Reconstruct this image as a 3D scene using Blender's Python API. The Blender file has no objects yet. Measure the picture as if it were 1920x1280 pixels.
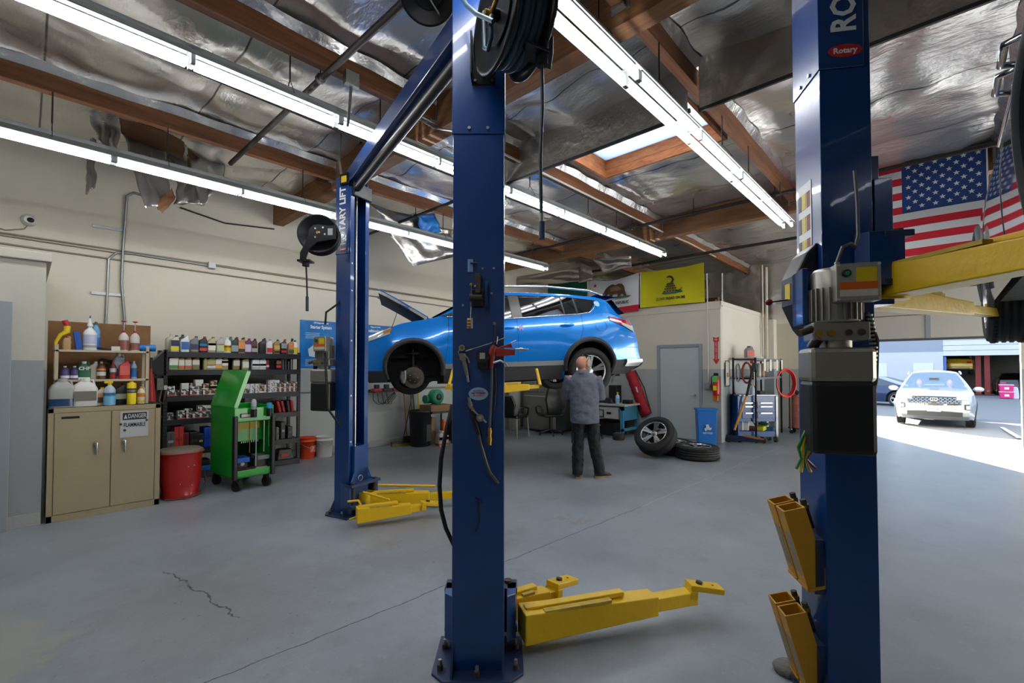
import bpy, math, random
from mathutils import Vector, Matrix, noise
random.seed(7)
D = bpy.data; SC = bpy.context.scene; COL = SC.collection
pi = math.pi; R_ = math.radians
# ------------------------------------------------------------------ camera
YAW = R_(43.1); PIT = R_(1.3); FPX = 858.0; EYE = Vector((0, 0, 1.6))
PY0 = 690 - FPX*math.tan(PIT)
cam_d = D.cameras.new('camera'); cam = D.objects.new('camera', cam_d); COL.objects.link(cam)
cam_d.sensor_width = 36; cam_d.lens = FPX/1920*36; cam_d.shift_y = (PY0-640)/1920
cam_d.clip_start = .05; cam_d.clip_end = 400
cam.location = EYE; cam.rotation_euler = (pi/2+PIT, 0, YAW-pi/2)
SC.camera = cam
SC.view_settings.view_transform = 'Standard'; SC.view_settings.look = 'None'
SC.view_settings.gamma = 1; SC.view_settings.use_curve_mapping = False
SC.view_settings.exposure = 0.15
try:
    SC.cycles.use_denoising = True; SC.cycles.max_bounces = 7; SC.cycles.diffuse_bounces = 4
    SC.cycles.glossy_bounces = 4; SC.cycles.sample_clamp_indirect = 6; SC.cycles.caustics_reflective = False
    SC.cycles.caustics_refractive = False
except Exception: pass
# ------------------------------------------------------------------ sky and sun
w = D.worlds.new('sky'); SC.world = w; w.use_nodes = True
bg = w.node_tree.nodes['Background']; bg.inputs[0].default_value = (.56, .74, 1, 1); bg.inputs[1].default_value = SKY = 2.3
sd = D.lights.new('sun', 'SUN'); sun = D.objects.new('sun', sd); COL.objects.link(sun)
sd.energy = 85; sd.angle = R_(.53); sd.color = (1, .95, .88)
sun.rotation_euler = Vector((-.853, -.522, -.25)).to_track_quat('-Z', 'Y').to_euler(); sun.location = (20, 8, 9)
# ------------------------------------------------------------------ picture rays onto real planes
Fv = Vector((math.cos(YAW), math.sin(YAW), 0)); Rv = Vector((math.sin(YAW), -math.cos(YAW), 0)); Zv = Vector((0, 0, 1))
_F = Fv*math.cos(PIT)+Zv*math.sin(PIT); _U = Zv*math.cos(PIT)-Fv*math.sin(PIT)
def ray(x, y): return _F+Rv*((x-960)/FPX)+_U*((PY0-y)/FPX)
def onp(x, y, p, n):
    r = ray(x, y); n = Vector(n); return EYE+r*((Vector(p)-EYE).dot(n)/r.dot(n))
def onz(x, y, z=0): return onp(x, y, (0, 0, z), (0, 0, 1))
def onx(x, y, X): return onp(x, y, (X, 0, 0), (1, 0, 0))
def ony(x, y, Y): return onp(x, y, (0, Y, 0), (0, 1, 0))
def ond(x, y, d): return onp(x, y, Fv*d, Fv)
def ld(l, d, z=0): return Rv*l+Fv*d+Vector((0, 0, z))
TUBE_E = 34
# ------------------------------------------------------------------ materials
def lin(c):
    if isinstance(c, str): c = [int(c[i:i+2], 16)/255 for i in (0, 2, 4)]
    return [(v/12.92 if v <= .04045 else ((v+.055)/1.055)**2.4) for v in c[:3]]+[1]
MT = {}
def mat(name, col, rough=.5, metal=0., var=0., vs=6., bump=0., bs=60., coat=0., spec=.5, emis=0, trans=0, alpha=1):
    if name in MT: return MT[name]
    m = D.materials.new(name); m.use_nodes = True; nt = m.node_tree; b = nt.nodes['Principled BSDF']
    b.inputs['Base Color'].default_value = lin(col); b.inputs['Roughness'].default_value = rough
    b.inputs['Metallic'].default_value = metal; b.inputs['Specular IOR Level'].default_value = spec
    if coat: b.inputs['Coat Weight'].default_value = coat; b.inputs['Coat Roughness'].default_value = .04
    if emis: b.inputs['Emission Color'].default_value = lin(col); b.inputs['Emission Strength'].default_value = emis
    if trans: b.inputs['Transmission Weight'].default_value = trans
    if alpha < 1: b.inputs['Alpha'].default_value = alpha
    if var or bump:
        tc = nt.nodes.new('ShaderNodeTexCoord')
    if var:
        n = nt.nodes.new('ShaderNodeTexNoise'); n.inputs['Scale'].default_value = vs; n.inputs['Detail'].default_value = 6
        nt.links.new(tc.outputs['Object'], n.inputs['Vector'])
        mx = nt.nodes.new('ShaderNodeMix'); mx.data_type = 'RGBA'
        c = lin(col); mx.inputs[6].default_value = [v*(1-var) for v in c[:3]]+[1]; mx.inputs[7].default_value = [min(1, v*(1+var)) for v in c[:3]]+[1]
        nt.links.new(n.outputs['Fac'], mx.inputs[0]); nt.links.new(mx.outputs[2], b.inputs['Base Color'])
    if bump:
        n2 = nt.nodes.new('ShaderNodeTexNoise'); n2.inputs['Scale'].default_value = bs; n2.inputs['Detail'].default_value = 4
        nt.links.new(tc.outputs['Object'], n2.inputs['Vector'])
        bp = nt.nodes.new('ShaderNodeBump'); bp.inputs['Strength'].default_value = bump; bp.inputs['Distance'].default_value = .02
        nt.links.new(n2.outputs['Fac'], bp.inputs['Height']); nt.links.new(bp.outputs['Normal'], b.inputs['Normal'])
    MT[name] = m; return m
class NT:   # small node graph writer
    def __init__(s, name):
        s.m = D.materials.new(name); s.m.use_nodes = True; s.t = s.m.node_tree; s.b = s.t.nodes['Principled BSDF']
    def n(s, typ, **kw):
        o = s.t.nodes.new('ShaderNode'+typ)
        for k, v in kw.items(): setattr(o, k, v)
        return o
    def l(s, a, b): s.t.links.new(a, b)
    def math(s, op, a, b=None, clamp=False):
        o = s.n('Math', operation=op, use_clamp=clamp)
        for i, v in enumerate((a, b)):
            if v is None: continue
            if isinstance(v, (int, float)): o.inputs[i].default_value = v
            else: s.l(v, o.inputs[i])
        return o.outputs[0]
    def mix(s, f, a, b):
        o = s.n('Mix', data_type='RGBA')
        for i, v in ((0, f), (6, a), (7, b)):
            if isinstance(v, (int, float)): o.inputs[i].default_value = v
            elif isinstance(v, (list, tuple)): o.inputs[i].default_value = v
            else: s.l(v, o.inputs[i])
        return o.outputs[2]
    def noise(s, vec, scale, detail=5, rough=.55):
        o = s.n('TexNoise'); o.inputs['Scale'].default_value = scale; o.inputs['Detail'].default_value = detail; o.inputs['Roughness'].default_value = rough
        s.l(vec, o.inputs['Vector']); return o.outputs['Fac']
    def step(s, v, lo, hi):
        o = s.n('MapRange'); o.inputs[1].default_value = lo; o.inputs[2].default_value = hi; s.l(v, o.inputs[0]); return o.outputs[0]
    def bump(s, h, st, dist=.01):
        o = s.n('Bump'); o.inputs['Strength'].default_value = st; o.inputs['Distance'].default_value = dist
        s.l(h, o.inputs['Height']); s.l(o.outputs[0], s.b.inputs['Normal'])
# ------------------------------------------------------------------ objects
def tag(o, label=None, cat=None, group=None, kind=None):
    if label: o['label'] = label
    if cat: o['category'] = cat
    if group: o['group'] = group
    if kind: o['kind'] = kind
    return o
def thing(name, label, cat, loc=(0, 0, 0), rz=0, group=None, kind=None):
    o = D.objects.new(name, None); COL.objects.link(o); o.empty_display_size = .1
    o.location = loc; o.rotation_euler = (0, 0, rz); return tag(o, label, cat, group, kind)
def dup(o, parent=None):
    c = o.copy(); COL.objects.link(c); c.parent = parent
    for ch in o.children: dup(ch, c)
    return c
def rotz(a): return Matrix.Rotation(a, 4, 'Z')
def tr(x, y=0, z=0): return Matrix.Translation((x, y, z))
def basis(o, x, y, z):   # matrix with the given axes
    m = Matrix.Identity(4)
    for i, v in enumerate((x, y, z)):
        v = Vector(v).normalized()
        for j in range(3): m[j][i] = v[j]
    for j in range(3): m[j][3] = o[j]
    return m
class MB:
    """collects shapes; build() links them as ONE mesh object"""
    def __init__(s, M=None): s.v = []; s.f = []; s.mi = []; s.sm = []; s.mats = []; s.M = M or Matrix.Identity(4)
    def _m(s, m):
        if m not in s.mats: s.mats.append(m)
        return s.mats.index(m)
    def add(s, vs, fs, m, smooth=False, M=None):
        T = s.M @ M if M else s.M; b = len(s.v); k = s._m(m)
        s.v += [T @ Vector(p) for p in vs]
        for f in fs: s.f.append([i+b for i in f]); s.mi.append(k); s.sm.append(smooth)
        return s
    def box(s, x0, x1, y0, y1, z0, z1, m, M=None):
        vs = [(x, y, z) for z in (z0, z1) for y in (y0, y1) for x in (x0, x1)]
        return s.add(vs, [(0, 2, 3, 1), (4, 5, 7, 6), (0, 1, 5, 4), (2, 6, 7, 3), (0, 4, 6, 2), (1, 3, 7, 5)], m, False, M)
    def cb(s, c, d, m, M=None):
        return s.box(c[0]-d[0]/2, c[0]+d[0]/2, c[1]-d[1]/2, c[1]+d[1]/2, c[2]-d[2]/2, c[2]+d[2]/2, m, M)
    def frus(s, x0, x1, y0, y1, z0, z1, k, m, M=None, ky=None):   # box whose top is scaled by k
        ky = k if ky is None else ky
        cx, cy, hx, hy = (x0+x1)/2, (y0+y1)/2, (x1-x0)/2, (y1-y0)/2
        vs = [(cx+a*hx*(1 if z == z0 else k), cy+b*hy*(1 if z == z0 else ky), z) for z in (z0, z1) for b in (-1, 1) for a in (-1, 1)]
        return s.add(vs, [(0, 2, 3, 1), (4, 5, 7, 6), (0, 1, 5, 4), (2, 6, 7, 3), (0, 4, 6, 2), (1, 3, 7, 5)], m, False, M)
    def rings(s, rs, m, caps=True, smooth=True, closed=True, M=None):
        n = len(rs[0]); vs = [p for r in rs for p in r]; fs = []
        for i in range(len(rs)-1):
            for j in range(n if closed else n-1):
                k = (j+1) % n; fs.append((i*n+j, i*n+k, (i+1)*n+k, (i+1)*n+j))
        s.add(vs, fs, m, smooth, M)
        if caps and closed:
            s.add(rs[0], [tuple(range(n-1, -1, -1))], m, False, M); s.add(rs[-1], [tuple(range(n))], m, False, M)
        return s
    def tube(s, pts, r, m, n=8, caps=True, M=None, closed=False):
        pts = [Vector(p) for p in pts]; N = len(pts)
        rr = r if isinstance(r, (list, tuple)) else [r]*N
        rs = []; up = None
        for i, p in enumerate(pts):
            if closed: t = pts[(i+1) % N]-pts[i-1]
            else: t = pts[min(i+1, N-1)]-pts[max(i-1, 0)]
            if t.length < 1e-9: t = Vector((0, 0, 1))
            t.normalize()
            if up is None: up = t.orthogonal().normalized()
            up = (up-t*up.dot(t)); up = up.normalized() if up.length > 1e-6 else t.orthogonal().normalized()
            q = t.cross(up)
            rs.append([p+(up*math.cos(a)+q*math.sin(a))*rr[i] for a in [2*pi*k/n for k in range(n)]])
        if closed: rs.append(rs[0])
        return s.rings(rs, m, caps and not closed, True, True, M)
    def cyl(s, a, b, r, m, n=16, r2=None, M=None):
        return s.tube([a, b], [r, r if r2 is None else r2], m, n, True, M)
    def lathe(s, prof, m, n=20, M=None, caps=True, smooth=True):   # profile (r, z) about z
        return s.rings([[(r*math.cos(2*pi*k/n), r*math.sin(2*pi*k/n), z) for k in range(n)] for r, z in prof], m, caps, smooth, True, M)
    def ball(s, c, r, m, n=12, M=None):
        r = r if isinstance(r, (tuple, list)) else (r, r, r); rs = []
        for i in range(n//2+1):
            t = pi*i/(n//2); t = min(max(t, .02), pi-.02)
            rs.append([(c[0]+r[0]*math.sin(t)*math.cos(2*pi*k/n), c[1]+r[1]*math.sin(t)*math.sin(2*pi*k/n), c[2]-r[2]*math.cos(t)) for k in range(n)])
        return s.rings(rs, m, True, True, True, M)
    def prism(s, poly, h0, h1, m, M=None):   # polygon in xy extruded in z
        n = len(poly); vs = [(x, y, h0) for x, y in poly]+[(x, y, h1) for x, y in poly]
        fs = [tuple(range(n-1, -1, -1)), tuple(range(n, 2*n))]+[(i, (i+1) % n, n+(i+1) % n, n+i) for i in range(n)]
        return s.add(vs, fs, m, False, M)
    def grid(s, fn, nu, nv, m, smooth=True, M=None):   # fn(u, v) -> point
        vs = [fn(i/nu, j/nv) for j in range(nv+1) for i in range(nu+1)]
        fs = [(j*(nu+1)+i, j*(nu+1)+i+1, (j+1)*(nu+1)+i+1, (j+1)*(nu+1)+i) for j in range(nv) for i in range(nu)]
        return s.add(vs, fs, m, smooth, M)
    def build(s, name, parent=None, label=None, cat=None, group=None, kind=None, bevel=0, solid=0, loc=None, sub=0):
        me = D.meshes.new(name); me.from_pydata([tuple(p) for p in s.v], [], s.f)
        for m in s.mats: me.materials.append(m)
        me.polygons.foreach_set('material_index', s.mi); me.polygons.foreach_set('use_smooth', s.sm)
        me.update(); o = D.objects.new(name, me); COL.objects.link(o)
        if parent: o.parent = parent
        if solid:
            d = o.modifiers.new('s', 'SOLIDIFY'); d.thickness = solid; d.offset = -1
        if bevel:
            d = o.modifiers.new('b', 'BEVEL'); d.width = bevel; d.segments = 2; d.limit_method = 'ANGLE'; d.angle_limit = R_(40)
        if sub:
            d = o.modifiers.new('u', 'SUBSURF'); d.levels = sub; d.render_levels = sub
        if loc is not None: o.location = loc
        return tag(o, label, cat, group, kind)
def text(s, size, M, m, parent=None, name='lettering', bold=.0, align='CENTER', ex=.0008, sx=1, label=None):
    c = D.curves.new(name, 'FONT'); c.body = s; c.size = size; c.extrude = ex; c.offset = bold; c.align_x = align; c.align_y = 'CENTER'
    c.resolution_u = 2; c.materials.append(m); o = D.objects.new(name, c)
    COL.objects.link(o); bpy.context.view_layer.update(); me = D.meshes.new_from_object(o.evaluated_get(bpy.context.evaluated_depsgraph_get()))
    D.objects.remove(o); D.curves.remove(c); T = M @ Matrix.Diagonal((sx, 1, 1, 1)); me.transform(T); me.materials.clear(); me.materials.append(m)
    o = D.objects.new(name, me); COL.objects.link(o)
    if parent: o.parent = parent
    return tag(o, label)
ORD = 'first second third fourth fifth sixth seventh eighth ninth tenth eleventh twelfth thirteenth fourteenth fifteenth sixteenth seventeenth eighteenth nineteenth twentieth'.split()
# ------------------------------------------------------------------ room shell
WY = 8.45; FX = 13.85; BX = -4.2; RY = -7.5; CZ = 4.5
def wall_mat(name, up, lo, zb=1.58, rough=.55):
    g = NT(name); geo = g.n('NewGeometry'); sep = g.n('SeparateXYZ'); g.l(geo.outputs['Position'], sep.inputs[0])
    nz = g.noise(geo.outputs['Position'], 1.3, 6, .65); ns = g.noise(geo.outputs['Position'], 9, 4)
    cu = g.mix(nz, [v*.9 for v in lin(up)[:3]]+[1], [min(1, v*1.06) for v in lin(up)[:3]]+[1])
    cl = g.mix(nz, [v*.84 for v in lin(lo)[:3]]+[1], [min(1, v*1.1) for v in lin(lo)[:3]]+[1])
    f = g.step(sep.outputs[2], zb-.003, zb+.003)
    c = g.mix(f, cl, cu)
    # scuffs, more of them low down
    sc = g.math('MULTIPLY', g.step(g.noise(geo.outputs['Position'], 3.3, 8, .75), .62, .75), g.step(sep.outputs[2], 1.9, .2), True)
    c = g.mix(g.math('MULTIPLY', sc, .35), c, lin('4a4844'))
    g.l(c, g.b.inputs['Base Color']); g.b.inputs['Roughness'].default_value = rough
    g.bump(g.math('ADD', nz, g.math('MULTIPLY', ns, .3)), .25, .02); return g.m
M_wall = wall_mat('painted wall beige over grey', 'd3ccbb', 'aaadab')
M_white = wall_mat('painted office side wall', 'dedad2', '9aa3aa')
M_conc = mat('painted concrete', '9b9d9b', .6, var=.12, vs=3, bump=.2, bs=30)
# floor: painted concrete with joint, cracks, stains and worn patches
g = NT('painted garage floor'); geo = g.n('NewGeometry'); P = geo.outputs['Position']; sep = g.n('SeparateXYZ'); g.l(P, sep.inputs[0])
X, Y = sep.outputs[0], sep.outputs[1]
n1 = g.noise(P, .8, 6, .6); n2 = g.noise(P, 14, 8, .7); n3 = g.noise(P, 3.2, 9, .7)
c = g.mix(g.step(n1, .3, .7), lin('7e858d'), lin('9ca3ab')); c = g.mix(g.math('MULTIPLY', g.step(g.noise(P, 2.1, 9, .75), .52, .7), .35), c, lin('6f7172')); c = g.mix(g.math('MULTIPLY', g.step(g.noise(P, 5.5, 9, .8), .58, .66), .25), c, lin('aeb0b0'))
def blob(cx, cy, r, soft=.5):
    dx = g.math('SUBTRACT', X, cx); dy = g.math('SUBTRACT', Y, cy)
    d = g.math('SQRT', g.math('ADD', g.math('MULTIPLY', dx, dx), g.math('MULTIPLY', dy, dy)))
    return g.step(g.math('ADD', d, g.math('MULTIPLY', g.math('SUBTRACT', n3, .5), 1.2)), r, r*(1-soft))
# dark droppings and brownish wear round the near bay
sp = g.n('TexVoronoi'); sp.inputs['Scale'].default_value = 13; g.l(P, sp.inputs['Vector'])
spk = g.math('MULTIPLY', g.step(sp.outputs['Distance'], .16, .08), g.step(n2, .5, .58), True)
near = g.math('MAXIMUM', blob(1.05, 3.6, 1.1), blob(2.6, 3.4, .9))
c = g.mix(g.math('MULTIPLY', near, .25), c, lin('75685c'))
c = g.mix(g.math('MULTIPLY', spk, g.math('ADD', g.math('MULTIPLY', near, .6), .06)), c, lin('3a3733'))
for (bx, by, br, bc, ba) in ((-.38, 3.95, .62, 'aaa998', .5), (4.03, 2.93, .13, '86867f', .6), (3.9, 6.2, .5, '9a968c', .3), (4.6, 2.2, .3, '8d8c80', .0)):
    c = g.mix(g.math('MULTIPLY', blob(bx, by, br, .25), ba), c, lin(bc))
scr = g.math('MULTIPLY', g.step(g.noise(P, 40, 2, .4), .66, .72), .3)
c = g.mix(scr, c, lin('a9aba8'))
def crack(x0, y0, x1, y1, wd, strength, col, wob=.1):
    L = math.hypot(x1-x0, y1-y0); ux, uy = (x1-x0)/L, (y1-y0)/L
    a = g.math('ADD', g.math('MULTIPLY', g.math('SUBTRACT', X, x0), ux), g.math('MULTIPLY', g.math('SUBTRACT', Y, y0), uy))
    b = g.math('ADD', g.math('MULTIPLY', g.math('SUBTRACT', X, x0), -uy), g.math('MULTIPLY', g.math('SUBTRACT', Y, y0), ux))
    b = g.math('ADD', b, g.math('MULTIPLY', g.math('SUBTRACT', g.noise(P, 5, 5, .6), .5), wob))
    m = g.math('MULTIPLY', g.step(g.math('ABSOLUTE', b), wd*1.4, wd*.6), g.math('MULTIPLY', g.step(a, 0, .02), g.step(a, L, L-.02)))
    m = g.math('MULTIPLY', m, g.step(n3, .3, .42))
    global c; c = g.mix(g.math('MULTIPLY', m, strength), c, lin(col))
crack(-2, 2.88, 5.4, 2.53, .004, .95, '2b2a29', .06)
crack(4.9, 2.55, 13.9, 2.3, .006, .75, 'b9bcc0', .04)
crack(.8, 4.5, .97, 3.3, .006, .95, '2e2b29', .18)
crack(-3, -2.2, 14, -2.5, .004, .7, '45464a', .05)
g.l(c, g.b.inputs['Base Color'])
g.l(g.math('ADD', g.math('MULTIPLY', n1, .1), .3), g.b.inputs['Roughness']); g.b.inputs['Specular IOR Level'].default_value = .5
g.bump(g.math('ADD', g.math('MULTIPLY', n2, .5), n1), .12, .01); M_floor = g.m
MB().box(BX, FX+.15, RY, WY, -.2, 0, M_floor).build('floor', kind='structure')
MB().box(BX-.3, FX+.3, WY, WY+.25, -.2, 5.2, M_wall).build('wall_left', kind='structure')
m = MB()   # far wall with the door opening and an unseen one added for daylight
D1 = (-1.2, 1.27, 2.62); D2 = (-7.4, -1.7, 4.0)
for a, b, z0, z1 in ((D1[1], WY, 0, 5.2), (D1[0], D1[1], D1[2], 5.2), (D2[1], D1[0], 0, 5.2), (D2[0], D2[1], D2[2], 5.2), (RY, D2[0], 0, 5.2)):
    m.box(FX, FX+.2, a, b, z0-.2 if z0 == 0 else z0, z1, M_wall)
m.build('wall_far', kind='structure')
MB().box(BX-.3, BX, RY, WY, -.2, 5.2, M_wall).build('wall_back', kind='structure')
MB().box(BX-.3, FX+.2, RY-.25, RY, -.2, 5.2, M_wall).build('wall_right', kind='structure')
# boxed-in projection of the left wall beside the tan cabinet
M_bump = wall_mat('painted projection wall', 'b9b4a8', '8f9394', 1.68)
MB().box(BX, .15, 6.76, WY, 0, 2.7, M_bump).build('wall_projection', kind='structure')
MB().box(BX, .19, 6.72, WY, 2.7, 2.79, M_bump).build('trim_1', kind='structure', bevel=.008)
MB().box(BX, .15, 6.735, 6.76, 0, .13, M_conc).build('baseboard_projection', kind='structure', bevel=.004)
MB().box(1.1, 9.0, WY-.05, WY, 0, .13, M_conc).build('baseboard_left', kind='structure', bevel=.006)
# grooves of the block courses, lower wall
m = MB(); m.box(1.1, 10.2, WY-.006, WY, 1.165, 1.18, M_conc); m.build('trim_2', kind='structure')
# doorway at far left of the projection
M_frame = mat('grey door frame paint', '8d949a', .45); M_dark = mat('dark opening', '1c1c1e', .7)
t = MB(); t.box(-.17, -.08, 6.70, 6.76, 0, 2.26, M_frame); t.box(-1.25, -.17, 6.70, 6.76, 2.17, 2.26, M_frame); t.box(-1.34, -1.25, 6.7, 6.76, 0, 2.26, M_frame)
o = t.build('door_1', kind='structure', bevel=.004)
MB().box(-1.25, -.17, 6.72, 6.758, 0, 2.17, mat('dark grey door', '54585c', .5)).build('door_leaf', o)
# ceiling: crinkled foil insulation, sheet by sheet
g = NT('silver foil insulation'); geo = g.n('NewGeometry'); P = geo.outputs['Position']
g.b.inputs['Metallic'].default_value = .82; g.b.inputs['Roughness'].default_value = .34
na = g.noise(P, 1.6, 3, .5); nb = g.noise(P, 7, 5, .6)
mp = g.n('Mapping'); mp.inputs['Scale'].default_value = (2.2, .7, 1); g.l(P, mp.inputs['Vector']); nc = g.noise(mp.outputs[0], 3.2, 4, .55)
sx_ = g.n('SeparateXYZ'); g.l(P, sx_.inputs[0])
fr_ = g.math('ABSOLUTE', g.math('SUBTRACT', g.math('FRACT', g.math('ADD', g.math('DIVIDE', g.math('ADD', sx_.outputs[0], 2.35), 1.22), g.math('MULTIPLY', g.math('SUBTRACT', na, .5), .008))), .5))
seam = g.step(fr_, .49, .497)
g.l(g.mix(g.math('MULTIPLY', seam, .85), g.mix(na, lin('c6c1ba'), lin('efebe6')), lin('2a2826')), g.b.inputs['Base Color'])
g.l(g.math('ADD', g.math('MULTIPLY', na, .2), .2), g.b.inputs['Roughness'])
g.bump(g.math('ADD', g.math('MULTIPLY', nb, .35), nc), .35, .06); M_foil = g.m
PURL = [8.45, 6.16, 3.9, 1.66, -.6, -2.9, -5.2, RY]; GIRD = [BX, -2.35, 3.02, 8.4, FX]
SK = (4.72, 5.9, 1.93, 3.6)
def foil_z(x, y):
    gx = min(abs(x-q) for q in GIRD); k = max(i for i in range(len(PURL)) if PURL[i] >= y-1e-6); k = min(k, len(PURL)-2)
    v = (PURL[k]-y)/(PURL[k]-PURL[k+1]); s = (x-GIRD[1])/1.22; u = s-math.floor(s)
    sag = .07*math.sin(pi*v)*math.sin(pi*u)**.6
    pleat = .02*math.sin(v*23+2*noise.noise((x*2, y, k)))*max(0, 1-u*3)
    return CZ-.03-sag*(1 if noise.noise((math.floor(s)*3.7, k*5.1, .5)) > -.15 else -.6)+pleat+(.06*noise.noise((x*1.3, y*2.2, 3))+.02*noise.noise((x*2.2, y*4, 8)))*min(1, 6*gx)*min(1, 5*min(v, 1-v)+.15)+.012*noise.noise((x*5, y*5, 0))
m = MB()
for i in range(len(GIRD)-1):
    for k in range(len(PURL)-1):
        x0, x1, y0, y1 = GIRD[i], GIRD[i+1], PURL[k+1], PURL[k]
        st = .075 if x1 < 10 else .1
        xs = [x0+(x1-x0)*a/round((x1-x0)/st) for a in range(round((x1-x0)/st)+1)]
        ys = [y0+(y1-y0)*a/round((y1-y0)/st) for a in range(round((y1-y0)/st)+1)]
        if i == 2 and k == 2:
            for q in SK[:2]: j = min(range(len(xs)), key=lambda a: abs(xs[a]-q)); xs[j] = q
            for q in SK[2:]: j = min(range(len(ys)), key=lambda a: abs(ys[a]-q)); ys[j] = q
        vs = [(x, y, foil_z(x, min(y, 8.449))) for y in ys for x in xs]; n = len(xs); fs = []
        for b in range(len(ys)-1):
            for a in range(n-1):
                mx, my = (xs[a]+xs[a+1])/2, (ys[b]+ys[b+1])/2
                if SK[0] < mx < SK[1] and SK[2] < my < SK[3]: continue
                fs.append((b*n+a, b*n+a+1, (b+1)*n+a+1, (b+1)*n+a))
        m.add(vs, fs, M_foil, True)
m.build('ceiling', kind='structure')
# roof deck above the foil
M_deck = mat('plywood roof deck', '6b5138', .8)
m = MB(); a0, a1, b0, b1 = SK
m.box(BX-.3, a0, RY-.25, WY+.25, 4.72, 4.9, M_deck); m.box(a1, FX+.3, RY-.25, WY+.25, 4.72, 4.9, M_deck)
m.box(a0, a1, RY-.25, b0, 4.72, 4.9, M_deck); m.box(a0, a1, b1, WY+.25, 4.72, 4.9, M_deck); m.build('roof', kind='structure')
# timber
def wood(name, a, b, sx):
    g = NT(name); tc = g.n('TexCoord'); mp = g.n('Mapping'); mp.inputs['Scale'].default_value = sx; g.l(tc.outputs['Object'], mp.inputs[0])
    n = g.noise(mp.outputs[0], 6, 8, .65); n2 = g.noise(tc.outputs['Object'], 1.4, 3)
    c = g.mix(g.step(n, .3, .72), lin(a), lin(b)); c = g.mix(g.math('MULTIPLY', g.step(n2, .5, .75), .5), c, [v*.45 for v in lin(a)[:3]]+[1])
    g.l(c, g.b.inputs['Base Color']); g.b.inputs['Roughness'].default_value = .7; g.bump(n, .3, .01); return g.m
M_beamx = wood('reddish purlin timber', '5c361f', '8a5833', (.25, 5, 5)); M_beamy = wood('laminated girder timber', '70482a', '9b6d44', (5, .25, 5))
M_curb = wood('orange skylight curb wood', '9a5426', 'cf8a4e', (1, 1, 5))  # curb wood brighter and more orange than the beams
M_tape = mat('bright foil edge tape', 'd8d8d8', .25, .9, bump=.5, bs=12)
for k, y in enumerate(PURL[1:-1]):
    for i in range(4):
        x0, x1 = GIRD[i]+(.09 if i else 0), GIRD[i+1]-.09
        o = MB().box(x0, x1, y-.045, y+.045, 4.22, 4.47, M_beamx).build('ceiling_beam', kind='structure', bevel=.004)
        q = MB()
        for s in (-1, 1):
            q.grid(lambda u, v: (x0+(x1-x0)*u, y+s*(.046+.05*v+.012*math.sin(u*60)*v), 4.385+.075*v+.006*math.sin(u*31)), 60, 2, M_tape)
        q.build('foil_edge', o)
for i, x in enumerate(GIRD[1:-1]):
    MB().box(x-.085, x+.085, RY, WY, 4.1, 4.5, M_beamy).build('ceiling_beam', kind='structure', bevel=.004)
MB().box(1.66, 8.4, 0, 0, 0, 0, M_beamx) if False else None
# steel joist hangers where purlins meet the girders
M_galv = mat('galvanised steel', 'a2a5a6', .38, .85, var=.15, vs=20)
for x in GIRD[1:-1]:
    for y in PURL[1:-1]:
        m = MB()
        for s in (-1, 1): m.box(x+s*.088-.004+(-.05 if s < 0 else 0), x+s*.088+.004+(.05 if s > 0 else 0), y-.05, y+.05, 4.2, 4.214, M_galv); m.box(x+s*.089-.003, x+s*.089+.003, y-.075, y-.045, 4.19, 4.42, M_galv); m.box(x+s*.089-.003, x+s*.089+.003, y+.045, y+.075, 4.19, 4.42, M_galv)
        m.build('joist_hanger', kind='structure')
# skylight
M_glz = NT('white skylight dome'); tb = M_glz.n('BsdfTranslucent'); tb.inputs[0].default_value = (.95, .96, 1, 1)
M_glz.l(tb.outputs[0], M_glz.t.nodes['Material Output'].inputs[0]); M_glz = M_glz.m
m = MB()
for x0, x1, y0, y1 in ((a0-.04, a0, b0-.04, b1+.04), (a1, a1+.04, b0-.04, b1+.04), (a0, a1, b0-.04, b0), (a0, a1, b1, b1+.04)):
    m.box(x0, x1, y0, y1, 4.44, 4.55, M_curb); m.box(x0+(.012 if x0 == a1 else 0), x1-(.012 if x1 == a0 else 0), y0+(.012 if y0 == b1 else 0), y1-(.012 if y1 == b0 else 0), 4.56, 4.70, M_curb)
fr = m.build('window_1', kind='structure')
MB().box(a0-.05, a1+.05, b0-.05, b1+.05, 4.70, 4.715, M_glz).build('pane', fr)
# hanging foil draught curtains across the bay
g = NT('hanging foil curtain'); geo = g.n('NewGeometry'); P = geo.outputs['Position']
g.b.inputs['Metallic'].default_value = .8; g.b.inputs['Roughness'].default_value = .42; g.b.inputs['Base Color'].default_value = lin('aaa69e')
g.bump(g.math('ADD', g.noise(P, 2.3, 4), g.math('MULTIPLY', g.noise(P, 9, 3), .3)), .8, .06); M_curt = g.m
M_wbar = mat('black edge bar', '222222', .6)
for y0, y1, lab in ((1.70, 4.25, 'grey foil draught curtain between the near post and the timber purlin'), (-4.5, 1.60, 'grey foil draught curtain right of the timber purlin, passing behind the right post')):
    t = thing('draught_curtain', lab, 'curtain', (4.25, (y0+y1)/2, 4.0)); h = (y1-y0)/2
    MB().grid(lambda u, v: (.02*noise.noise((u*h*2, v*3, y0))+.012*math.sin(v*3)*math.sin(u*9), -h+2*h*u, .56*v), 60, 8, M_curt).build('sheet', t)
    MB().box(-.02, .02, -h, h, .54, .585, M_beamx).build('batten', t)
    MB().box(-.012, .012, -h, h, -.025, .005, M_wbar).build('edge_bar', t)
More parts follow.
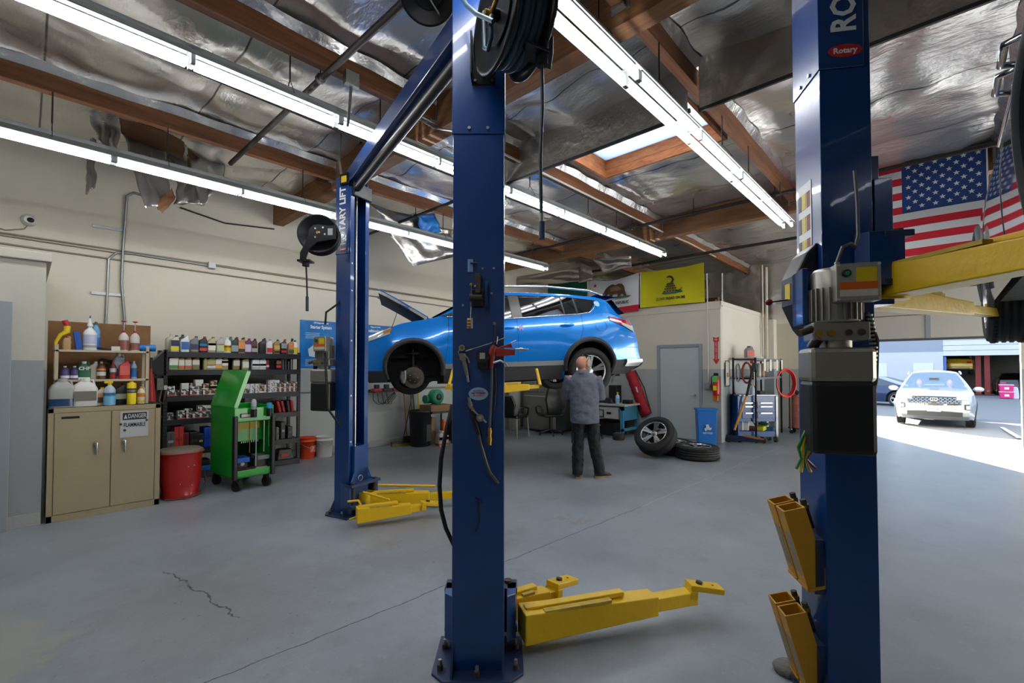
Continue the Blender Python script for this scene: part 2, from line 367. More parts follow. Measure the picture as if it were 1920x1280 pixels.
# ------------------------------------------------------------------ strip lights in three rows
M_tube = mat('lit fluorescent tube', 'fbfdff', .4, emis=TUBE_E)
M_hood = mat('greyed enamel reflector', '6c7170', .35, var=.05); M_sock = mat('socket plastic', '6f7270', .5)  # white enamel darkened to grey in its colour to offset lamp glare
M_chain = mat('dark chain', '3a3733', .5, .6)
def light_proto():
    t = thing('strip_light', '', 'light'); L = 1.165
    m = MB(); 
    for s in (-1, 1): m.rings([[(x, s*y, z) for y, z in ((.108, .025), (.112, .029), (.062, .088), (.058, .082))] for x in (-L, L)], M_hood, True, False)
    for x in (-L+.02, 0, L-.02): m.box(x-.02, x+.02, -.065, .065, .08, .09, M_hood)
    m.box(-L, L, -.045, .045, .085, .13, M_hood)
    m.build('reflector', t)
    for a in (-1, 0):
        for s in (-1, 1):
            MB().cyl((a*L+.03, s*.052, 0), (a*L+L-.03, s*.052, 0), .0145, M_tube, 10).build('tube', t)
    for a in (-1, 0, 1):
        for s in (-1, 1): MB().cb((a*(L-.012), s*.052, .015), (.026, .03, .075), M_sock).build('socket', t)
    for a in (-.62, .62):
        m = MB(); m.tube([(a*L, -.1, .06), (a*L, 0, .22), (a*L, .1, .06)], .004, M_chain, 4); m.tube([(a*L, 0, .22), (a*L, 0, .52)], .007, M_chain, 5); m.build('chain', t)
    return t
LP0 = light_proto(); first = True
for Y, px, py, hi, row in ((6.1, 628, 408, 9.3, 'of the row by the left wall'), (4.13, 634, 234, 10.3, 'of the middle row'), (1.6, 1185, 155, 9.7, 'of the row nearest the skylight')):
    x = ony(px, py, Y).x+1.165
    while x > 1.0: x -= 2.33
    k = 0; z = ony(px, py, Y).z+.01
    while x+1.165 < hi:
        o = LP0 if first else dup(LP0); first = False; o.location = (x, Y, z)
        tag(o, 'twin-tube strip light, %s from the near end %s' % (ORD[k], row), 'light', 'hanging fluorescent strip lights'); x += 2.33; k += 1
# ------------------------------------------------------------------ pipes and conduits of the ceiling
M_pipe = mat('dark iron pipe', '35302d', .5, .5); M_cond = mat('grey conduit', '8f9290', .4, .7)
def pipe(label, pts, r, m, name='pipe', cat='pipe', clamps=()):
    b = MB(); b.tube(pts, r, m, 8)
    for p in clamps: b.cyl((p[0]-.0, p[1]-.02, p[2]), (p[0], p[1]+.02, p[2]), r*1.5, m, 8); b.cyl(p, (p[0], p[1], p[2]+.25), .006, m, 4)
    return b.build(name, None, label, cat)
pipe('dark iron sprinkler pipe running under the beams from the torn foil to the black reel', [(1.72, 6.4, 4.14), (1.74, 4.6, 4.14), (1.78, 1.5, 4.14), (1.8, -2, 4.14)], .028, M_pipe, 'sprinkler_pipe', 'pipe', [(1.75, 3.95, 4.15), (1.78, 1.7, 4.15)])
pipe('dark sprinkler pipe crossing under the foil behind the left lift post', [(4.4, 8.4, 4.12), (4.42, 1.75, 4.12)], .024, M_pipe, 'sprinkler_pipe', 'pipe', [(4.4, 6.3, 4.12), (4.4, 4.0, 4.12)])
pipe('dark sprinkler pipe crossing the ceiling beyond the skylight', [(7.43, 6.9, 4.12), (7.43, -2.5, 4.12)], .028, M_pipe, 'sprinkler_pipe', 'pipe', [(7.43, 4.0, 4.12), (7.43, 2.9, 4.12), (7.43, 1.72, 4.12)])
pipe('black iron pipe running above the flags toward the far wall', [(9.6, 8.3, 4.02), (9.75, 5.5, 4.02), (9.8, -1.5, 4.02)], .03, M_pipe, 'sprinkler_pipe', 'pipe')
pipe('thin grey conduit following the middle row of lights', [tuple(onz(x, y, 4.1)) for x, y in ((200, 65), (262, 91), (640, 248))]+[(5.4, onz(640, 248, 4.1).y, 4.1), (8.3, onz(640, 248, 4.1).y, 4.1)], .012, M_pipe, 'conduit', 'conduit')
pipe('pair of white conduits clipped under the timber purlin by the skylight', [(3.2, 3.83, 4.2), (8.3, 3.83, 4.2), (9.2, 3.7, 4.15), (10.6, 3.65, 4.1)], .014, mat('white conduit', 'cfcfca', .4, .3), 'conduit', 'conduit')
pipe('grey conduit drooping from the girder behind the overhead beam', [tuple(onx(x, y, 2.9)) for x, y in ((735, 115), (728, 160), (745, 205), (790, 225), (815, 240), (850, 245))], .012, M_cond, 'conduit', 'conduit')
pipe('grey flexible conduit curving off the purlin to the left lift post', [tuple(ond(x, y, d)) for x, y, d in ((640, 245, 5.6), (636, 300, 5.3), (640, 325, 5.05), (655, 335, 5.0), (670, 336, 5.05))], .012, M_cond, 'flexible_conduit', 'conduit')
t = thing('junction_box', 'grey square junction box on the purlin above the middle light row', 'junction box', (1.95, 3.84, 4.16))
m = MB(); m.cb((0, -.06, 0), (.13, .06, .13), M_cond); m.build('box', t, bevel=.006)
MB().tube([(0, -.06, -.07), (-.05, -.1, -.45)], .013, M_cond, 6).build('drop_conduit', t)
t = thing('junction_box', 'grey junction box beside the girder, nearer the overhead beam', 'junction box', (2.55, 3.84, 4.14))
m = MB(); m.cb((0, -.06, 0), (.16, .06, .1), M_cond); m.build('box', t, bevel=.006)
MB().tube([(0, -.06, -.05), (-.12, -.1, -.2), (-.12, -.1, -.34)], .013, M_cond, 6).build('drop_conduit', t)
MB().tube([(.08, -.05, 0), (1, .0, .02)], .012, M_cond, 6).build('conduit', t)
# torn foil over the cabinet
M_foil2 = mat('torn foil', 'a9a59f', .3, .85, bump=.8, bs=9); M_board = mat('brown hardboard', '5d3c22', .75)
t = thing('torn_insulation', 'torn foil insulation sheets hanging in flaps from the roof above the tan cabinet', 'insulation', (1.3, 7.3, 4.3))
def rag(corners, Y, seed, name='flap', mt=None, k=.05):
    c = [ony(x, y, Y+dy)-Vector((1.3, 7.3, 4.3)) for x, y, dy in corners]
    def fn(u, v):
        p = (c[0]*(1-u)+c[1]*u)*(1-v)+(c[3]*(1-u)+c[2]*u)*v
        return p+Vector((noise.noise((u*3, v*3, seed)), noise.noise((u*4, v*2, seed+5)), noise.noise((u*3, v*3, seed+9))))*k
    MB().grid(fn, 18, 18, mt or M_foil2).build(name, t, solid=.004)
rag([(160, 195, 0), (222, 215, .2), (222, 290, .1), (182, 262, -.1)], 7.2, 1)
rag([(163, 262, 0), (180, 262, .2), (178, 352, .1), (160, 362, -.1)], 7.3, 2)
rag([(226, 245, .3), (305, 250, .3), (318, 378, 0), (272, 392, -.3)], 7.0, 3)
rag([(300, 245, .5), (345, 245, .6), (350, 315, .3), (318, 320, .2)], 7.2, 4)
rag([(350, 290, .2), (428, 268, .2), (420, 330, .1), (375, 384, -.1)], 7.0, 5)
rag([(335, 320, .1), (420, 325, .1), (385, 384, 0), (325, 383, 0)], 7.1, 6)
rag([(290, 383, -.1), (322, 352, 0), (328, 372, 0), (305, 400, -.2)], 6.95, 7, 'hardboard_scrap', M_board, .02)
rag([(222, 212, .3), (345, 260, .3), (345, 300, .6), (228, 250, .6)], 6.6, 8, 'hardboard_panel', M_board, .02)
rag([(350, 250, .3), (432, 275, .3), (400, 290, .7), (352, 320, .7)], 6.6, 9, 'hardboard_panel', M_board, .02)
t = thing('foil_flap', 'loose foil flap hanging over the blue car roof by the office', 'insulation', (9.0, 6.0, 4.0))
def rag2(c4, X, seed, mt=None):
    c = [onx(x, y, X+dx)-Vector((9, 6, 4)) for x, y, dx in c4]
    MB().grid(lambda u, v: (c[0]*(1-u)+c[1]*u)*(1-v)+(c[3]*(1-u)+c[2]*u)*v+Vector((1, .3, .3))*.06*noise.noise((u*3, v*3, seed)), 14, 14, mt or M_foil2).build('flap', t, solid=.004)
rag2([(1088, 492, .2), (1108, 500, 0), (1112, 526, 0), (1085, 530, 0)], 9.0, 1); rag2([(1110, 484, 0), (1183, 480, 0), (1184, 500, 0), (1132, 512, .1)], 9.0, 2)
rag2([(960, 520, 0), (1090, 500, 0), (1104, 526, 0), (962, 536, 0)], 9.2, 3)
M_blue = mat('blue plastic film', '2d7fd0', .35)
t = thing('foil_flap', 'foil flap with a blue plastic corner hanging behind the near post', 'insulation', (5, 6.75, 3.6))
c = [ony(x, y, 6.65)-Vector((5, 6.75, 3.6)) for x, y in ((782, 402), (815, 400), (828, 435), (790, 440))]
MB().grid(lambda u, v: (c[0]*(1-u)+c[1]*u)*(1-v)+(c[3]*(1-u)+c[2]*u)*v+Vector((0, .08, 0))*noise.noise((u*3, v*3, 2)), 10, 10, M_blue).build('blue_film', t, solid=.003)
c = [ony(x, y, 6.85)-Vector((5, 6.75, 3.6)) for x, y in ((690, 380), (848, 430), (848, 482), (775, 499))]
MB().grid(lambda u, v: (c[0]*(1-u)+c[1]*u)*(1-v)+(c[3]*(1-u)+c[2]*u)*v+Vector((0, .15, 0))*noise.noise((u*3, v*3, 6)), 14, 10, M_foil2).build('flap', t, solid=.004)
# ------------------------------------------------------------------ two-post lifts
M_lblue = mat('lift blue paint', '0a3a7a', .28, var=.12, vs=4, coat=.4, bump=.04, bs=14); M_lblued = mat('lift blue paint scuffed', '1d3358', .45, var=.3, vs=9)
M_yel = mat('lift arm yellow paint', 'e3b80d', .42, var=.12, vs=9, bump=.15, bs=25); M_yelw = mat('worn yellow paint', 'b89a2c', .6, var=.35, vs=22)
M_blk = mat('black plastic', '131316', .42); M_blk2 = mat('black steel', '1b1b1e', .35, .4); M_stl = mat('bright steel', 'c5c7c8', .28, .95)
M_alu = mat('cast aluminium', '9b9890', .42, .8, var=.15, vs=12); M_rub = mat('black rubber', '1c1c1d', .75); M_wht = mat('white decal', 'e9ebec', .5)
M_red = mat('red decal', 'c3272b', .5); M_brass = mat('brass', 'b08a3c', .35, .9); M_grime = mat('grimy steel', '4a4038', .7, .3, var=.3)
W2, D2_ = .137, .11
def chan(w, d, t, lip):
    return [(-w, -d), (w, -d), (w, d), (w-lip, d), (w-lip, d-t), (w-t, d-t), (w-t, -d+t), (-w+t, -d+t), (-w+t, d-t), (-w+lip, d-t), (-w+lip, d), (-w, d)]
def post(root, l, d, phi, carriage=.33, topz=3.72, seam=2.86):
    c = ld(l, d); M = tr(c.x, c.y) @ rotz(YAW-pi/2+R_(phi)-pi/2)
    MB(M).prism(chan(W2, D2_, .009, .055), .012, 3.6, M_lblue).build('column', root, bevel=.003)
    s = MB(M); s.prism([(-W2-.006, D2_*.75), (-W2-.006, -D2_-.006), (W2+.006, -D2_-.006), (W2+.006, D2_*.75), (W2, D2_*.75), (W2, -D2_), (-W2, -D2_), (-W2, D2_*.75)], seam, topz, M_lblue); s.build('column_extension', root, bevel=.003)
    for x in (-.05, .05):
        MB(M).cyl((x, -D2_-.006, seam+.03), (x, -D2_-.014, seam+.03), .009, M_stl, 8).build('bolt', root)
    b = MB(M); b.prism([(-.24, -.13), (-.17, -.2), (.17, -.2), (.24, -.13), (.24, .2), (-.24, .2)], 0, .014, M_lblued); b.build('base_plate', root, bevel=.002)
    for x in (-W2+.004, W2-.004):
        MB(M).add([(x-.005, -D2_, .014), (x+.005, -D2_, .014), (x+.005, -.185, .014), (x-.005, -.185, .014), (x-.005, -D2_, .15), (x+.005, -D2_, .15)], [(0, 1, 2, 3), (0, 4, 5, 1), (0, 3, 4), (1, 5, 2), (3, 2, 5, 4)], M_lblued).build('gusset', root)
    for x, y in ((-.2, -.1), (.2, -.1), (0, -.155), (-.2, .08), (.2, .08)):
        MB(M).cyl((x, y, .014), (x, y, .04), .017, M_grime, 6).cyl((x, y, .04), (x, y, .065), .009, M_alu, 8).build('anchor_bolt', root)
    z = carriage; k = MB(M); k.box(-.10, .10, -.06, .16, z-.22, z+.42, M_lblue); k.box(-.21, .21, .12, .24, z-.22, z-.19, M_lblued); k.box(-.21, .21, .12, .24, z+.0, z+.03, M_lblued)
    for s in (-1, 1): k.prism([(s*.15, .02), (s*.2, .06), (s*.21, .2), (s*.15, .2)], z-.22, z+.03, M_lblue)
    k.build('carriage', root, bevel=.004)
    for s in (-1, 1): MB(M).cyl((s*.155, .2, z-.24), (s*.155, .2, z+.045), .024, M_grime, 12).build('pivot_pin', root)
    k = MB(M); k.cyl((.035, .0, .4), (.035, .0, topz-.1), .008, M_alu, 6); k.cyl((-.03, .02, carriage+.4), (-.03, .02, topz-.1), .014, M_stl, 8); k.build('lift_cable', root)
    return M
def arm(root, p0, p1, w=.12, h=.14, ext=.35, pad=True, flip=0, rise=.0, name='swing_arm', piv=True):
    p0, p1 = Vector(p0), Vector(p1); d = (p1-p0); L = d.length; d.normalize(); s = d.cross(Zv).normalized(); M = basis(p0, d, -s, Zv)
    a = MB(M); a.add([(0, -w/2, 0), (L, -w*.4, .02), (L, w*.4, .02), (0, w/2, 0), (0, -w/2, h), (L, -w*.4, h*.8), (L, w*.4, h*.8), (0, w/2, h)], [(0, 3, 2, 1), (4, 5, 6, 7), (0, 1, 5, 4), (3, 7, 6, 2), (1, 2, 6, 5), (0, 4, 7, 3)], M_yel)
    a.box(.02, L*.75, -.02, .035, h*.9, h+.012, M_yel)
    if piv: a.cyl((.0, 0, -.01), (.0, 0, h+.012), w*.62, M_yel, 14)
    o = a.build(name, root, bevel=.006)
    MB(M).box(.12, L*.62, -w*.47, -.03, h-.015, h+.002, M_yelw).build('worn_edge', o)
    e = MB(M); e.box(L-.05, L+ext, -w*.3, w*.3, .035, h*.68, M_yel); e.build('arm_extension', o, bevel=.004)
    if pad:
        T = M @ tr(L+ext-.02, 0, h*.74+rise) @ rotz(flip) @ Matrix.Rotation(R_(9), 4, 'Y')
        q = MB(T); q.box(-.02, .2, -.05, .05, 0, .035, M_yel); q.box(-.02, .03, -.055, .055, -.05, 0, M_yel); q.cyl((.05, 0, .035), (.05, 0, .05), .022, M_grime, 6); q.cyl((.14, 0, .033), (.14, 0, .037), .008, M_blk, 6); q.build('lift_pad', o, bevel=.004)
    return o
LIFT = thing('two_post_lift', 'empty blue two-post lift in the nearest bay, overhead beam, yellow arms on the floor', 'car lift', ld(-.18, 2.51))
def inv_parent(o):   # children built in world space
    for ch in o.children: ch.matrix_parent_inverse = Matrix.Translation(o.location).inverted()
MN = post(LIFT, -.18, 2.55, 90, .3); ML = post(LIFT, -1.80, 5.15, -28, .33)
# overhead beam
pa, pb = ld(-1.80, 5.12, 3.63), ld(-.20, 2.66, 3.63); d = (pb-pa).normalized(); M = basis(pa, d, Zv.cross(d), Zv); L = (pb-pa).length
m = MB(M); m.prism([(0, -.06), (L, -.06), (L, .06), (0, .06)], .03, .19, M_lblue); m.build('overhead_beam', LIFT, bevel=.005)
MB(M).cyl((.1, .02, -.035), (L-.1, .02, -.035), .042, mat('grey padded shutoff bar', '3a3532', .4, .3), 14).build('shutoff_bar', LIFT)
m = MB(ML); m.box(-W2-.02, W2-.02, -.02, D2_+.03, 3.5, 3.66, M_blk2); m.build('top_bracket', LIFT, bevel=.01)
m = MB(ML); m.box(W2+.02, W2+.035, -.02, .1, 3.62, 3.74, M_blk2); o = m.build('switch_box', LIFT); MB(ML).box(W2+.035, W2+.037, 0, .08, 3.64, 3.71, mat('yellow decal', 'd6b21a', .5)).build('warning_decal', o)
# arms of the near post, folded low over the floor
arm(LIFT, onz(978, 1198, .06), onz(1225, 1152, .06), .15, .17, .3, rise=.0, flip=-.25, piv=False)
arm(LIFT, ld(-.06, 2.8, .07), ld(.22, 2.97, .07), .12, .15, .08, flip=.25)
# arms of the far post
arm(LIFT, onz(668, 979, .05), onz(770, 965, .05), .12, .15, .15, rise=-.02, piv=False)
arm(LIFT, ld(-1.62, 5.1, .06), ld(-.95, 5.28, .06), .14, .16, .5)
m = MB(); z = .27
m.tube([onz(652, 940, .22), onz(672, 938, .23), onz(676, 945, .2), onz(677, 965, .08), onz(655, 974, .05)], .012, M_yel, 8)
m.tube([ld(-1.6, 4.95, .27), ld(-1.3, 4.9, .2), ], .012, M_yel, 8); m.tube([ld(-1.6, 5.25, .27), ld(-.9, 5.4, .22)], .014, M_yel, 8); m.build('arm_restraint_bar', LIFT)
m = MB(ML); m.prism([(-.19, .13), (.19, .13), (.19, .15), (-.19, .15)], .2, .24, M_lblue)
m.add([(-.17, .16, .33), (.17, .16, .33), (.09, .16, .5), (-.09, .16, .5), (-.17, .15, .33), (.17, .15, .33), (.09, .15, .5), (-.09, .15, .5)], [(0, 1, 2, 3), (7, 6, 5, 4), (0, 4, 5, 1), (1, 5, 6, 2), (2, 6, 7, 3), (3, 7, 4, 0)], M_lblue); m.build('carriage_plate', LIFT, bevel=.003)
MB(ML).tube([(.03+.03*math.cos(a), .175, .4+.03*math.sin(a)) for a in [2*pi*k/16 for k in range(16)]], .003, M_stl, 5, closed=True).build('key_ring', LIFT)
# lettering of the left post (reads upward on its side face)
def side_text(root, M, x, y, z, h, s='ROTARY LIFT'):
    T = M @ basis((x, y, z), (0, 0, 1), (0, -1, 0), (1, 0, 0))
    text(s, h, T, M_wht, root, bold=.004, align='LEFT', sx=.86)
side_text(LIFT, ML, W2+.0075, -.005, 2.96, .125)
def emblem(root, M, x, y, z, w=.055):
    T = M @ basis((x, y, z), (0, 1, 0), (0, 0, 1), (1, 0, 0))
    o = MB(T).prism([(w*math.cos(a), w*.42*math.sin(a)) for a in [2*pi*k/24 for k in range(24)]], 0, .001, M_red).build('emblem', root)
    text('Rotary', w*.5, T @ tr(0, 0, .0015), M_wht, o, bold=.001)
emblem(LIFT, ML, W2+.0075, 0, 2.91)
for z in (2.75, 2.45, 1.9, 1.3, .8): MB(ML).cyl((W2-.02, D2_, z), (W2-.02, D2_+.008, z), .01, M_stl, 8).build('bolt', LIFT)
def power_unit(root, M, label=None):   # local frame: x right, y away from the viewer, z up; origin at tank top centre
    o = MB(M); o.frus(-.155, .155, -.11, .11, -.42, -.02, 1, M_blk); o.build('reservoir', root, bevel=.02)
    MB(M).prism([(-.16, -.115), (.13, -.115), (.16, -.09), (.16, .115), (-.16, .115)], -.03, .16, M_alu).build('reservoir_cap', root, bevel=.02)
    MB(M).cyl((-.13, -.04, .16), (-.105, -.06, .21), .028, M_blk, 14).cyl((-.105, -.06, .21), (-.1, -.065, .222), .024, M_red, 14).build('filler_plug', root)
    m = MB(M); m.cyl((.0, 0, .15), (0, 0, .27), .075, M_alu, 16); m.cb((.0, 0, .25), (.27, .17, .1), M_alu)
    for x in (-.11, -.05, .03, .09): m.cyl((x, -.09, .24), (x, -.1, .24), .018, M_brass if x < 0 else M_grime, 10)
    m.cyl((-.12, -.06, .27), (-.2, -.09, .24), .02, M_grime, 10); m.build('pump_block', root, bevel=.006)
    m = MB(M); m.lathe([(.105, .3), (.115, .31), (.115, .58), (.1, .6), (.05, .605)], M_alu, 24)
    for k in range(24):
        a = 2*pi*k/24; m.cb((.12, 0, .4), (.02, .006, .18), M_alu, rotz(a))
    m.build('motor', root)
    m = MB(M); m.cb((.05, -.13, .5), (.2, .09, .2), M_alu)
    for x in (-.04, .14):
        for z in (.41, .59): m.cyl((x, -.17, z), (x, -.182, z), .008, M_stl, 6)
    c = m.build('switch_box', root, bevel=.01)
    MB(M).cyl((-.005, -.175, .545), (-.005, -.19, .545), .02, M_blk, 14).cyl((-.005, -.19, .545), (-.005, -.196, .545), .011, mat('green button', '1f8f68', .4), 12).build('start_button', root)
    m = MB(M); m.box(.04, .13, -.1765, -.1755, .5, .575, mat('yellow label', 'dcc31e', .5)); m.box(-.035, .135, -.177, -.1755, .46, .5, mat('orange label', 'd8601d', .5)); m.box(-.035, .135, -.1765, -.1755, .425, .46, mat('pale label', 'c9c8ba', .5)); m.build('warning_label', root)
PU = thing('power_unit', 'grey electric motor over a black oil tank on the left lift post', 'motor', (0, 0, 0)); PU.location = ond(609, 713, 5.1)
M = basis((0, 0, 0), Rv, Fv, Zv); power_unit(PU, M @ rotz(-.3) @ Matrix.Scale(.8, 4))
m = MB(M); m.tube([(.02, -.05, .62), (.04, -.08, .75), (.16, -.05, .85), (.2, 0, 1.0)], .012, M_rub, 8); m.tube([(.05, -.12, .3), (.08, -.16, .05), (.1, -.16, -.3), (.22, -.1, -.5)], .013, M_rub, 8); m.build('hydraulic_hose', PU)
# ------------------------------------------------------------------ lift at the right, raised
LIFT2 = thing('two_post_lift', 'blue lift post at the right, motor in front, yellow arms raised under silver car', 'car lift', ld(1.62, 2.3))
MR = post(LIFT2, 1.62, 2.3, -10, 2.2, 4.05, 3.04)
side_text(LIFT2, MR, W2+.0075, .0, 3.21, .15); emblem(LIFT2, MR, W2+.0075, .0, 3.12, .075)
MB(MR).box(-.1, .04, -D2_-.0025, -D2_-.0005, 2.15, 2.55, M_wht).build('instruction_label', LIFT2)
m = MB(MR)
for k in range(9): m.box(-.1+.02*(k % 3)*2.3, -.065+.02*(k % 3)*2.3, -D2_-.004, -D2_-.0024, 2.18+.12*(k//3), 2.26+.12*(k//3), [mat('grey print', '77746c', .6), mat('brown print', '9a5a3c', .6), mat('yellow label', 'dcc31e', .5)][(k*2) % 3])
m.build('label_print', LIFT2)
# black latch cover on the back of the post
m = MB(MR); m.add([(x, y, z) for x in (-.09, .1) for y, z in ((-.11, 1.8), (-.11, 2.22), (-.16, 2.17), (-.21, 2.06), (-.21, 1.92), (-.16, 1.8), (-.13, 1.76))],
      [tuple(range(7)), tuple(range(13, 6, -1))]+[(i, i+7, (i+1) % 7+7, (i+1) % 7) for i in range(7)], M_blk); m.build('latch_cover', LIFT2, bevel=.012)
MB(MR).box(-.03, .03, -.212, -.21, 1.95, 2.03, mat('yellow label', 'dcc31e', .5)).build('warning_label', LIFT2)
m = MB(MR); m.cyl((0, -.21, 1.95), (0, -.29, 1.94), .004, M_blk2, 6); m.ball((0, -.3, 1.94), .018, mat('red knob', '7c1c22', .3), 12); m.build('release_knob', LIFT2)
PU2 = MB(); M = basis(ond(1568, 706, 2.0), Rv, Fv, Zv) @ rotz(-.3) @ Matrix.Scale(.78, 4)
power_unit(LIFT2, M)
m = MB(M); m.box(-.16, -.13, 0, .2, .3, .62, M_lblue); m.box(-.16, .1, .12, .2, .3, .62, M_lblue); m.build('motor_bracket', LIFT2, bevel=.004)
M_clad_ = mat('grey braided conduit', '5a5c5e', .5, .5)
m = MB(M); m.tube([(-.03, -.12, .5), (-.03, -.13, .62), (.0, -.12, .7), (.06, -.06, .73), (.1, 0, .72), (.14, .07, .8), (.15, .1, 1.0), (.15, .13, 1.2)], [.009]*8, M_clad_, 8)
for k in range(20): m.cyl((-.03-.0, -.12-.0005*k, .5+.006*k), (-.03, -.12-.0005*k, .503+.006*k), .0135, M_stl, 8)
m.build('flexible_conduit', LIFT2)
m = MB(M); m.tube([(.13, -.04, .35), (.17, -.05, .2), (.175, -.02, 0), (.17, .05, -.2)], .016, M_rub, 8)
for k in range(16): m.cyl((.14+.02*math.sin(k/5), -.045, .34-.022*k), (.14+.02*math.sin(k/5), -.045, .33-.022*k), .02, M_alu, 8)
m.build('hydraulic_hose', LIFT2)
m = MB(MR); m.box(-.05, .13, .12, .2, 1.9, 2.5, M_lblue); m.build('carriage_plate', LIFT2, bevel=.004)
zA = 1.935
arm(LIFT2, ld(1.80, 2.2, zA), ld(1.80, 1.35, zA-.02), .15, .15, .2, pad=False)
arm(LIFT2, ld(1.84, 2.4, zA-.02), ld(2.9, 2.93, zA-.02), .13, .13, .5)
# height adapters in their holders on the right post
for z in (.62, .12): MB(MR).box(-.1, .12, -D2_-.045, -D2_, z-.1, z+.16, M_lblued).build('adapter_holder', LIFT2, bevel=.003)
for z, lab in ((.9, 'upper'), (.4, 'lower')):
    for k, x in enumerate((-.05, .07)):
        T = MR @ tr(x+.0, -D2_-.125, z) @ Matrix.Rotation(R_(16), 4, 'X')
        t = thing('height_adapter', 'yellow steel height adapter in the %s pair on the right post, the %s one' % (lab, ('left', 'right')[k]), 'adapter', (0, 0, 0), group='yellow lift height adapters')
        t.location = (T @ Vector((0, 0, 0)))[:]; T = tr(*(-t.location)) @ T
        m = MB(T); s = .05
        m.prism([(-s, -s), (s, -s), (s, s), (-s, s), (-s, s-.008), (s-.008, s-.008), (s-.008, -s+.008), (-s+.008, -s+.008), (-s+.008, s-.008), (-s, s-.008)], -.36, .02, mat('adapter yellow', 'c08a14', .5, var=.15, vs=14)); m.build('channel', t, bevel=.002)
        MB(T).box(-s*1.05, s*1.05, -s*1.1, s, -.37, -.355, mat('adapter yellow', 'c08a14', .5)).build('foot_plate', t)
        MB(T).cyl((.0, .065, -.1), (0, .065, .04), .014, M_grime, 10).cyl((0, .065, .0), (0, .065, .015), .02, M_brass, 6).build('pin', t)
        MB(T).box(-.035, .035, -s-.001, -s, -.3, -.1, mat('grey tape', '8d8778', .7)).build('tape', t)
for o in (LIFT, LIFT2): inv_parent(o)
# wires dangling under the right tank
t = thing('zip_ties', 'coloured wires dangling beside the right post under the black tank', 'wires', ond(1508, 845, 2.05)); o0 = t.location
for k, c in enumerate(('1d7a3a', 'e0c21b', '1d7a3a', 'c99a2a', '6a1f3a')):
    x0 = 1505+5*k; m = MB(tr(*(-o0))); m.tube([ond(1512, 805, 2.05), ond(x0-8+3*k, 838, 2.03), ond(x0-2-3*k, 860, 2.06), ond(x0-12+4*k, 878+7*(k % 2), 2.05)], .007, mat('wire '+c, c, .4), 6); m.build('wire', t)
# grey dusty coil by the right base plate
MB(tr(*ond(1480, 1262, 2.45))).lathe([(.02, 0), (.07, 0), (.08, .02), (.06, .04), (.02, .045)], mat('dusty grey rag', '6f6d6a', .95, bump=.9, bs=30), 14).build('rag', None, 'dusty grey rag lying at the foot of the right blue post', 'rag')
bpy.data.objects['rag'].location.z += -ond(1480, 1262, 2.45).z
# hidden lift that carries the blue car
LIFT3 = thing('two_post_lift', 'lift hidden behind the near post, its yellow arms raised under the blue car', 'car lift', ld(-.36, 5.75))
post(LIFT3, -.36, 5.75, 90, 1.32)
post(LIFT3, -.84, 8.62, -90, 1.32)
arm(LIFT3, ld(-.2, 5.98, 1.27), ld(.22, 6.12, 1.29), .13, .12, .14, pad=False)
arm(LIFT3, ld(-.5, 5.95, 1.27), ld(-.78, 6.05, 1.28), .13, .12, .1, pad=False)
for x0, x1 in ((1013, 1006), (842, 850)):
    MB().tube([ond(x0, 722, 6.1), ond(x1, 692, 6.25)], .022, M_yel, 6).build('height_adapter', LIFT3)
inv_parent(LIFT3)
# ------------------------------------------------------------------ vehicles
def interp(t, x):
    if x <= t[0][0]: return t[0][1]
    for (a, b), (c, d) in zip(t, t[1:]):
        if x <= c: return b+(d-b)*(x-a)/(c-a)
    return t[-1][1]
def smooth_i(t, x, w=.04): return (interp(t, x-w)+interp(t, x)*2+interp(t, x+w))/4
M_glass = mat('tinted car glass', '07090b', .03, spec=.9, coat=1)
M_glassc = mat('clear car glass', '93b4d8', .03, spec=1, alpha=.42, coat=1)
M_clad = mat('grey wheel arch plastic', '2b2c2e', .6, bump=.05, bs=80); M_tyre = mat('tyre rubber', '18181a', .7, bump=.1, bs=40)
M_well = mat('black wheel liner', '0d0d0e', .8, bump=.3, bs=14); M_chr = mat('chrome', 'd2d4d6', .12, 1); M_rim = mat('machined alloy', 'b9bbbe', .25, .9); M_rimd = mat('dark alloy pocket', '1d1e20', .4, .5)
M_lens = mat('clear lamp lens', 'c8cac6', .08, spec=.9, coat=1); M_rlens = mat('red lamp lens', 'b5161c', .1, coat=1); M_amber = mat('amber lens', 'c47a1c', .15, coat=1)
M_seat = mat('seat fabric', '2a2a2c', .9)
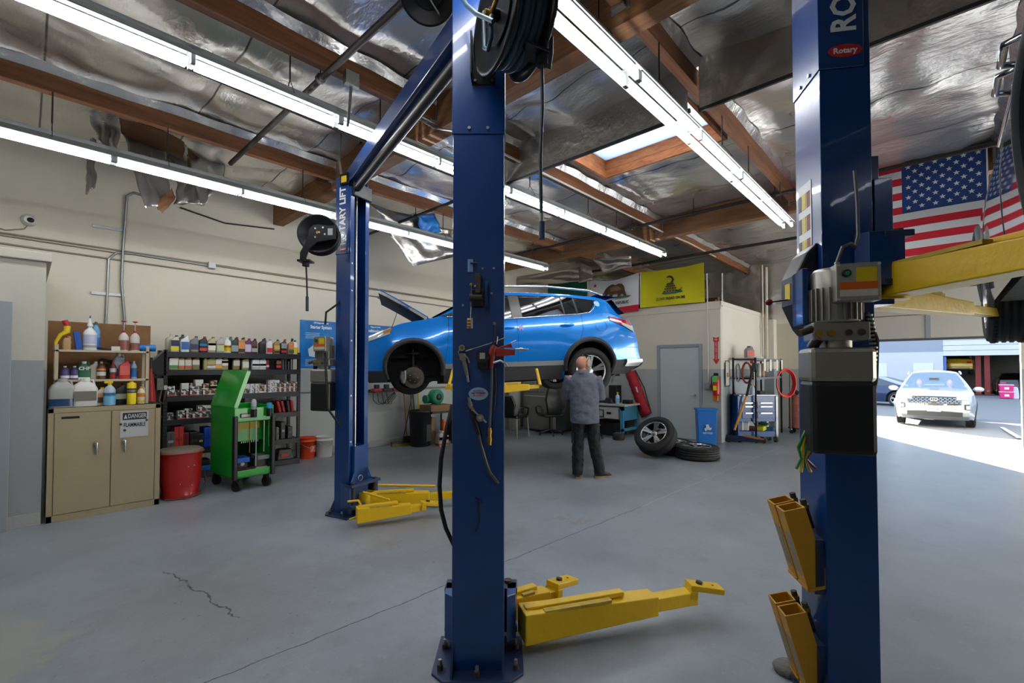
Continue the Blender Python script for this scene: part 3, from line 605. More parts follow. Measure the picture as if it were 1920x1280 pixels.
def wheel(parent, M, r=.358, w=.235, spokes=5, rr=.245, name='wheel', split=True):
    """wheel about local x; outer face toward +x"""
    o = MB(M); h = w/2; B = Matrix.Rotation(pi/2, 4, 'Y')
    prof = [(rr, -h*.9), (r*.86, -h), (r*.96, -h*.9), (r, -h*.62)]
    for k in range(-2, 3):
        zc = k*w*.17; prof += [(r, zc-.012), (r-.012, zc-.009), (r-.012, zc+.009), (r, zc+.012)] if False else [(r, zc-.014), (r-.009, zc-.008), (r-.009, zc+.002), (r, zc+.008)]
    prof += [(r, h*.62), (r*.96, h*.9), (r*.86, h), (rr, h*.9), (rr, -h*.9)]
    o.lathe(prof, M_tyre, 48, B, caps=False)
    for k in range(60):   # shoulder blocks
        T = Matrix.Rotation(2*pi*k/60, 4, 'X')
        for s in (-1, 1): o.box(s*h*.62-(.022 if s > 0 else .0)+(0 if s > 0 else 0), s*h*.62+(.022 if s < 0 else 0), -.011, .011, r-.012, r+.003, M_tyre, T @ tr(s*.012, 0, 0))
    o = o.build(name, parent)
    m = MB(M); m.lathe([(rr, -h*.85), (rr, h*.85), (rr-.012, h*.9), (rr-.02, h*.6), (rr-.03, -h*.5)], M_rimd, 40, B, caps=False)
    m.lathe([(.07, h*.3), (.06, h*.62), (.03, h*.68), (.004, h*.68)], M_rim, 20, B, caps=False)
    m.lathe([(rr-.004, h*.88), (rr+.004, h*.93), (rr-.016, h*.93), (rr-.018, h*.7)], M_rim, 40, B, caps=False)
    for k in range(spokes):
        for dlt in (-.14, .14):
            T = Matrix.Rotation(2*pi*k/spokes+dlt, 4, 'X')
            m.add([(h*.62, -.016, .04), (h*.62, .016, .04), (h*.9, .024, rr-.008), (h*.9, -.024, rr-.008), (h*.3, -.012, .04), (h*.3, .012, .04), (h*.5, .02, rr-.008), (h*.5, -.02, rr-.008)], [(0, 1, 2, 3), (0, 4, 5, 1), (1, 5, 6, 2), (3, 2, 6, 7), (0, 3, 7, 4)], M_rim, False, T)
    for k in range(5):
        T = Matrix.Rotation(2*pi*k/5+.3, 4, 'X'); m.cyl((h*.4, 0, .05), (h*.66, 0, .05), .009, M_stl, 6, M=T)
    m.build('rim', o)
    MB(M).lathe([(.01, -h*.2), (.15, -h*.2), (.15, -h*.1), (.01, -h*.1)], M_grime, 24, B).build('brake_disc', o)
    return o
def car(name, label, cat, M, P, group=None):
    """M: local car frame, x from nose to tail, y across, z up from the ground"""
    t = thing(name, label, cat, (0, 0, 0), 0, group); L, W = P['L'], P['W']; H = W/2
    t.location = (M @ Vector((L/2, 0, 0))); M = tr(*(-t.location)) @ M
    fx, rx = P['nose'], P['tail']; sh, rf, sill = P['shoulder'], P['roof'], P['sill']; xa, xb = P['cab']
    arch = P['arch']; AR = P.get('ar', .42); paint = P['paint']; zb = P.get('zbelt', .95)
    belt = lambda x: smooth_i(sh, x)
    def wx(x, z):
        if x < .7: x += interp(fx, z)*(1-x/.7)
        if x > L-.7: x += interp(rx, z)*((x-(L-.7))/.7)
        return x
    def yw(x, z):
        p = 1-.17*max(0, (.75-x)/.75)**2.2-.13*max(0, (x-(L-.75))/.75)**2.2
        q = 1-.045*((z-.66)/.5)**2 if z < .66 else 1-.05*((z-.66)/.4)**2
        y = H*p*q
        for c in arch: y += .022*math.exp(-((x-c)/.42)**4)*math.exp(-((z-.62)/.25)**2)
        b = belt(x)
        if z > b: y -= (z-b)*P.get('tumble', .36)
        return y
    def S(x, z, s, off=0): return (wx(x, z), s*(yw(x, min(z, 9))+off), z)
    def low(x):
        z = interp(sill, x)
        for c in arch:
            if abs(x-c) < AR: z = max(z, P['az']+math.sqrt(AR*AR-(x-c)**2))
        return z
    xs = sorted(set([round(i*L/70, 4) for i in range(71)]+[c+AR*math.cos(pi*k/20) for c in arch for k in range(21)]))
    b = MB(M); NV = 12
    for s in (-1, 1):
        b.rings([[S(x, low(x)+(belt(x)-low(x))*j/NV, s) for j in range(NV+1)] for x in xs], paint, False, True, False)
        cx = [x for x in xs if xa-.01 <= x <= xb+.01]
        b.rings([[S(x, belt(x)+max(.0, interp(rf, x)-.03-belt(x))*j/6, s) for j in range(7)] for x in cx], paint, False, True, False)
    ny = 14
    def deck(x, z, crown, v):   # across, v -1..1
        y = yw(x, z); return (wx(x, z), y*v, z+crown*(1-v*v)**.8)
    hx = [x for x in xs if x <= xa+.02]
    if not P.get('hood_open'): b.rings([[deck(x, belt(x), .035+.05*x/xa, -1+2*j/ny) for j in range(ny+1)] for x in hx], paint, False, True, False)
    rxs = [x for x in xs if xa <= x <= xb+.02]
    gf = P.get('glass_front')
    for x0, x1 in (((xa, gf[0]), (gf[1], xb+.02)) if gf else ((xa, xb+.02),)):
        rx_ = sorted(set([x for x in rxs if x0 <= x <= x1]+([x0, x1] if gf else [])))
        b.rings([[deck(x, max(belt(x), interp(rf, x)-.03), .06, -1+2*j/ny) for j in range(ny+1)] for x in rx_], paint, False, True, False)
    if gf:
        rx_ = sorted(set([x for x in rxs if gf[0] <= x <= gf[1]]+list(gf)))
        for nm, v0, v1, mm in (('windshield', -.9, .9, M_glassc), ('windshield_pillar', -1, -.9, paint), ('windshield_pillar', .9, 1, paint)):
            MB(M).rings([[deck(x, max(belt(x), interp(rf, x)-.03), .06, v0+(v1-v0)*j/ny) for j in range(ny+1)] for x in rx_], mm, False, True, False).build(nm, t)
    dx = [x for x in xs if x >= xb-.02]
    b.rings([[deck(x, max(belt(x), 0), .04, -1+2*j/ny) for j in range(ny+1)] for x in dx], paint, False, True, False)
    # nose and tail faces bowed across
    def face(x0, bow, z, v):
        y = yw(x0, z); return (wx(x0, z)+bow*(1-v*v), y*v, z)
    zs = [interp(sill, 0)+(belt(0)-interp(sill, 0))*j/14 for j in range(15)]
    b.rings([[face(0, -P.get('bow', .12), z, -1+2*j/ny) for j in range(ny+1)] for z in zs], paint, False, True, False)
    b.rings([[(deck(0, belt(0), .035, v)[0]-P.get('bow', .12)*(1-v*v)*(1-k/3), yw(0, belt(0))*v, belt(0)+k/3*.035*(1-v*v)**.8) for v in [-1+2*j/ny for j in range(ny+1)]] for k in range(4)], paint, False, True, False)
    zs = [interp(sill, L)+(belt(L)-interp(sill, L))*j/14 for j in range(15)]
    b.rings([[face(L, P.get('bowr', .08), z, -1+2*j/ny) for j in range(ny+1)] for z in zs], paint, False, True, False)
    b.rings([[(deck(L, belt(L), .04, v)[0]+P.get('bowr', .08)*(1-v*v)*(1-k/3), yw(L, belt(L))*v, belt(L)+k/3*.04*(1-v*v)**.8) for v in [-1+2*j/ny for j in range(ny+1)]] for k in range(4)], paint, False, True, False)
    b.build('body', t)
    u = MB(M)
    u.box(.3, L-.25, -H*.6, H*.6, interp(sill, L/2)+.0, interp(sill, L/2)+.06, M_well); u.box(arch[0]+AR+.02, arch[1]-AR-.02, -H*.93, H*.93, interp(sill, L/2)-.005, interp(sill, L/2)+.06, M_well)
    for c in arch:
        for s in (-1, 1):
            rs = [[(c+(AR+.0)*math.cos(a), s*y, P['az']+(AR+.0)*math.sin(a)) for a in [-.35+(pi+.7)*k/18 for k in range(19)]] for y in (H-.04, H-.4)]
            u.rings(rs, M_well, False, True, False); u.add(rs[1], [tuple(range(19))], M_well)
    u.build('underbody', t)
    def patch(name, x0, x1, lo, hi, m, off=.006, n=16, nv=5, sides=(-1, 1), parent=None, label=None):
        for s in sides:
            q = MB(M); q.grid(lambda a, v: S(x0+(x1-x0)*a, lo(x0+(x1-x0)*a)*(1-v)+hi(x0+(x1-x0)*a)*v, s, off), n, nv, m); q.build(name, parent or t, label)
    def ring(name, c, r0, r1, m, a0=-.12, a1=pi+.12, off=.02, sides=(-1, 1)):
        for s in sides:
            q = MB(M)
            def fn(a, v):
                an = a0+(a1-a0)*a; r = r0+(r1-r0)*v; x = c+r*math.cos(an); z = P['az']+r*math.sin(an); p = S(x, z, s, off*(1-abs(2*v-1)**3)); return p
            q.grid(fn, 30, 4, m)
            q.grid(lambda a, v: (c+r0*math.cos(a0+(a1-a0)*a), s*(yw(c+r0*math.cos(a0+(a1-a0)*a), P['az']+r0*math.sin(a0+(a1-a0)*a))-.06*v), P['az']+r0*math.sin(a0+(a1-a0)*a)), 30, 1, m); q.build(name, t)
    def poly(name, pts, m, off=.008, sides=(-1, 1), parent=None):   # polygon in x,z laid on the side
        for s in sides: MB(M).add([S(x, z, s, off) for x, z in pts], [tuple(range(len(pts)))], m).build(name, parent or t)
    def line(name, pts, r=.004, m=None, off=.001, sides=(-1, 1)):
        for s in sides:
            pp = []
            for (x0, z0), (x1, z1) in zip(pts, pts[1:]): pp += [S(x0+(x1-x0)*k/6, z0+(z1-z0)*k/6, s, off) for k in range(6)]
            pp.append(S(*pts[-1], s, off)); MB(M).tube(pp, r, m or M_blk, 5).build(name, t)
    t['_'] = 0; del t['_']
    return t, M, S, patch, ring, poly, line, yw, wx, face, deck
def wheels(t, M, P, z=.358, skip=(), r=.358, droop=0, steer=0):
    for i, c in enumerate(P['arch']):
        for s in (-1, 1):
            if (i, s) in skip: continue
            T = M @ tr(c, s*(P['W']/2-.125), z-droop) @ rotz(s*pi/2+(steer if i == 0 else 0)); wheel(t, T, r, .225)
const = lambda k: (lambda x: k)
# --- the blue crossover on its lift ------------------------------------------------
M_bluep = mat('metallic blue car paint', '0084e6', .2, .25, coat=1)
PA = dict(L=4.5, W=1.845, nose=[(.2, .26), (.35, .14), (.5, .08), (.62, .04), (.8, .12), (.95, .25)], tail=[(.22, -.28), (.32, -.12), (.43, .0), (.6, -.04), (.8, -.06), (.95, -.1), (1.05, -.13), (1.2, -.22)],
    shoulder=[(0, .78), (.33, .86), (.61, .975), (.8, 1.035), (1.13, 1.09), (1.31, 1.13), (1.5, 1.12), (2.25, 1.09), (3.43, 1.17), (3.7, 1.21), (4.0, 1.2), (4.35, 1.12), (4.5, 1.08)],
    roof=[(1.1, 1.08), (1.31, 1.17), (1.6, 1.33), (1.95, 1.5), (2.25, 1.56), (2.6, 1.575), (3.2, 1.56), (3.8, 1.51), (4.08, 1.45), (4.2, 1.28), (4.36, 1.12)],
    sill=[(0, .3), (.4, .22), (1.4, .2), (3.1, .2), (4.0, .26), (4.5, .36)], cab=(1.15, 4.36), arch=(.92, 3.585), az=.37, ar=.425, paint=M_bluep, hood_open=True)
fh, rh = ond(776, 709, 6.45), ond(1108, 705, 7.1); ax = (rh-fh); ax.z = 0; ax.normalize(); nn = Vector((ax.y, -ax.x, 0))   # nn toward the viewer
tilt = .022; axt = (ax+Zv*tilt).normalized(); up = nn.cross(axt)*(-1) if nn.cross(axt).z < 0 else nn.cross(axt)
o0 = fh.copy(); o0.z = 1.2; o0 = o0-axt*.92-nn*(PA['W']/2-.08)
MC = basis(o0, axt, nn, up)
t, M, S, patch, ring, poly, line, yw, wx, face, deck = car('car', 'metallic blue compact crossover raised on a lift, hood open and front wheel removed', 'car', MC, PA); CAR = t
for c in PA['arch']: ring('wheel_arch_trim', c, .385, .455, M_clad, -.2, pi+.3 if c < 2 else pi+.15, .03)
# lower cladding and silver strip
patch('sill_cladding', 1.34, 3.12, const(.19), lambda x: .4, M_clad, .022, 20)
patch('sill_strip', 1.36, 3.13, lambda x: .38+.02*(x-1.36)/1.8, lambda x: .45+.02*(x-1.36)/1.8, mat('silver trim', 'a5a7a9', .3, .6), .03, 20)
for s in (-1, 1):   # dark side glass; front door clear dark
    pass
up_ = lambda x: interp([(1.45, 1.16), (1.75, 1.33), (2.1, 1.46), (2.4, 1.485), (3.3, 1.465), (3.6, 1.44), (3.78, 1.40)], x)
lo_ = lambda x: interp([(1.4, 1.13), (2.25, 1.105), (3.43, 1.19), (3.62, 1.225), (3.78, 1.395)], x)
patch('front_door_window', 1.62, 2.36, lo_, up_, M_glass, .007, 18); patch('rear_door_window', 2.53, 3.19, lo_, up_, M_glass, .007, 14)
patch('quarter_window', 3.215, 3.40, lo_, up_, M_glass, .007, 6); patch('rear_quarter_window', 3.43, 3.775, lo_, up_, M_glass, .007, 12)
patch('window_surround', 1.6, 3.785, lambda x: lo_(x)-.004, lambda x: up_(x)+.004, M_blk, .003, 40)
patch('door_pillar_trim', 2.37, 2.52, lambda x: lo_(x), up_, mat('warm grey pillar trim', '4a4742', .35), .009, 4)
poly('mirror_sail', [(1.3, 1.135), (1.62, 1.125), (1.62, 1.24)], M_blk, .012)
line('window_moulding', [(1.4, 1.125), (2.25, 1.097), (3.43, 1.18), (3.62, 1.212), (3.7, 1.27), (3.79, 1.40)], .008, M_chr, .01)
line('window_moulding', [(1.62, 1.25), (2.1, 1.468), (2.4, 1.493), (3.3, 1.475), (3.79, 1.41)], .005, M_blk, .01)
for pts in ([(2.43, .2), (2.44, 1.1), (2.44, 1.48)], [(1.36, .43), (1.42, .9), (1.42, 1.12)], [(3.47, 1.19), (3.48, .95), (3.42, .8)], [(3.1, .45), (3.12, .2)]): line('door_seam', pts, .0035, M_blk, .0)
for x0, z0 in ((3.22, 1.0), (2.28, .96)):
    for s in (-1, 1):
        q = MB(M); q.tube([S(x0-.1, z0, s, .012), S(x0-.06, z0+.005, s, .045), S(x0+.06, z0+.01, s, .045), S(x0+.1, z0+.01, s, .012)], .014, M_bluep, 8); h = q.build('door_handle', t)
        MB(M).tube([S(x0-.09, z0+.012, s, .03), S(x0+.09, z0+.02, s, .03)], .005, M_chr, 6).build('chrome_edge', h)
line('fuel_door', [(3.79+.1*math.cos(a), 1.0+.09*math.sin(a)) for a in [2*pi*k/16 for k in range(17)]], .003, M_blk, .0, (1,))
q = MB(M)
for s in (1,): q.add([S(3.79+.055*math.cos(a), 1.39+.03-.06+.05*math.sin(a), s, .012) for a in [2*pi*k/16 for k in range(16)]], [tuple(range(16))], mat('pale round sticker', '8fc4e4', .5))
q.build('sticker', t)
q = MB(M); q.add([S(2.48+x*.06, .97+z*.06, 1, .012) for x, z in ((-.9, -.2), (-.3, .1), (.1, .9), (.3, .2), (.9, .7), (.5, -.1), (.8, -.8), (.1, -.3), (-.2, -.9), (-.3, -.3))], [tuple(range(10))], mat('pink decal', 'c3a8d8', .5)); q.build('butterfly_decal', t)
# headlamps, tail lamps, bumper
patch('headlight', .02, .58, lambda x: .70+.42*x*.75, lambda x: .80+.3*x, M_lens, .012, 12); patch('turn_lens', .44, .6, lambda x: .885+.2*(x-.44), lambda x: .92+.25*(x-.44), M_amber, .02, 6)
patch('tail_light', 3.98, 4.46, lambda x: 1.09-.16*(x-3.98)/.48, lambda x: 1.15-.07*(x-3.98)/.48, M_rlens, .014, 12); patch('tail_light_clear', 4.22, 4.47, lambda x: 1.02-.12*(x-4.22)/.25, lambda x: 1.06-.06*(x-4.22)/.25, M_lens, .017, 6)
q = MB(M)
for z0, z1, mm, of in ((.30, .46, mat('silver bumper guard', 'b9bbc0', .25, .7), .07),):
    q.grid(lambda u, v: (face(4.5, .08, z0+(z1-z0)*v, -1+2*u)[0]+of*math.sin(pi*v), face(4.5, .08, z0+(z1-z0)*v, -1+2*u)[1]*1.0, z0+(z1-z0)*v), 16, 6, mm)
q.build('rear_bumper_guard', t)
patch('rear_bumper_cladding', 4.0, 4.5, const(.24), lambda x: .46+.04*(x-4), M_clad, .012, 8); patch('front_bumper_cladding', 0.0, .5, const(.22), const(.37), M_clad, .012, 8)
patch('rear_bumper_guard', 4.2, 4.52, lambda x: .36, lambda x: .47, mat('silver bumper guard', 'b9bbc0', .25, .7), .045, 8)
poly('mud_flap', [(4.02, .1), (4.04, .38), (4.1, .38), (4.09, .1)], M_blk, -.02)
line('bumper_seam', [(4.02, .62), (4.2, .66), (4.5, .66)], .003, M_blk, 0)
q = MB(M)
q.rings([[(wx(x, z)-.02+.17*k, (yw(x, 1.4)-.05)*v, z) for v in [-1+j/6 for j in range(13)]] for k, x, z in ((0, 3.85, 1.52), (1, 3.98, 1.50), (1.6, 4.02, 1.475), (1, 3.98, 1.46), (0, 3.9, 1.47))], M_bluep, False, True, False); q.build('roof_spoiler', t)
q = MB(M); q.rings([[(x, (yw(x, z)-.0)*v*.9, z+.012) for v in [-1+j/5 for j in range(11)]] for x, z in ((4.13, 1.44), (4.2, 1.3), (4.29, 1.2))], M_glass, False, True, False); q.build('rear_window', t)
for s in (-1, 1):   # roof rails
    q = MB(M); yy = .6
    q.tube([(1.75, s*.62, 1.44), (1.95, s*.61, 1.57), (2.3, s*.61, 1.625), (3.0, s*.61, 1.635), (3.7, s*.61, 1.585), (3.95, s*.61, 1.51)], .017, M_chr, 8); q.build('roof_rail', t)
    q = MB(M); q.ball((1.55, s*1.02, 1.16), (.07, .1, .08), M_bluep); q.cyl((1.55, s*.9, 1.12), (1.55, s*.98, 1.14), .02, M_blk, 8); q.build('side_mirror', t)
q = MB(M); q.rings([[(x, yw(x, z)*v*.86, z+.05) for v in [-1+j/5 for j in range(11)]] for x, z in ((1.2, 1.08), (1.5, 1.245), (1.9, 1.47))], M_glass, False, True, False); q.build('windshield', t)
q = MB(M); q.box(.25, 1.15, -.62, .62, .55, .8, M_well); q.cb((.7, 0, .84), (.5, .6, .12), M_blk2); q.cb((.45, .45, .84), (.3, .2, .1), M_blk); q.build('engine', t)
# open hood, hinged at the cowl
HG = Vector((1.17, 0, 1.12)); T = M @ tr(*HG) @ Matrix.Rotation(R_(42), 4, 'Y') @ tr(*(-HG))
hood = MB(T); rr = [.36+.016*k for k in range(50)]
hood.rings([[(x, .70*(1-.12*max(0, (.6-x)/.5)**2)*v, .86+.26*((max(x, .13)-.12)/1.0)**.7+.035*(1-v*v)) for v in [-1+j/7 for j in range(15)]] for x in rr], M_bluep, False, True, False)
hood.build('hood', t, 'metallic blue hood propped open', solid=.012)
q = MB(T); q.rings([[(x, .64*v, .83+.26*((max(x, .13)-.12)/1.0)**.7-.02) for v in [-1+j/7 for j in range(15)]] for x in rr[2:-2]], M_clad, False, True, False); q.tube([(.40, .1, .93), (.36, .06, .9), (.40, 0, .93)], .006, M_stl, 5); q.build('hood_liner', t)
MB(M).tube([(.62, .62, .95), (.75, .6, 1.32)], .005, M_blk2, 5).build('hood_prop', t)
wheels(t, M, PA, .3, skip=((0, 1),), droop=.0)
# bare front hub: disc, caliper, strut
q = MB(M @ tr(.92, .0, 0)); yo = .84; z = .267
B = tr(0, yo, z) @ Matrix.Rotation(-pi/2, 4, 'X')
q.lathe([(.148, -.012), (.15, .0), (.148, .012), (.09, .013), (.085, .035), (.03, .04), (.028, .05), (.002, .05)], M_grime, 36, B)
q.lathe([(.148, .0125), (.095, .0135)], mat('worn disc steel', '6a625a', .45, .7), 36, B, caps=False)
for k in range(5):
    a = 2*pi*k/5; q.cyl((.057*math.cos(a), yo+.03, z+.057*math.sin(a)), (.057*math.cos(a), yo+.07, z+.057*math.sin(a)), .007, M_stl, 6)
q.build('brake_disc', t)
q = MB(M @ tr(.92, .0, 0)); q.tube([(-.13, yo+.0, z-.06), (-.155, yo, z+.01), (-.14, yo, z+.09)], .035, M_alu, 8); q.tube([(-.115, yo+.03, z+.1), (-.11, yo+.05, z), (-.13, yo+.03, z-.07)], .012, mat('white anodised bracket', 'b9bab5', .4, .4), 6); q.build('brake_caliper', t)
q = MB(M @ tr(.92, .0, 0)); q.cyl((0, yo-.14, z), (.01, yo-.2, .72), .028, M_blk2, 10); q.lathe([(.09, 0), (.1, .015), (.03, .03)], M_clad, 18, tr(.01, yo-.19, .6)); q.cyl((-.03, yo-.12, z-.05), (.05, yo-.12, z+.16), .03, M_grime, 8)
q.tube([(0, yo-.1, z-.1), (.2, .5, z-.08), (.3, .3, z-.05)], .025, M_blk2, 6); q.tube([(0, yo-.1, z), (0, .3, z)], .02, M_grime, 6); q.tube([(.1, yo-.1, z+.15), (.16, yo-.2, z+.02), (.3, .5, z+.02)], .01, M_rub, 6); q.build('suspension_strut', t)
q = MB(M); q.cb((3.0, .5, .23), (.3, .25, .1), M_blk2); q.tube([(1.3, .3, .18), (2.6, .25, .17), (3.4, .3, .2)], .03, M_grime, 8); q.cb((1.6, .55, .17), (.1, .1, .1), M_lblued); q.build('exhaust', t)
# --- silver vehicle raised at the right edge ---------------------------------------
M_silver = mat('polished silver car paint', '9a9ca2', .06, .9, coat=1)
PB = dict(PA); PB.update(tumble=.1, paint=M_silver, hood_open=False, L=4.75, arch=(.95, 3.72), cab=(1.15, 4.5), roof=[(1.1, 1.08), (1.31, 1.2), (1.95, 1.8), (2.5, 1.98), (4.0, 2.0), (4.35, 1.9), (4.55, 1.15)], shoulder=[(0, .85), (.33, .95), (.8, 1.05), (1.3, 1.1), (2.25, 1.12), (3.43, 1.14), (4.5, 1.12), (4.75, 1.1)])
MX = basis((5.75, -1.22, 1.86), (-1, 0, 0), (0, 1, 0), (0, 0, 1)); MX = Matrix(((-1, 0, 0, 5.75), (0, 1, 0, -1.15), (0, 0, 1, 1.84), (0, 0, 0, 1)))
t, M, S, patch, ring, poly, line, yw, wx, face, deck = car('car', 'silver car raised at the right edge of the view, its side mirroring the striped flag', 'car', MX, PB)
patch('front_door_window', 1.75, 2.45, const(1.16), lambda x: min(1.75, 1.2+.9*(x-1.55)), M_glass, .006); patch('rear_door_window', 2.55, 3.4, const(1.16), const(1.75), M_glass, .006); patch('rear_quarter_window', 3.5, 4.1, const(1.17), lambda x: 1.75-.2*max(0, x-3.9), M_glass, .006)
line('window_moulding', [(1.6, 1.15), (4.15, 1.15)], .012, M_chr, .012); line('door_seam', [(2.5, .25), (2.5, 1.14)], .004, M_blk, 0); line('door_seam', [(3.5, .8), (3.5, 1.14)], .004, M_blk, 0); line('door_seam', [(1.4, .3), (1.4, 1.1)], .004, M_blk, 0)
for x0 in (2.88, 3.14):
    for s in (-1, 1): MB(M).tube([S(x0-.11, .98, s, 0), S(x0-.08, .985, s, .06), S(x0+.08, .99, s, .06), S(x0+.11, .99, s, 0)], .014, M_chr, 8).build('door_handle', t)
for c in PB['arch']: ring('wheel_arch_trim', c, .39, .44, M_clad, -.2, pi+.2, .02)
wheels(t, M, PB, .30)
q = MB(M); q.box(.8, 4.1, -.5, .5, .16, .24, M_blk2); q.tube([(.6, .3, .2), (2.5, .35, .16), (4.2, .3, .2)], .035, M_grime, 8); q.build('chassis', t)
# ------------------------------------------------------------------ bottles, cans and boxes
def pm(c, r=.45, **k): return mat('plastic '+c+str(r), c, r, **k)
def rr(sx, sy, z, ox=0, oy=0, n=16, e=.45):
    out = []
    for k in range(n):
        a = 2*pi*(k+.5)/n; c, s = math.cos(a), math.sin(a); out.append((ox+sx*math.copysign(abs(c)**e, c), oy+sy*math.copysign(abs(s)**e, s), z))
    return out
def bottle(name, label, cat, loc, w=.11, d=.07, h=.24, col='c9c3a0', labs=(), cap='333333', style='oil', rz=0, group=None, liquid=None, small=False):
    t = thing(name, label, cat, loc, rz, group); a, b = w/2, d/2; m = MB(); B = pm(col)
    if style == 'oil': P = [rr(a*.94, b*.92, 0), rr(a, b, .01), rr(a, b, h*.66), rr(a*.9, b*.92, h*.76, a*.05), rr(a*.42, b*.6, h*.87, a*.38), rr(a*.3, b*.45, h*.92, a*.42)]; cx = a*.42
    elif style == 'round': P = [rr(a*.95, a*.95, 0, e=1), rr(a, a, .01, e=1), rr(a, a, h*.68, e=1), rr(a*.7, a*.7, h*.8, e=1), rr(a*.35, a*.35, h*.88, e=1), rr(a*.3, a*.3, h*.93, e=1)]; cx = 0
    elif style == 'jug': P = [rr(a*.95, b*.95, 0), rr(a, b, .02), rr(a, b, h*.62), rr(a*.8, b*.8, h*.78), rr(a*.4, b*.4, h*.9), rr(a*.26, b*.26, h*.95)]; cx = 0
    else: P = [rr(a, a, 0, e=1), rr(a, a, h*.9, e=1), rr(a*.9, a*.9, h*.93, e=1), rr(a*.5, a*.5, h*.95, e=1)]; cx = 0
    m.rings(P, B); m.build('bottle_body' if style != 'can' else 'can_body', t)
    if liquid: MB().rings([rr(a*1.003, b*1.003 if style == 'jug' else a*1.003, .012, e=.45 if style == 'jug' else 1), rr(a*1.003, b*1.003 if style == 'jug' else a*1.003, h*liquid[1], e=.45 if style == 'jug' else 1)], pm(liquid[0], .3), False).build('liquid', t)
    z0 = h*.93
    MB().cyl((cx, 0, z0-.012), (cx, 0, h), a*.34 if style in ('oil', 'round') else a*.4, pm(cap), 12).build('cap', t)
    for z0, z1, c in labs:
        q = MB()
        if style in ('oil', 'jug'): q.box(-a*.86, a*.86, -b-.0035, -b-.0005, h*z0, h*z1, pm(c, .4))
        else: q.rings([[(a*1.02*math.cos(x), a*1.02*math.sin(x), z) for x in [pi+.1+(pi-.2)*k/10 for k in range(11)]] for z in (h*z0, h*z1)], pm(c, .4), False, True, False)
        q.build('paper_label', t)
    if style == 'jug': MB().tube([(a*.28, 0, h*.93), (a*.62, -b*.3, h*.93), (a*.7, -b*.4, h*.8), (a*.55, -b*.5, h*.68)], .011, B, 8).build('handle', t)
    return t
def trigger(t, h, c1, c2='222222'):
    m = MB(); m.cyl((0, 0, h*.92), (0, 0, h*.99), .014, pm(c2), 10); m.build('collar', t)
    m = MB(); m.cb((-.01, 0, h*1.04), (.075, .026, .03), pm(c1)); m.cb((.0, 0, h*1.0), (.028, .024, .03), pm(c1)); m.cb((-.055, 0, h*1.04), (.02, .02, .02), pm(c2)); m.build('spray_head', t, bevel=.004)
    MB().tube([(-.02, 0, h*1.02), (-.035, 0, h*.98), (-.03, 0, h*.94)], .006, pm(c2), 6).build('trigger', t)
# ------------------------------------------------------------------ tan flammables cabinet
M_tan = NT('scuffed tan enamel'); tc = M_tan.n('TexCoord'); n = M_tan.noise(tc.outputs['Object'], 2.5, 5); n2 = M_tan.noise(tc.outputs['Object'], 5, 9, .75)
c = M_tan.mix(n, lin('948769'), lin('a8997a')); c = M_tan.mix(M_tan.math('MULTIPLY', M_tan.step(n2, .6, .75), .5), c, lin('5d5344')); M_tan.l(c, M_tan.b.inputs['Base Color']); M_tan.b.inputs['Roughness'].default_value = .48; M_tan = M_tan.m
CY = 6.74; cx0, cx1 = ony(88, 850, CY).x, ony(300, 850, CY).x; CH = 1.18; cw = cx1-cx0
t = thing('metal_cabinet', 'tan steel two-door cabinet with a danger sign, standing at the left wall projection', 'cabinet', (cx0, CY, 0))
m = MB(); m.box(0, cw, .012, .48, .01, CH, M_tan); m.box(0, .045, 0, .02, 0, CH, M_tan); m.box(cw-.05, cw, 0, .02, 0, CH, M_tan); m.box(0, cw, 0, .02, CH-.05, CH, M_tan); m.box(0, cw, 0, .02, 0, .07, M_tan); m.build('body', t, bevel=.003)
MB().box(.0, cw, .03, .47, CH-.001, CH+.004, mat('black grime', '1a1816', .8)).build('top_grime', t)
xm = cw*.53
for x0, x1, hx in ((.05, xm-.004, xm-.12), (xm+.004, cw-.055, xm+.115)):
    o = MB().box(x0, x1, -.006, .012, .075, CH-.055, M_tan).build('door', t, bevel=.003)
    MB().cyl((hx, -.006, .78), (hx, -.03, .78), .022, M_stl, 14).tube([(hx, -.035, .79), (hx+.002, -.042, .74), (hx+.004, -.035, .66)], [.017, .013, .008], M_stl, 10).build('handle', o)
    if hx > xm: MB().cyl((hx, -.006, .9), (hx, -.012, .9), .014, M_grime, 12).build('lock', o)
m = MB(); m.box(.1, .24, -.0075, -.006, CH-.115, CH-.09, M_blk)
m.build('black_tape', t)
sg = thing('danger_sign', 'silver danger flammable sign on the right door of the tan cabinet', 'sign', (cx0+xm+.075, CY-.009, CH-.21))
m = MB(); m.box(0, .25, -.002, 0, -.15, .14, mat('silver sign', 'b5b6b8', .45)); m.build('plate', sg); MB().box(.02, .235, -.0028, -.002, .045, .125, M_blk).build('band', sg)
TX = basis((0, 0, 0), (1, 0, 0), (0, 0, 1), (0, -1, 0))
text('DANGER', .068, tr(.148, -.003, .084) @ TX, mat('silver sign', 'b5b6b8', .45), sg, bold=.0015, sx=.6)
MB().prism([(.03, .06), (.062, .06), (.046, .11)], 0, .001, mat('silver sign', 'b5b6b8', .45), tr(0, -.003, 0) @ TX).build('warning_triangle', sg)
text('FLAMMABLE', .062, tr(.127, -.0025, -.015) @ TX, M_blk, sg, bold=.0018, sx=.58)
for x, z in ((.005, .0), (.235, .03)): MB().cyl((x, -.002, z), (x, -.008, z), .013, M_grime, 10).build('magnet', sg)
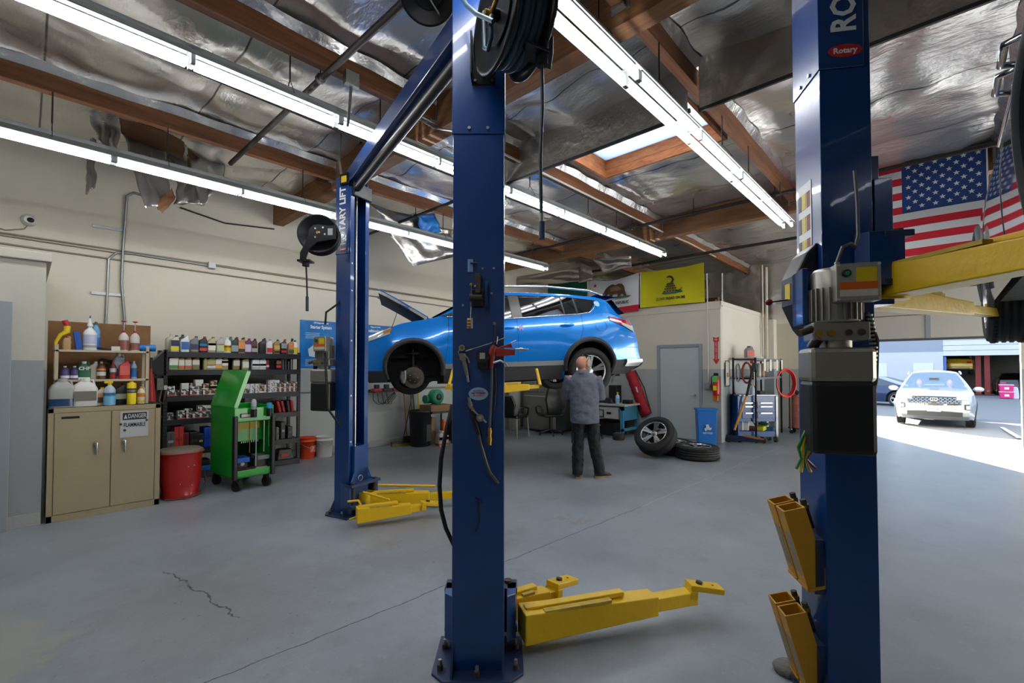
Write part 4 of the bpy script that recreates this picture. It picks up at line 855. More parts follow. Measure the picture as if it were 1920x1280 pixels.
# plywood board and shelf unit on the cabinet
M_ply = mat('brown particle board', '7a5634', .8, var=.25, vs=10)
MB().box(0, 0, 0, 0, 0, 0, M_ply)
bx0, bx1 = ony(88, 700, 7.24).x, ony(281, 700, 7.24).x
o = MB().box(bx0, bx1, 7.24, 7.26, CH-.3, 2.13, M_ply).build('plywood_board', None, 'brown particle board panel standing upright behind the shelf on the tan cabinet', 'board'); 
M_cream = mat('cream painted shelf steel', 'b9aa92', .5, var=.08)
sx0, sx1, sy0, sy1, st, sm_ = ony(102, 700, 6.86).x, ony(279, 700, 6.86).x, 6.86, 7.16, 1.80, 1.475
t = thing('metal_shelf', 'cream steel two-tier shelf standing on the tan cabinet, full of bottles', 'shelf', (sx0, sy0, CH+.006)); sw = sx1-sx0
for z in (st, sm_): m = MB(); m.box(0, sw, 0, .3, z-CH-.03, z-CH-.006, M_cream); m.build('shelf', t, bevel=.003)
for x in (0, sw-.028):
    for y in (0, .272): m = MB(); m.box(x, x+.028, y, y+.028, 0, st-CH+.05, M_cream); m.build('leg', t)
MB().tube([(sw+.02, .01, st-CH+.05), (sw-.17, .0, st-CH+.05)], .0001, M_cream, 4)
def RXc(px): return ony(px, 700, 6.95).x
zt, zm, zc = st, sm_, CH+.006; LBS = ' of the cream shelf'
c0 = Vector((sx0, sy0, 0))
b = bottle('trigger_gun', 'yellow and red bent-neck spray gun bottle, at the left end of the cream shelf top', 'bottle', (RXc(124), 6.95, zt), .07, .05, .15, 'a8875c', (), 'b5161c', 'jug')
MB().tube([(-.08, 0, .0), (-.085, 0, .08), (-.05, 0, .16), (.0, 0, .2), (.0, 0, .26)], [.014, .016, .02, .03, .03], pm('dfc41a'), 10).cyl((0, 0, .26), (-.02, 0, .32), .026, pm('b5161c'), 10).build('bent_neck', b)
MB().box(0, .05, 0, .1, 0, .2, pm('1b4fa8')).build('blue_box', None, 'narrow blue carton leaning on the cream shelf top', 'box', loc=(RXc(142), 6.92, zt+.002)); D.objects['blue_box'].rotation_euler = (0, R_(-8), 0)
b = bottle('nozzle_bottle', 'large white round bottle with pointed nozzle on the cream shelf top', 'bottle', (RXc(167), 6.95, zt), .12, .12, .28, 'd8dad9', ((.25, .62, 'b9bcd8'), (.1, .2, '9a9aa8')), 'd8dad9', 'round'); MB().cyl((0, 0, .27), (0, 0, .37), .03, pm('d8dad9'), 10, .004).cyl((0, 0, .36), (0, 0, .39), .008, pm('222266'), 8, .003).build('nozzle', b)
b = bottle('washer_bottle', 'clear blue bottle behind the white nozzle bottle on the cream shelf top', 'bottle', (RXc(180), 7.06, zt), .08, .08, .33, '5f9ac4', ((.1, .45, '1c66b4'),), '3a5a78', 'round')
for px, l in ((231, 'left'), (252, 'right')):
    b = bottle('pump_bottle', 'clear bottle of reddish fluid with red pump, %s one on the cream shelf' % l, 'bottle', (RXc(px), 6.96, zt), .092, .092, .24, 'c5beb6', (), 'a3202a', 'round', liquid=('8e5a4c', .4 if px > 240 else .52))
    MB().cyl((0, 0, .22), (0, 0, .34), .005, M_stl, 8).lathe([(.004, .335), (.028, .345), (.02, .352), (.004, .352)], pm('a3202a'), 12).build('pump', b)
MB().box(-.04, .04, -.02, .02, 0, .05, pm('c9c6c0')).build('small_box', None, 'small white carton on the cream shelf top beside the pump bottles', 'box', loc=(RXc(216), 6.95, zt), bevel=.002)
MB().tube([(-.13, 0, .012), (-.04, .01, .03), (.03, -.01, .014), (.09, .01, .01)], .014, M_rub, 6).build('rubber_strap', None, 'black rubber strap lying on the cream shelf top', 'strap', loc=(RXc(192), 6.94, zt))
t = thing('paper_roll', 'blue roll lying across the right end of the cream shelf top', 'roll', (RXc(272), 6.98, zt+.042)); MB().cyl((-.1, 0, 0), (.1, 0, 0), .04, pm('1c6fb8'), 18).build('roll', t); MB().cyl((.1, 0, 0), (.104, 0, 0), .012, pm('d8dad9'), 10).build('core', t)
# middle tier
for k, px in enumerate((122, 140)): bottle('fluid_can', 'purple round can, %s of the two on the middle tier%s' % (('left', 'right')[k], LBS), 'can', (RXc(px), 6.98, zm), .078, .078, .15, '4a3f72', ((.1, .3, 'd6d4de'),), 'd6d4de', 'round')
b = bottle('fluid_tin', 'green rectangular tin lettered CHF on the middle tier'+LBS, 'can', (RXc(158), 6.98, zm), .11, .07, .2, '1d5a40', ((.0, .12, 'd6dcd8'),), 'd8dad9', 'jug')
text('CHF', .05, tr(0, -.04, .12) @ TX, pm('d6dcd8'), b, bold=.002)
bottle('oil_jug', 'pale grey jug on the middle tier'+LBS, 'bottle', (RXc(176), 7.0, zm), .09, .07, .2, 'b5b2a4', (), 'd8dad9', 'oil')
bottle('cleaner_bottle', 'brown bottle with orange cap on the middle tier'+LBS, 'bottle', (RXc(190), 6.96, zm), .08, .08, .2, '5a3a26', ((.5, .6, 'd88a3a'), (.2, .42, 'c9c6c0')), 'd88a3a', 'round')
m = MB(); m.tube([(-.1, 0, .14), (-.02, 0, .22), (.06, 0, .2), (.1, 0, .12), (.02, 0, .08), (-.08, 0, .1), (-.1, 0, .14)], .022, M_rub, 8); m.cb((0, 0, .04), (.16, .08, .08), M_blk); m.build('heat_gun', None, 'black power tool with cord behind the brown bottle'+LBS, 'tool', loc=(RXc(198), 7.07, zm), bevel=.004)
bottle('treatment_bottle', 'slim dark red bottle on the middle tier'+LBS, 'bottle', (RXc(212), 6.96, zm), .06, .06, .2, '6a3a38', ((.1, .25, 'b5161c'), (.4, .62, 'c9c6c0')), 'a3202a', 'round')
bottle('washer_jug', 'translucent white jug with handle on the middle tier'+LBS, 'bottle', (RXc(224), 7.04, zm), .12, .09, .3, 'aab0bc', ((.1, .4, '4d6a94'),), 'd8dad9', 'jug')
bottle('red_jug', 'red jug with yellow-rimmed cap on the middle tier'+LBS, 'bottle', (RXc(233), 6.94, zm), .1, .07, .22, 'c4372f', ((.2, .7, 'd2605a'),), 'b5161c', 'oil')
bottle('glue_bottle', 'small blue nozzle bottle at the right end of the middle tier'+LBS, 'bottle', (RXc(251), 6.96, zm), .06, .06, .21, '9fb4c8', ((.1, .6, '2a68b0'),), 'c8b89a', 'round')
bottle('blue_bottle', 'blue bottle behind the red jug on the middle tier'+LBS, 'bottle', (RXc(244), 7.05, zm), .07, .06, .2, '2868b4', (), '1a3f80', 'oil')
# on the cabinet top
bottle('antifreeze_jug', 'large clear jug half full of dark blue fluid at the left on the tan cabinet', 'jug', (RXc(116), 6.84, zc), .21, .15, .3, '9a9b98', (), 'a8a49a', 'jug', liquid=('24406a', .3))
bottle('chemical_jug', 'large white jug with grey label on the tan cabinet', 'jug', (RXc(158), 6.84, zc), .21, .15, .3, 'd2d0ca', ((.2, .55, '75706c'),), 'd8dad9', 'jug')
bottle('flip_cap_bottle', 'white bottle with orange label and yellow cap on the tan cabinet', 'bottle', (RXc(186), 6.86, zc), .1, .06, .2, 'c9c3b4', ((.48, .68, 'd08a5a'), (.15, .45, '4a3020')), 'e0c21b', 'oil')
b = bottle('spray_bottle', 'clear spray bottle of light blue fluid with yellow trigger on the tan cabinet', 'spray bottle', (RXc(203), 6.8, zc), .105, .105, .25, 'a9bcc8', ((.04, .56, '6fb4d6'), (.42, .56, '1f5aa8')), 'd8b81a', 'round'); trigger(b, .25, 'e0c21b')
bottle('blue_flask', 'small blue bottle behind the yellow-trigger sprayer on the tan cabinet', 'bottle', (RXc(216), 6.93, zc), .06, .05, .16, '25459a', (), 'd8dad9', 'oil')
bottle('tyre_shine_bottle', 'black bottle with round label on the tan cabinet', 'bottle', (RXc(226), 6.92, zc), .11, .07, .24, '1c1c1e', ((.25, .5, '9aa08a'),), '1c1c1e', 'oil')
bottle('degreaser_can', 'tall yellow aerosol can with black band on the tan cabinet', 'can', (RXc(244), 6.82, zc), .085, .085, .26, 'e6cb12', ((.5, .7, '28262a'), (.54, .64, 'c9c6c0')), 'e0c21b', 'can')
bottle('adhesive_bottle', 'white bottle with orange and yellow label, nearest the right end of the tan cabinet', 'bottle', (RXc(262), 6.84, zc), .075, .075, .2, 'd2c4a8', ((.4, .62, 'c8742a'), (.1, .2, 'd8b81a')), 'd88a1a', 'round')
bottle('pale_bottle', 'pale spouted bottle behind the orange-labelled one on the tan cabinet', 'bottle', (RXc(268), 6.97, zc), .07, .07, .22, 'b9b4aa', ((.3, .5, 'c8a06a'),), 'd8dad9', 'round')
# red extinguisher and black machine in the gap
bottle('fire_extinguisher', 'dark red extinguisher standing in the gap between cabinet shelf and black rack', 'fire extinguisher', (ony(284, 700, 7.3).x, 7.35, .55), .12, .12, 1.15, 'a01c20', ((.3, .36, 'c9c6c0'),), '1c1c1e', 'round')
D.objects['fire_extinguisher'].location.z = .01; D.objects['fire_extinguisher'].scale = (1, 1, 1.5)
t = thing('vise_stand', 'black tool stand with angled head in the gap left of the black rack', 'machine', (ony(298, 700, 7.9).x-.02, 8.0, 0))
m = MB(); m.box(-.06, .06, -.06, .06, 0, 1.5, M_blk2); m.build('column', t); MB().add([(-.12, -.1, 1.62), (.1, -.1, 1.86), (.1, -.1, 1.5), (0, -.1, 1.5), (-.12, .1, 1.62), (.1, .1, 1.86), (.1, .1, 1.5), (0, .1, 1.5)], [(0, 1, 2, 3), (7, 6, 5, 4), (0, 4, 5, 1), (1, 5, 6, 2), (2, 6, 7, 3), (3, 7, 4, 0)], M_blk2).build('head', t)
MB().cb((.03, -.12, 1.38), (.07, .05, .16), pm('6c6a60')).build('motor', t); MB().tube([(.05, -.12, 1.3), (.02, -.14, 1.15), (.07, -.13, 1.1), (.1, -.12, 1.3)], .008, pm('7a5a42'), 6).build('cord', t)
# ------------------------------------------------------------------ red waste can
M_redc = mat('scratched red enamel', 'a8140f', .35, var=.35, vs=7, bump=.1, bs=20, coat=.3)
t = thing('waste_can', 'dented red oily-waste can with grey lid, beside the tan cabinet', 'waste can', (1.37, 6.96, 0)); r = .21
m = MB(); m.rings([rr(r*.9, r*.9, 0, e=.72), rr(r*.92, r*.92, .05, e=.72), rr(r*.88, r*.88, .07, e=.72), rr(r, r, .2, e=.72), rr(r*1.02, r*1.02, .5, e=.72), rr(r*1.05, r*1.05, .56, e=.72)], M_redc, n if False else True); m.build('body', t)
m = MB(); m.rings([rr(r*1.1, r*1.1, .55, e=.72, n=24), rr(r*1.1, r*1.1, .585, e=.72, n=24), rr(r*.98, r*.98, .6, e=.72, n=24), rr(.03, .03, .612, e=.72, n=24)], mat('dusty lid', '6f6355', .7, var=.2)); m.build('lid', t)
MB().tube([rr(r*1.11, r*1.11, .56, e=.72, n=24)[i] for i in range(24)], .008, M_redc, 6, closed=True).build('lid_rim', t)
m = MB(); m.tube([(-.2, -.235, .04), (.0, -.27, .02), (.16, -.25, .05), (.245, -.12, .16), (.26, .05, .3)], .01, M_grime, 6); m.build('foot_lever', t)
m = MB()
for x, z in ((.03, .4), (.09, .41), (.07, .17), (-.05, .2)): m.cyl((x, -.24, z), (x, -.25, z), .006, M_stl, 6)
m.build('rivets', t)
# ------------------------------------------------------------------ black rack
RY0 = 7.9; RZ = [1.83, 1.575, 1.205, .87, .43, .09]; rx0, rx1 = ony(306, 760, RY0).x, ony(563, 760, RY0).x; RW = rx1-rx0
M_rack = mat('charcoal rack steel', '26272b', .45, .2, var=.1)
t = thing('storage_rack', 'tall charcoal boltless rack along the left wall, loaded with oil bottles and filter boxes', 'rack', (rx0, RY0, 0))
for x in (0, RW-.045):
    for y in (0, .42):
        m = MB(); m.prism([(x, y), (x+.045, y), (x+.045, y+.045), (x, y+.045)], 0, 1.86, M_rack)
        for k in range(36): m.box(x+.008, x+.018, y-.001, y, .03+k*.05, .055+k*.05, mat('slot black', '050506', .8)); m.box(x+.027, x+.037, y-.001, y, .03+k*.05, .055+k*.05, mat('slot black', '050506', .8))
        m.build('post', t)
for k, z in enumerate(RZ):
    o = MB().box(.02, RW-.02, .015, .455, z-.022, z-.004, mat('rack deck board', '39342e', .8)).build('shelf', t)
    m = MB()
    m.box(.045, RW-.045, -.002, .03, z-.075, z+.003, M_rack); m.box(.045, RW-.045, .43, .46, z-.075, z+.003, M_rack)
    m.box(.0, .03, .04, .43, z-.075, z, M_rack); m.box(RW-.03, RW, .04, .43, z-.075, z, M_rack); m.build('beam', o)
MB().box(.005, .04, -.003, -.001, 1.3, 1.36, pm('c9c6c0')).build('white_tag', t)
MB().box(.05, RW*.62, .445, .452, .9, 1.8, mat('rack back sheet', '2c2926', .8)).build('back_sheet', t)
for a in range(9): pass
m = MB()
for k in range(9): m.tube([(RW-.28+k*.028, .44, .5), (RW-.28+k*.028, .44, 1.75)], .003, M_stl, 4)
for k in range(22): m.tube([(RW-.28, .44, .55+k*.055), (RW-.05, .44, .55+k*.055)], .003, M_stl, 4)
m.build('wire_grid', t)
def RXr(px): return ony(px, 700, RY0+.08).x
G1 = 'oil bottles on the top shelf of the black rack'
top = [(326, 'c3bda6', (('1f2a55', .35, .7), ('e0cf2a', .08, .3)), '3a3a3a', 'tan quart bottle with navy and yellow label'), (345, 'dfe2e4', (('2f62a8', .15, .62),), 'e6e6e6', 'white quart bottle with blue label'),
 (363, '77797c', (('2a3558', .15, .5), ('e0b02a', .1, .14)), '55565a', 'grey bottle with navy label'), (379, '17181c', (('1c74b0', .4, .55), ('c43a35', .1, .28)), 'b5161c', 'black bottle with red cap and blue circle'),
 (395, 'b5a878', (('e4e2dc', .15, .62), ('b5161c', .45, .6)), '8a7a52', 'gold bottle with white label'), (411, 'a9acab', (('b9c48a', .1, .5), ('9a3a5a', .5, .56)), 'b5b8b8', 'silver bottle with pale green label'),
 (425, 'e4e4e0', (('e0c21b', .1, .5), ('c8524a', .34, .46)), 'e4e4e0', 'white cone-topped bottle with yellow label'), (438, '1c2a2c', (('8a9a98', .1, .5),), '7a1a1e', 'dark green bottle with red cap'),
 (451, 'a8854a', (('e08a4a', .3, .7), ('2a1c14', .08, .28)), '2a1c14', 'gold bottle with glowing orange label'), (463, '5a1a52', (('c8c0d2', .1, .6),), '8a1a20', 'purple bottle with red cap'),
 (474, '1c1c1e', (('a8a6a4', .1, .35), ('7a3038', .5, .7)), '1c1c1e', 'black bottle with maroon stripe'), (490, '1a1a1c', (), '222222', 'plain black square jug'),
 (503, 'dcdcdc', (('c8322e', .08, .4),), '9a9a9a', 'white bottle with red diagonal label'), (517, 'a08048', (('d8a86a', .3, .6), ('2a1c14', .08, .2)), '2a1c14', 'gold bottle with amber label'),
 (530, '202024', (('9a9a98', .4, .75), ('c8322e', .1, .25)), 'b5161c', 'black bottle with grey and red label'), (544, 'a8854a', (('e08a4a', .4, .75), ('3a5a5a', .08, .3)), '2a1c14', 'gold bottle with orange and teal label'), (552, 'e4e4e0', (('e0c21b', .05, .5),), '1a1a1a', 'small white cone bottle with yellow label')]
for k, (px, c, ls, cp, lab) in enumerate(top):
    st_ = 'round' if 'cone' in lab else 'oil'
    bottle('oil_bottle', lab+', %s from the left along the rack top' % ORD[k], 'bottle', (RXr(px), RY0+.07, RZ[0]+.003), .108 if px < 500 else .1, .075, .235, c, [(b_, c_, a_) for a_, b_, c_ in ls], cp, st_, group=G1)
for k, (px, c, cp) in enumerate(((318, 'b9b39a', 'c9c6b4'), (340, '2a2a2c', '2a2a2c'), (432, '2a6a62', 'a3202a'), (444, '2a3030', 'a3202a'), (457, 'a8854a', 'a3202a'), (497, '2a2a4a', '20305a'), (523, '9aa09a', 'c9c6c0'), (536, 'c9c6c0', 'c9322e'))):
    bottle('oil_bottle', 'bottle in the back row on the rack top, %s from the left' % ORD[k], 'bottle', (RXr(px)+.02, RY0+.24, RZ[0]+.003), .1, .07, .26, c, (), cp, 'oil', group='back row of bottles on the rack top')
MB().ball((0, 0, .0), .022, M_blk, 12).cyl((0, 0, -.25), (0, 0, 0), .006, M_blk, 6).build('knob_rod', None, 'black ball on a thin rod standing at the right end of the rack top', 'rod', loc=(RXr(547)+.05, RY0+.2, RZ[0]+.26))
GB = 'a9a06a'; sec = [(325, GB, (('dfe0d8', .3, .75), ('4a8a58', .12, .3)), 'large gold bottle with green label', .125), (339, GB, (('d8cfc4', .3, .7), ('c46a52', .1, .3)), 'gold bottle with orange-red label', .095), (351, GB, (('cfc6ba', .3, .7), ('c4584a', .1, .3)), 'gold bottle with red label', .1),
 (366, '8a7f56', (('cdc6ba', .35, .7),), 'shadowed gold bottle', .1), (384, GB, (), 'gold bottle seen edge-on', .05), (395, GB, (('c9d0dc', .12, .32), ('b5161c', .3, .36)), 'broad gold bottle with small blue label', .13), (409, GB, (('dcdcd8', .4, .78), ('e09a2a', .1, .35)), 'gold bottle with orange wave label', .1), (420, GB, (('d8d4cc', .3, .72), ('b53a4a', .5, .66)), 'gold bottle with white label and red dot', .1),  # shadowed bottle has its shade put into a darker gold
 (442, '8a7f56', (('c6beb4', .3, .7),), 'gold bottle behind the green lid', .1), (459, GB, (('d8d4cc', .15, .6),), 'gold bottle right of the green lid', .1), (478, 'c2c6c0', (('dfe6e2', .2, .75), ('3a9a84', .3, .45)), 'grey-white bottle with teal wave', .115), (491, 'd2d6d2', (('dfe6e2', .2, .75), ('3a9a84', .3, .45)), 'white bottle with teal wave', .11),  # bottle behind the green lid repeats that shaded gold
 (500, '8a1a20', (('c9c6c0', .2, .35),), 'slim red bottle', .05), (521, '241c1a', (('8a5a3a', .45, .7), ('c9322e', .15, .35)), 'small black bottle with red band', .085)]
for k, (px, c, ls, lab, w_) in enumerate(sec):
    bottle('oil_bottle', lab+', %s along the second rack shelf' % ORD[k], 'bottle', (RXr(px), RY0+.08, RZ[1]+.003), w_, .08, .2 if k else .215, c, [(b_, c_, a_) for a_, b_, c_ in ls], '8a3a2a' if k > 6 and k < 10 else '9a9060', 'oil', group='oil bottles on the second shelf of the black rack')
# cartons
def pat(name, a, b_, sc):
    g = NT(name); tc = g.n('TexCoord'); v = g.noise(tc.outputs['Object'], sc, 2, .4); g.l(g.mix(g.step(v, .47, .53), lin(a), lin(b_)), g.b.inputs['Base Color']); g.b.inputs['Roughness'].default_value = .5; return g.m
PW = [pat('white patterned carton', 'dcdad6', '4d4744', 22), pat('grey patterned carton', 'a9a5a0', '3a3634', 26), pat('beige patterned carton', 'b59a74', '4a3424', 22), mat('plain white carton', 'd2d2d0', .6), pat('light printed carton', 'd8d8d8', '9a8a8c', 40)]
def carton(px, z, w_, h_, kind, lab, y=.07, g='filter cartons on the black rack', band=True):
    t = thing('filter_box', lab, 'box', (RXr(px), RY0+y, z+.002), 0, g)
    MB().box(-w_/2, w_/2, -.05, .05, 0, h_, PW[kind]).build('carton', t, bevel=.001)
    if band: MB().box(-w_/2-.0005, w_/2+.0005, -.0512, -.05, .004, h_*.16, pm('c8424a') if kind != 2 else pm('e4e2dc')).build('printed_band', t)
    return t
b3 = [(316, 0, .13, .14, 0, 0), (331, 0, .07, .08, 1, 1), (347, 0, .105, .09, 0, 0), (347, .092, .1, .085, 3, 0), (359, 0, .09, .125, 0, 0), (359, .127, .085, .05, 1, 0), (372, 0, .1, .07, 0, 0), (372, .072, .095, .06, 1, 0), (372, .134, .1, .09, 3, 0), (383, 0, .085, .08, 0, 0), (383, .082, .09, .085, 2, 0), (395, 0, .09, .09, 2, 0), (402, .0, .05, .09, 2, 1), (401, .125, .085, .085, 2, 1),
 (450, 0, .07, .075, 0, 0), (449, .077, .07, .065, 0, 0), (460, 0, .07, .07, 1, 0), (461, .072, .075, .075, 3, 0), (471, 0, .085, .065, 4, 0), (471, .067, .075, .08, 4, 0), (480, 0, .085, .065, 4, 0), (480, .067, .075, .08, 4, 0), (489, 0, .065, .15, 2, 0), (497, 0, .055, .065, 0, 0), (497, .067, .055, .06, 0, 0), (507, 0, .1, .1, 4, 0), (507, .102, .1, .1, 4, 0),
 (517, 0, .065, .075, 0, 0), (517, .077, .065, .075, 0, 0), (517, .154, .08, .045, 3, 0), (525, 0, .055, .065, 0, 0), (525, .067, .06, .09, 2, 0), (534, 0, .075, .07, 0, 0), (534, .072, .075, .1, 0, 0), (543, 0, .06, .07, 0, 0), (543, .072, .06, .1, 2, 0), (551, 0, .065, .07, 0, 0), (551, .072, .07, .1, 0, 0)]
cols = sorted(set(p for p, *_ in b3)); KN = ['white patterned', 'grey patterned', 'beige patterned', 'plain white', 'light printed']
for px, dz, w_, h_, kd, back in b3:
    lv = sum(1 for q in b3 if q[0] == px and q[1] < dz); n_ = cols.index(px); side = 'left' if n_ < 12 else 'right'; nn_ = n_ if n_ < 12 else n_-12
    carton(px, RZ[2]+dz, w_, h_, kd, '%s carton, %s of %s stack %s of the green lid, middle rack shelf' % (KN[kd], ('lowest', 'second up', 'topmost')[min(lv, 2)], ORD[nn_], side), .07+back*.05, band=kd in (0, 2))
b4 = [(319, 0, .07, .1, 1, 0), (341, 0, .1, .12, 0, 0), (353, 0, .09, .075, 0, 0), (353, .077, .09, .065, 0, 0), (365, 0, .095, .09, 0, 0), (378, 0, .1, .09, 0, 0), (378, .092, .1, .09, 0, 0), (390, 0, .08, .13, 1, 0), (391, .135, .07, .04, 3, 1)]
cols = sorted(set(p for p, *_ in b4))
for px, dz, w_, h_, kd, back in b4: carton(px, RZ[3]+dz, w_, h_, kd, '%s carton, %s in %s stack on the fourth rack shelf' % (KN[kd], 'lower' if not dz else 'upper', ORD[cols.index(px)]), .07+back*.05, band=kd == 0)
# folders leaning at the right of the fourth shelf; tool cases on the fifth
def case(px, z, w_, h_, c, lab, name='tool_case', lean=0, y=.06, wr=None):
    t = thing(name, lab, 'case', (RXr(px), RY0+y, z+.002), 0, 'tool cases on the rack'); t.rotation_euler = (0, R_(lean), 0)
    MB().box(-w_/2, w_/2, -.03, .25, 0, h_, pm(c)).build('shell', t, bevel=.01); MB().box(-.003, .003, -.0315, -.03, .01, h_-.01, M_blk).build('seam', t)
    MB().box(-w_*.3, w_*.3, -.036, -.03, h_*.42, h_*.55, pm(wr or '3a3a3a')).build('latch', t)
for px, l, c, lb in ((525, -14, 'c42026', 'bright red'), (532, -12, 'a01c20', 'dark red'), (541, -8, '2a2a2c', 'black'), (548, -6, 'c42026', 'slim red')): case(px, RZ[3], .04, .19, c, lb+' folder leaning at the right end of the fourth rack shelf', 'folder', l)
case(321, RZ[4], .1, .27, '5a5a5c', 'grey lettered tool case at the left of the fifth rack shelf', wr='a9a9a9'); case(336, RZ[4], .115, .34, 'c8362f', 'tall bright red tool case on the fifth rack shelf', wr='a82a24'); case(349, RZ[4], .075, .24, '7d141c', 'dark red tool case on the fifth rack shelf')
case(365, RZ[4], .115, .24, '20241f', 'black tool case on the fifth rack shelf'); case(377, RZ[4], .07, .21, '2c2a22', 'small olive tool case on the fifth rack shelf', wr='b0a878'); case(391, RZ[4], .11, .29, '1648b4', 'blue tool case on the fifth rack shelf', wr='123a8a')
case(520, RZ[4], .04, .2, '77726a', 'grey book-like case at the right of the fifth rack shelf'); case(530, RZ[4], .07, .28, '2a2c30', 'black lettered case at the right of the fifth rack shelf', wr='8a8a8a'); case(543, RZ[4], .08, .2, '1c1c1e', 'small black case at the right end of the fifth rack shelf')
t = thing('tool_bag', 'black tool case with red badge on the bottom rack shelf right of the cart', 'case', (RXr(538), RY0+.1, RZ[5]+.002)); MB().frus(-.16, .12, -.08, .15, 0, .17, .7, M_blk).build('shell', t, bevel=.015); MB().box(-.1, .02, -.085, -.078, .05, .1, pm('b5352a')).build('badge', t)
t = thing('tool_case', 'blue case beneath black tools on the bottom rack shelf left of the cart', 'case', (RXr(388), RY0+.08, RZ[5]+.002)); MB().box(-.2, .08, -.03, .25, 0, .07, pm('1b62b8')).build('shell', t, bevel=.01); MB().box(-.18, .06, -.02, .2, .07, .16, M_blk).build('tool', t, bevel=.02)
m = MB()
for k in range(6): m.cyl((-.05+.03*k, 0, 0), (-.05+.03*k, 0, .14+.03*(k % 3)), .009, [M_stl, M_blk, M_grime][k % 3], 6)
m.build('hand_tools', None, 'row of dark and steel hand tools standing at the right of the second rack shelf', 'tools', loc=(RXr(537), RY0+.1, RZ[1]+.003), kind='stuff')
t = thing('coiled_cable', 'coil of black cable hanging behind the upper cartons at the left of the rack', 'cable', (RXr(322), RY0+.3, 1.38))
MB().tube([(.075*math.cos(a)*(1+.04*math.sin(3*a)), .01*a/6, .075*math.sin(a)) for a in [k*.35 for k in range(72)]], .006, M_rub, 5).build('coil', t)
# ------------------------------------------------------------------ green service cart
M_grn = mat('green powder coat', '16a02c', .3, coat=.5); G0 = Vector((1.86, 6.62, 0)); gw, gd = .50, .74
t = thing('service_cart', 'bright green rolling service cart with its lid raised, in front of the black rack', 'tool cart', G0, R_(6))
m = MB(); m.box(0, .02, 0, gd, .17, 1.1, M_grn); m.box(gw-.02, gw, 0, gd, .17, 1.1, M_grn); m.box(0, gw, gd-.02, gd, .17, 1.1, M_grn); m.box(0, gw, 0, gd, .17, .2, M_grn); m.box(0, gw, 0, .012, .17, .27, M_grn)
m.box(.02, gw-.02, .2, gd, .62, .9, M_grn); m.box(0, gw, 0, .02, .9, 1.08, M_grn); m.box(0, gw, 0, gd, .9, .915, M_grn); m.build('cabinet', t, bevel=.006)
MB().box(.1, gw-.1, .192, .2, .78, .87, pm('e0c21b')).build('label_strip', t)
for x in (-.012, gw-.04): MB().box(x, x+.052, -.035, .03, .16, .98, M_blk).build('corner_bumper', t, bevel=.012)
m = MB(); m.box(.07, .21, -.012, 0, .955, 1.01, M_blk); o = m.build('badge', t, bevel=.006); MB().box(.085, .195, -.0135, -.012, .965, 1.0, pm('c9c6c0')).build('plate', o)
for x, y in ((.06, .06), (gw-.06, .06), (.06, gd-.06), (gw-.06, gd-.06)):
    m = MB(tr(x, y, 0) @ rotz(.4)); m.cyl((-.018, 0, .065), (.018, 0, .065), .065, M_rub, 20); m.box(-.028, .028, -.02, .03, .12, .17, M_blk2); m.box(-.028, -.02, -.02, .03, .05, .13, M_blk2); m.box(.02, .028, -.02, .03, .05, .13, M_blk2); m.build('caster', t)
T = tr(0, 0, 1.09) @ Matrix.Rotation(R_(-72), 4, 'Y'); m = MB(T); m.box(0, .5, 0, gd, 0, .008, M_grn); m.box(.5, .508, 0, gd, -.045, .008, M_grn); m.box(0, .5, -.004, .004, -.045, .008, M_grn); m.box(0, .5, gd-.004, gd+.004, -.045, .008, M_grn); m.build('lid', t, bevel=.003)
def cartp(x, y, z): return G0+rotz(R_(6)) @ Vector((x, y, z))
for px, c1, lb, cc in ((.22, '9a9c9e', 'grey', 'b5b7b9'), (.42, '2e93c4', 'blue', '2e93c4')):
    q = thing('spray_can', '%s aerosol can in a black holder on the front of the green cart' % lb, 'spray can', cartp(px, -.045, .96)); MB().cyl((0, 0, 0), (0, 0, .14), .032, pm(c1), 18).build('can_body', q)
    MB().lathe([(.033, .14), (.033, .19), (.026, .22), (.01, .235)] if lb == 'grey' else [(.033, .12), (.033, .17), (.03, .175)], pm(cc), 16).build('cap', q); MB().cyl((0, 0, -.004), (0, 0, .1), .037, M_blk, 18).build('holder', q)
for k, (x, z0, c) in enumerate(((.26, .3, 'c9cbcc'), (.36, .48, 'c9cbcc'), (.18, .5, '8a6a4a'), (.42, .55, '2a7a3a'))):
    MB().cyl((0, 0, 0), (0, 0, .9-z0), .006, mat('rod '+c, c, .3, .7), 8).ball((0, 0, 0), .012, M_blk, 8).build('extension_bar', None, '%s hanging from the front of the green cart' % ('long bright extension bar', 'short bright extension bar', 'thin brown rod', 'thin green rod')[k], 'tool', loc=cartp(x, -.03, z0))
for k, (x, z, w_, h_, d_, c, lb) in enumerate(((.06, .2, .2, .02, .25, 'b9b2d2', 'purple-edged manual, lowest'), (.06, .222, .2, .025, .25, '8a3038', 'maroon manual, second'), (.07, .249, .18, .03, .22, '4a1c24', 'dark red manual, top'), (.3, .2, .15, .03, .25, '2a6a2a', 'green ribbed box, lower'), (.3, .232, .15, .035, .22, 'cfc9b4', 'cream book'), (.3, .27, .17, .1, .3, '3a3a3c', 'dark grey case'), (.31, .372, .15, .05, .25, '7a7d80', 'light grey case'), (.06, .36, .16, .06, .25, '1f62c4', 'blue case'))):
    MB().box(0, w_, 0, d_, 0, h_, pm(c)).build('manual' if k < 3 or k == 4 else 'case', None, lb+' inside the bottom of the green cart', 'book' if k < 3 or k == 4 else 'case', loc=cartp(x, .04+.03*(k % 3), z+.002), bevel=.003)
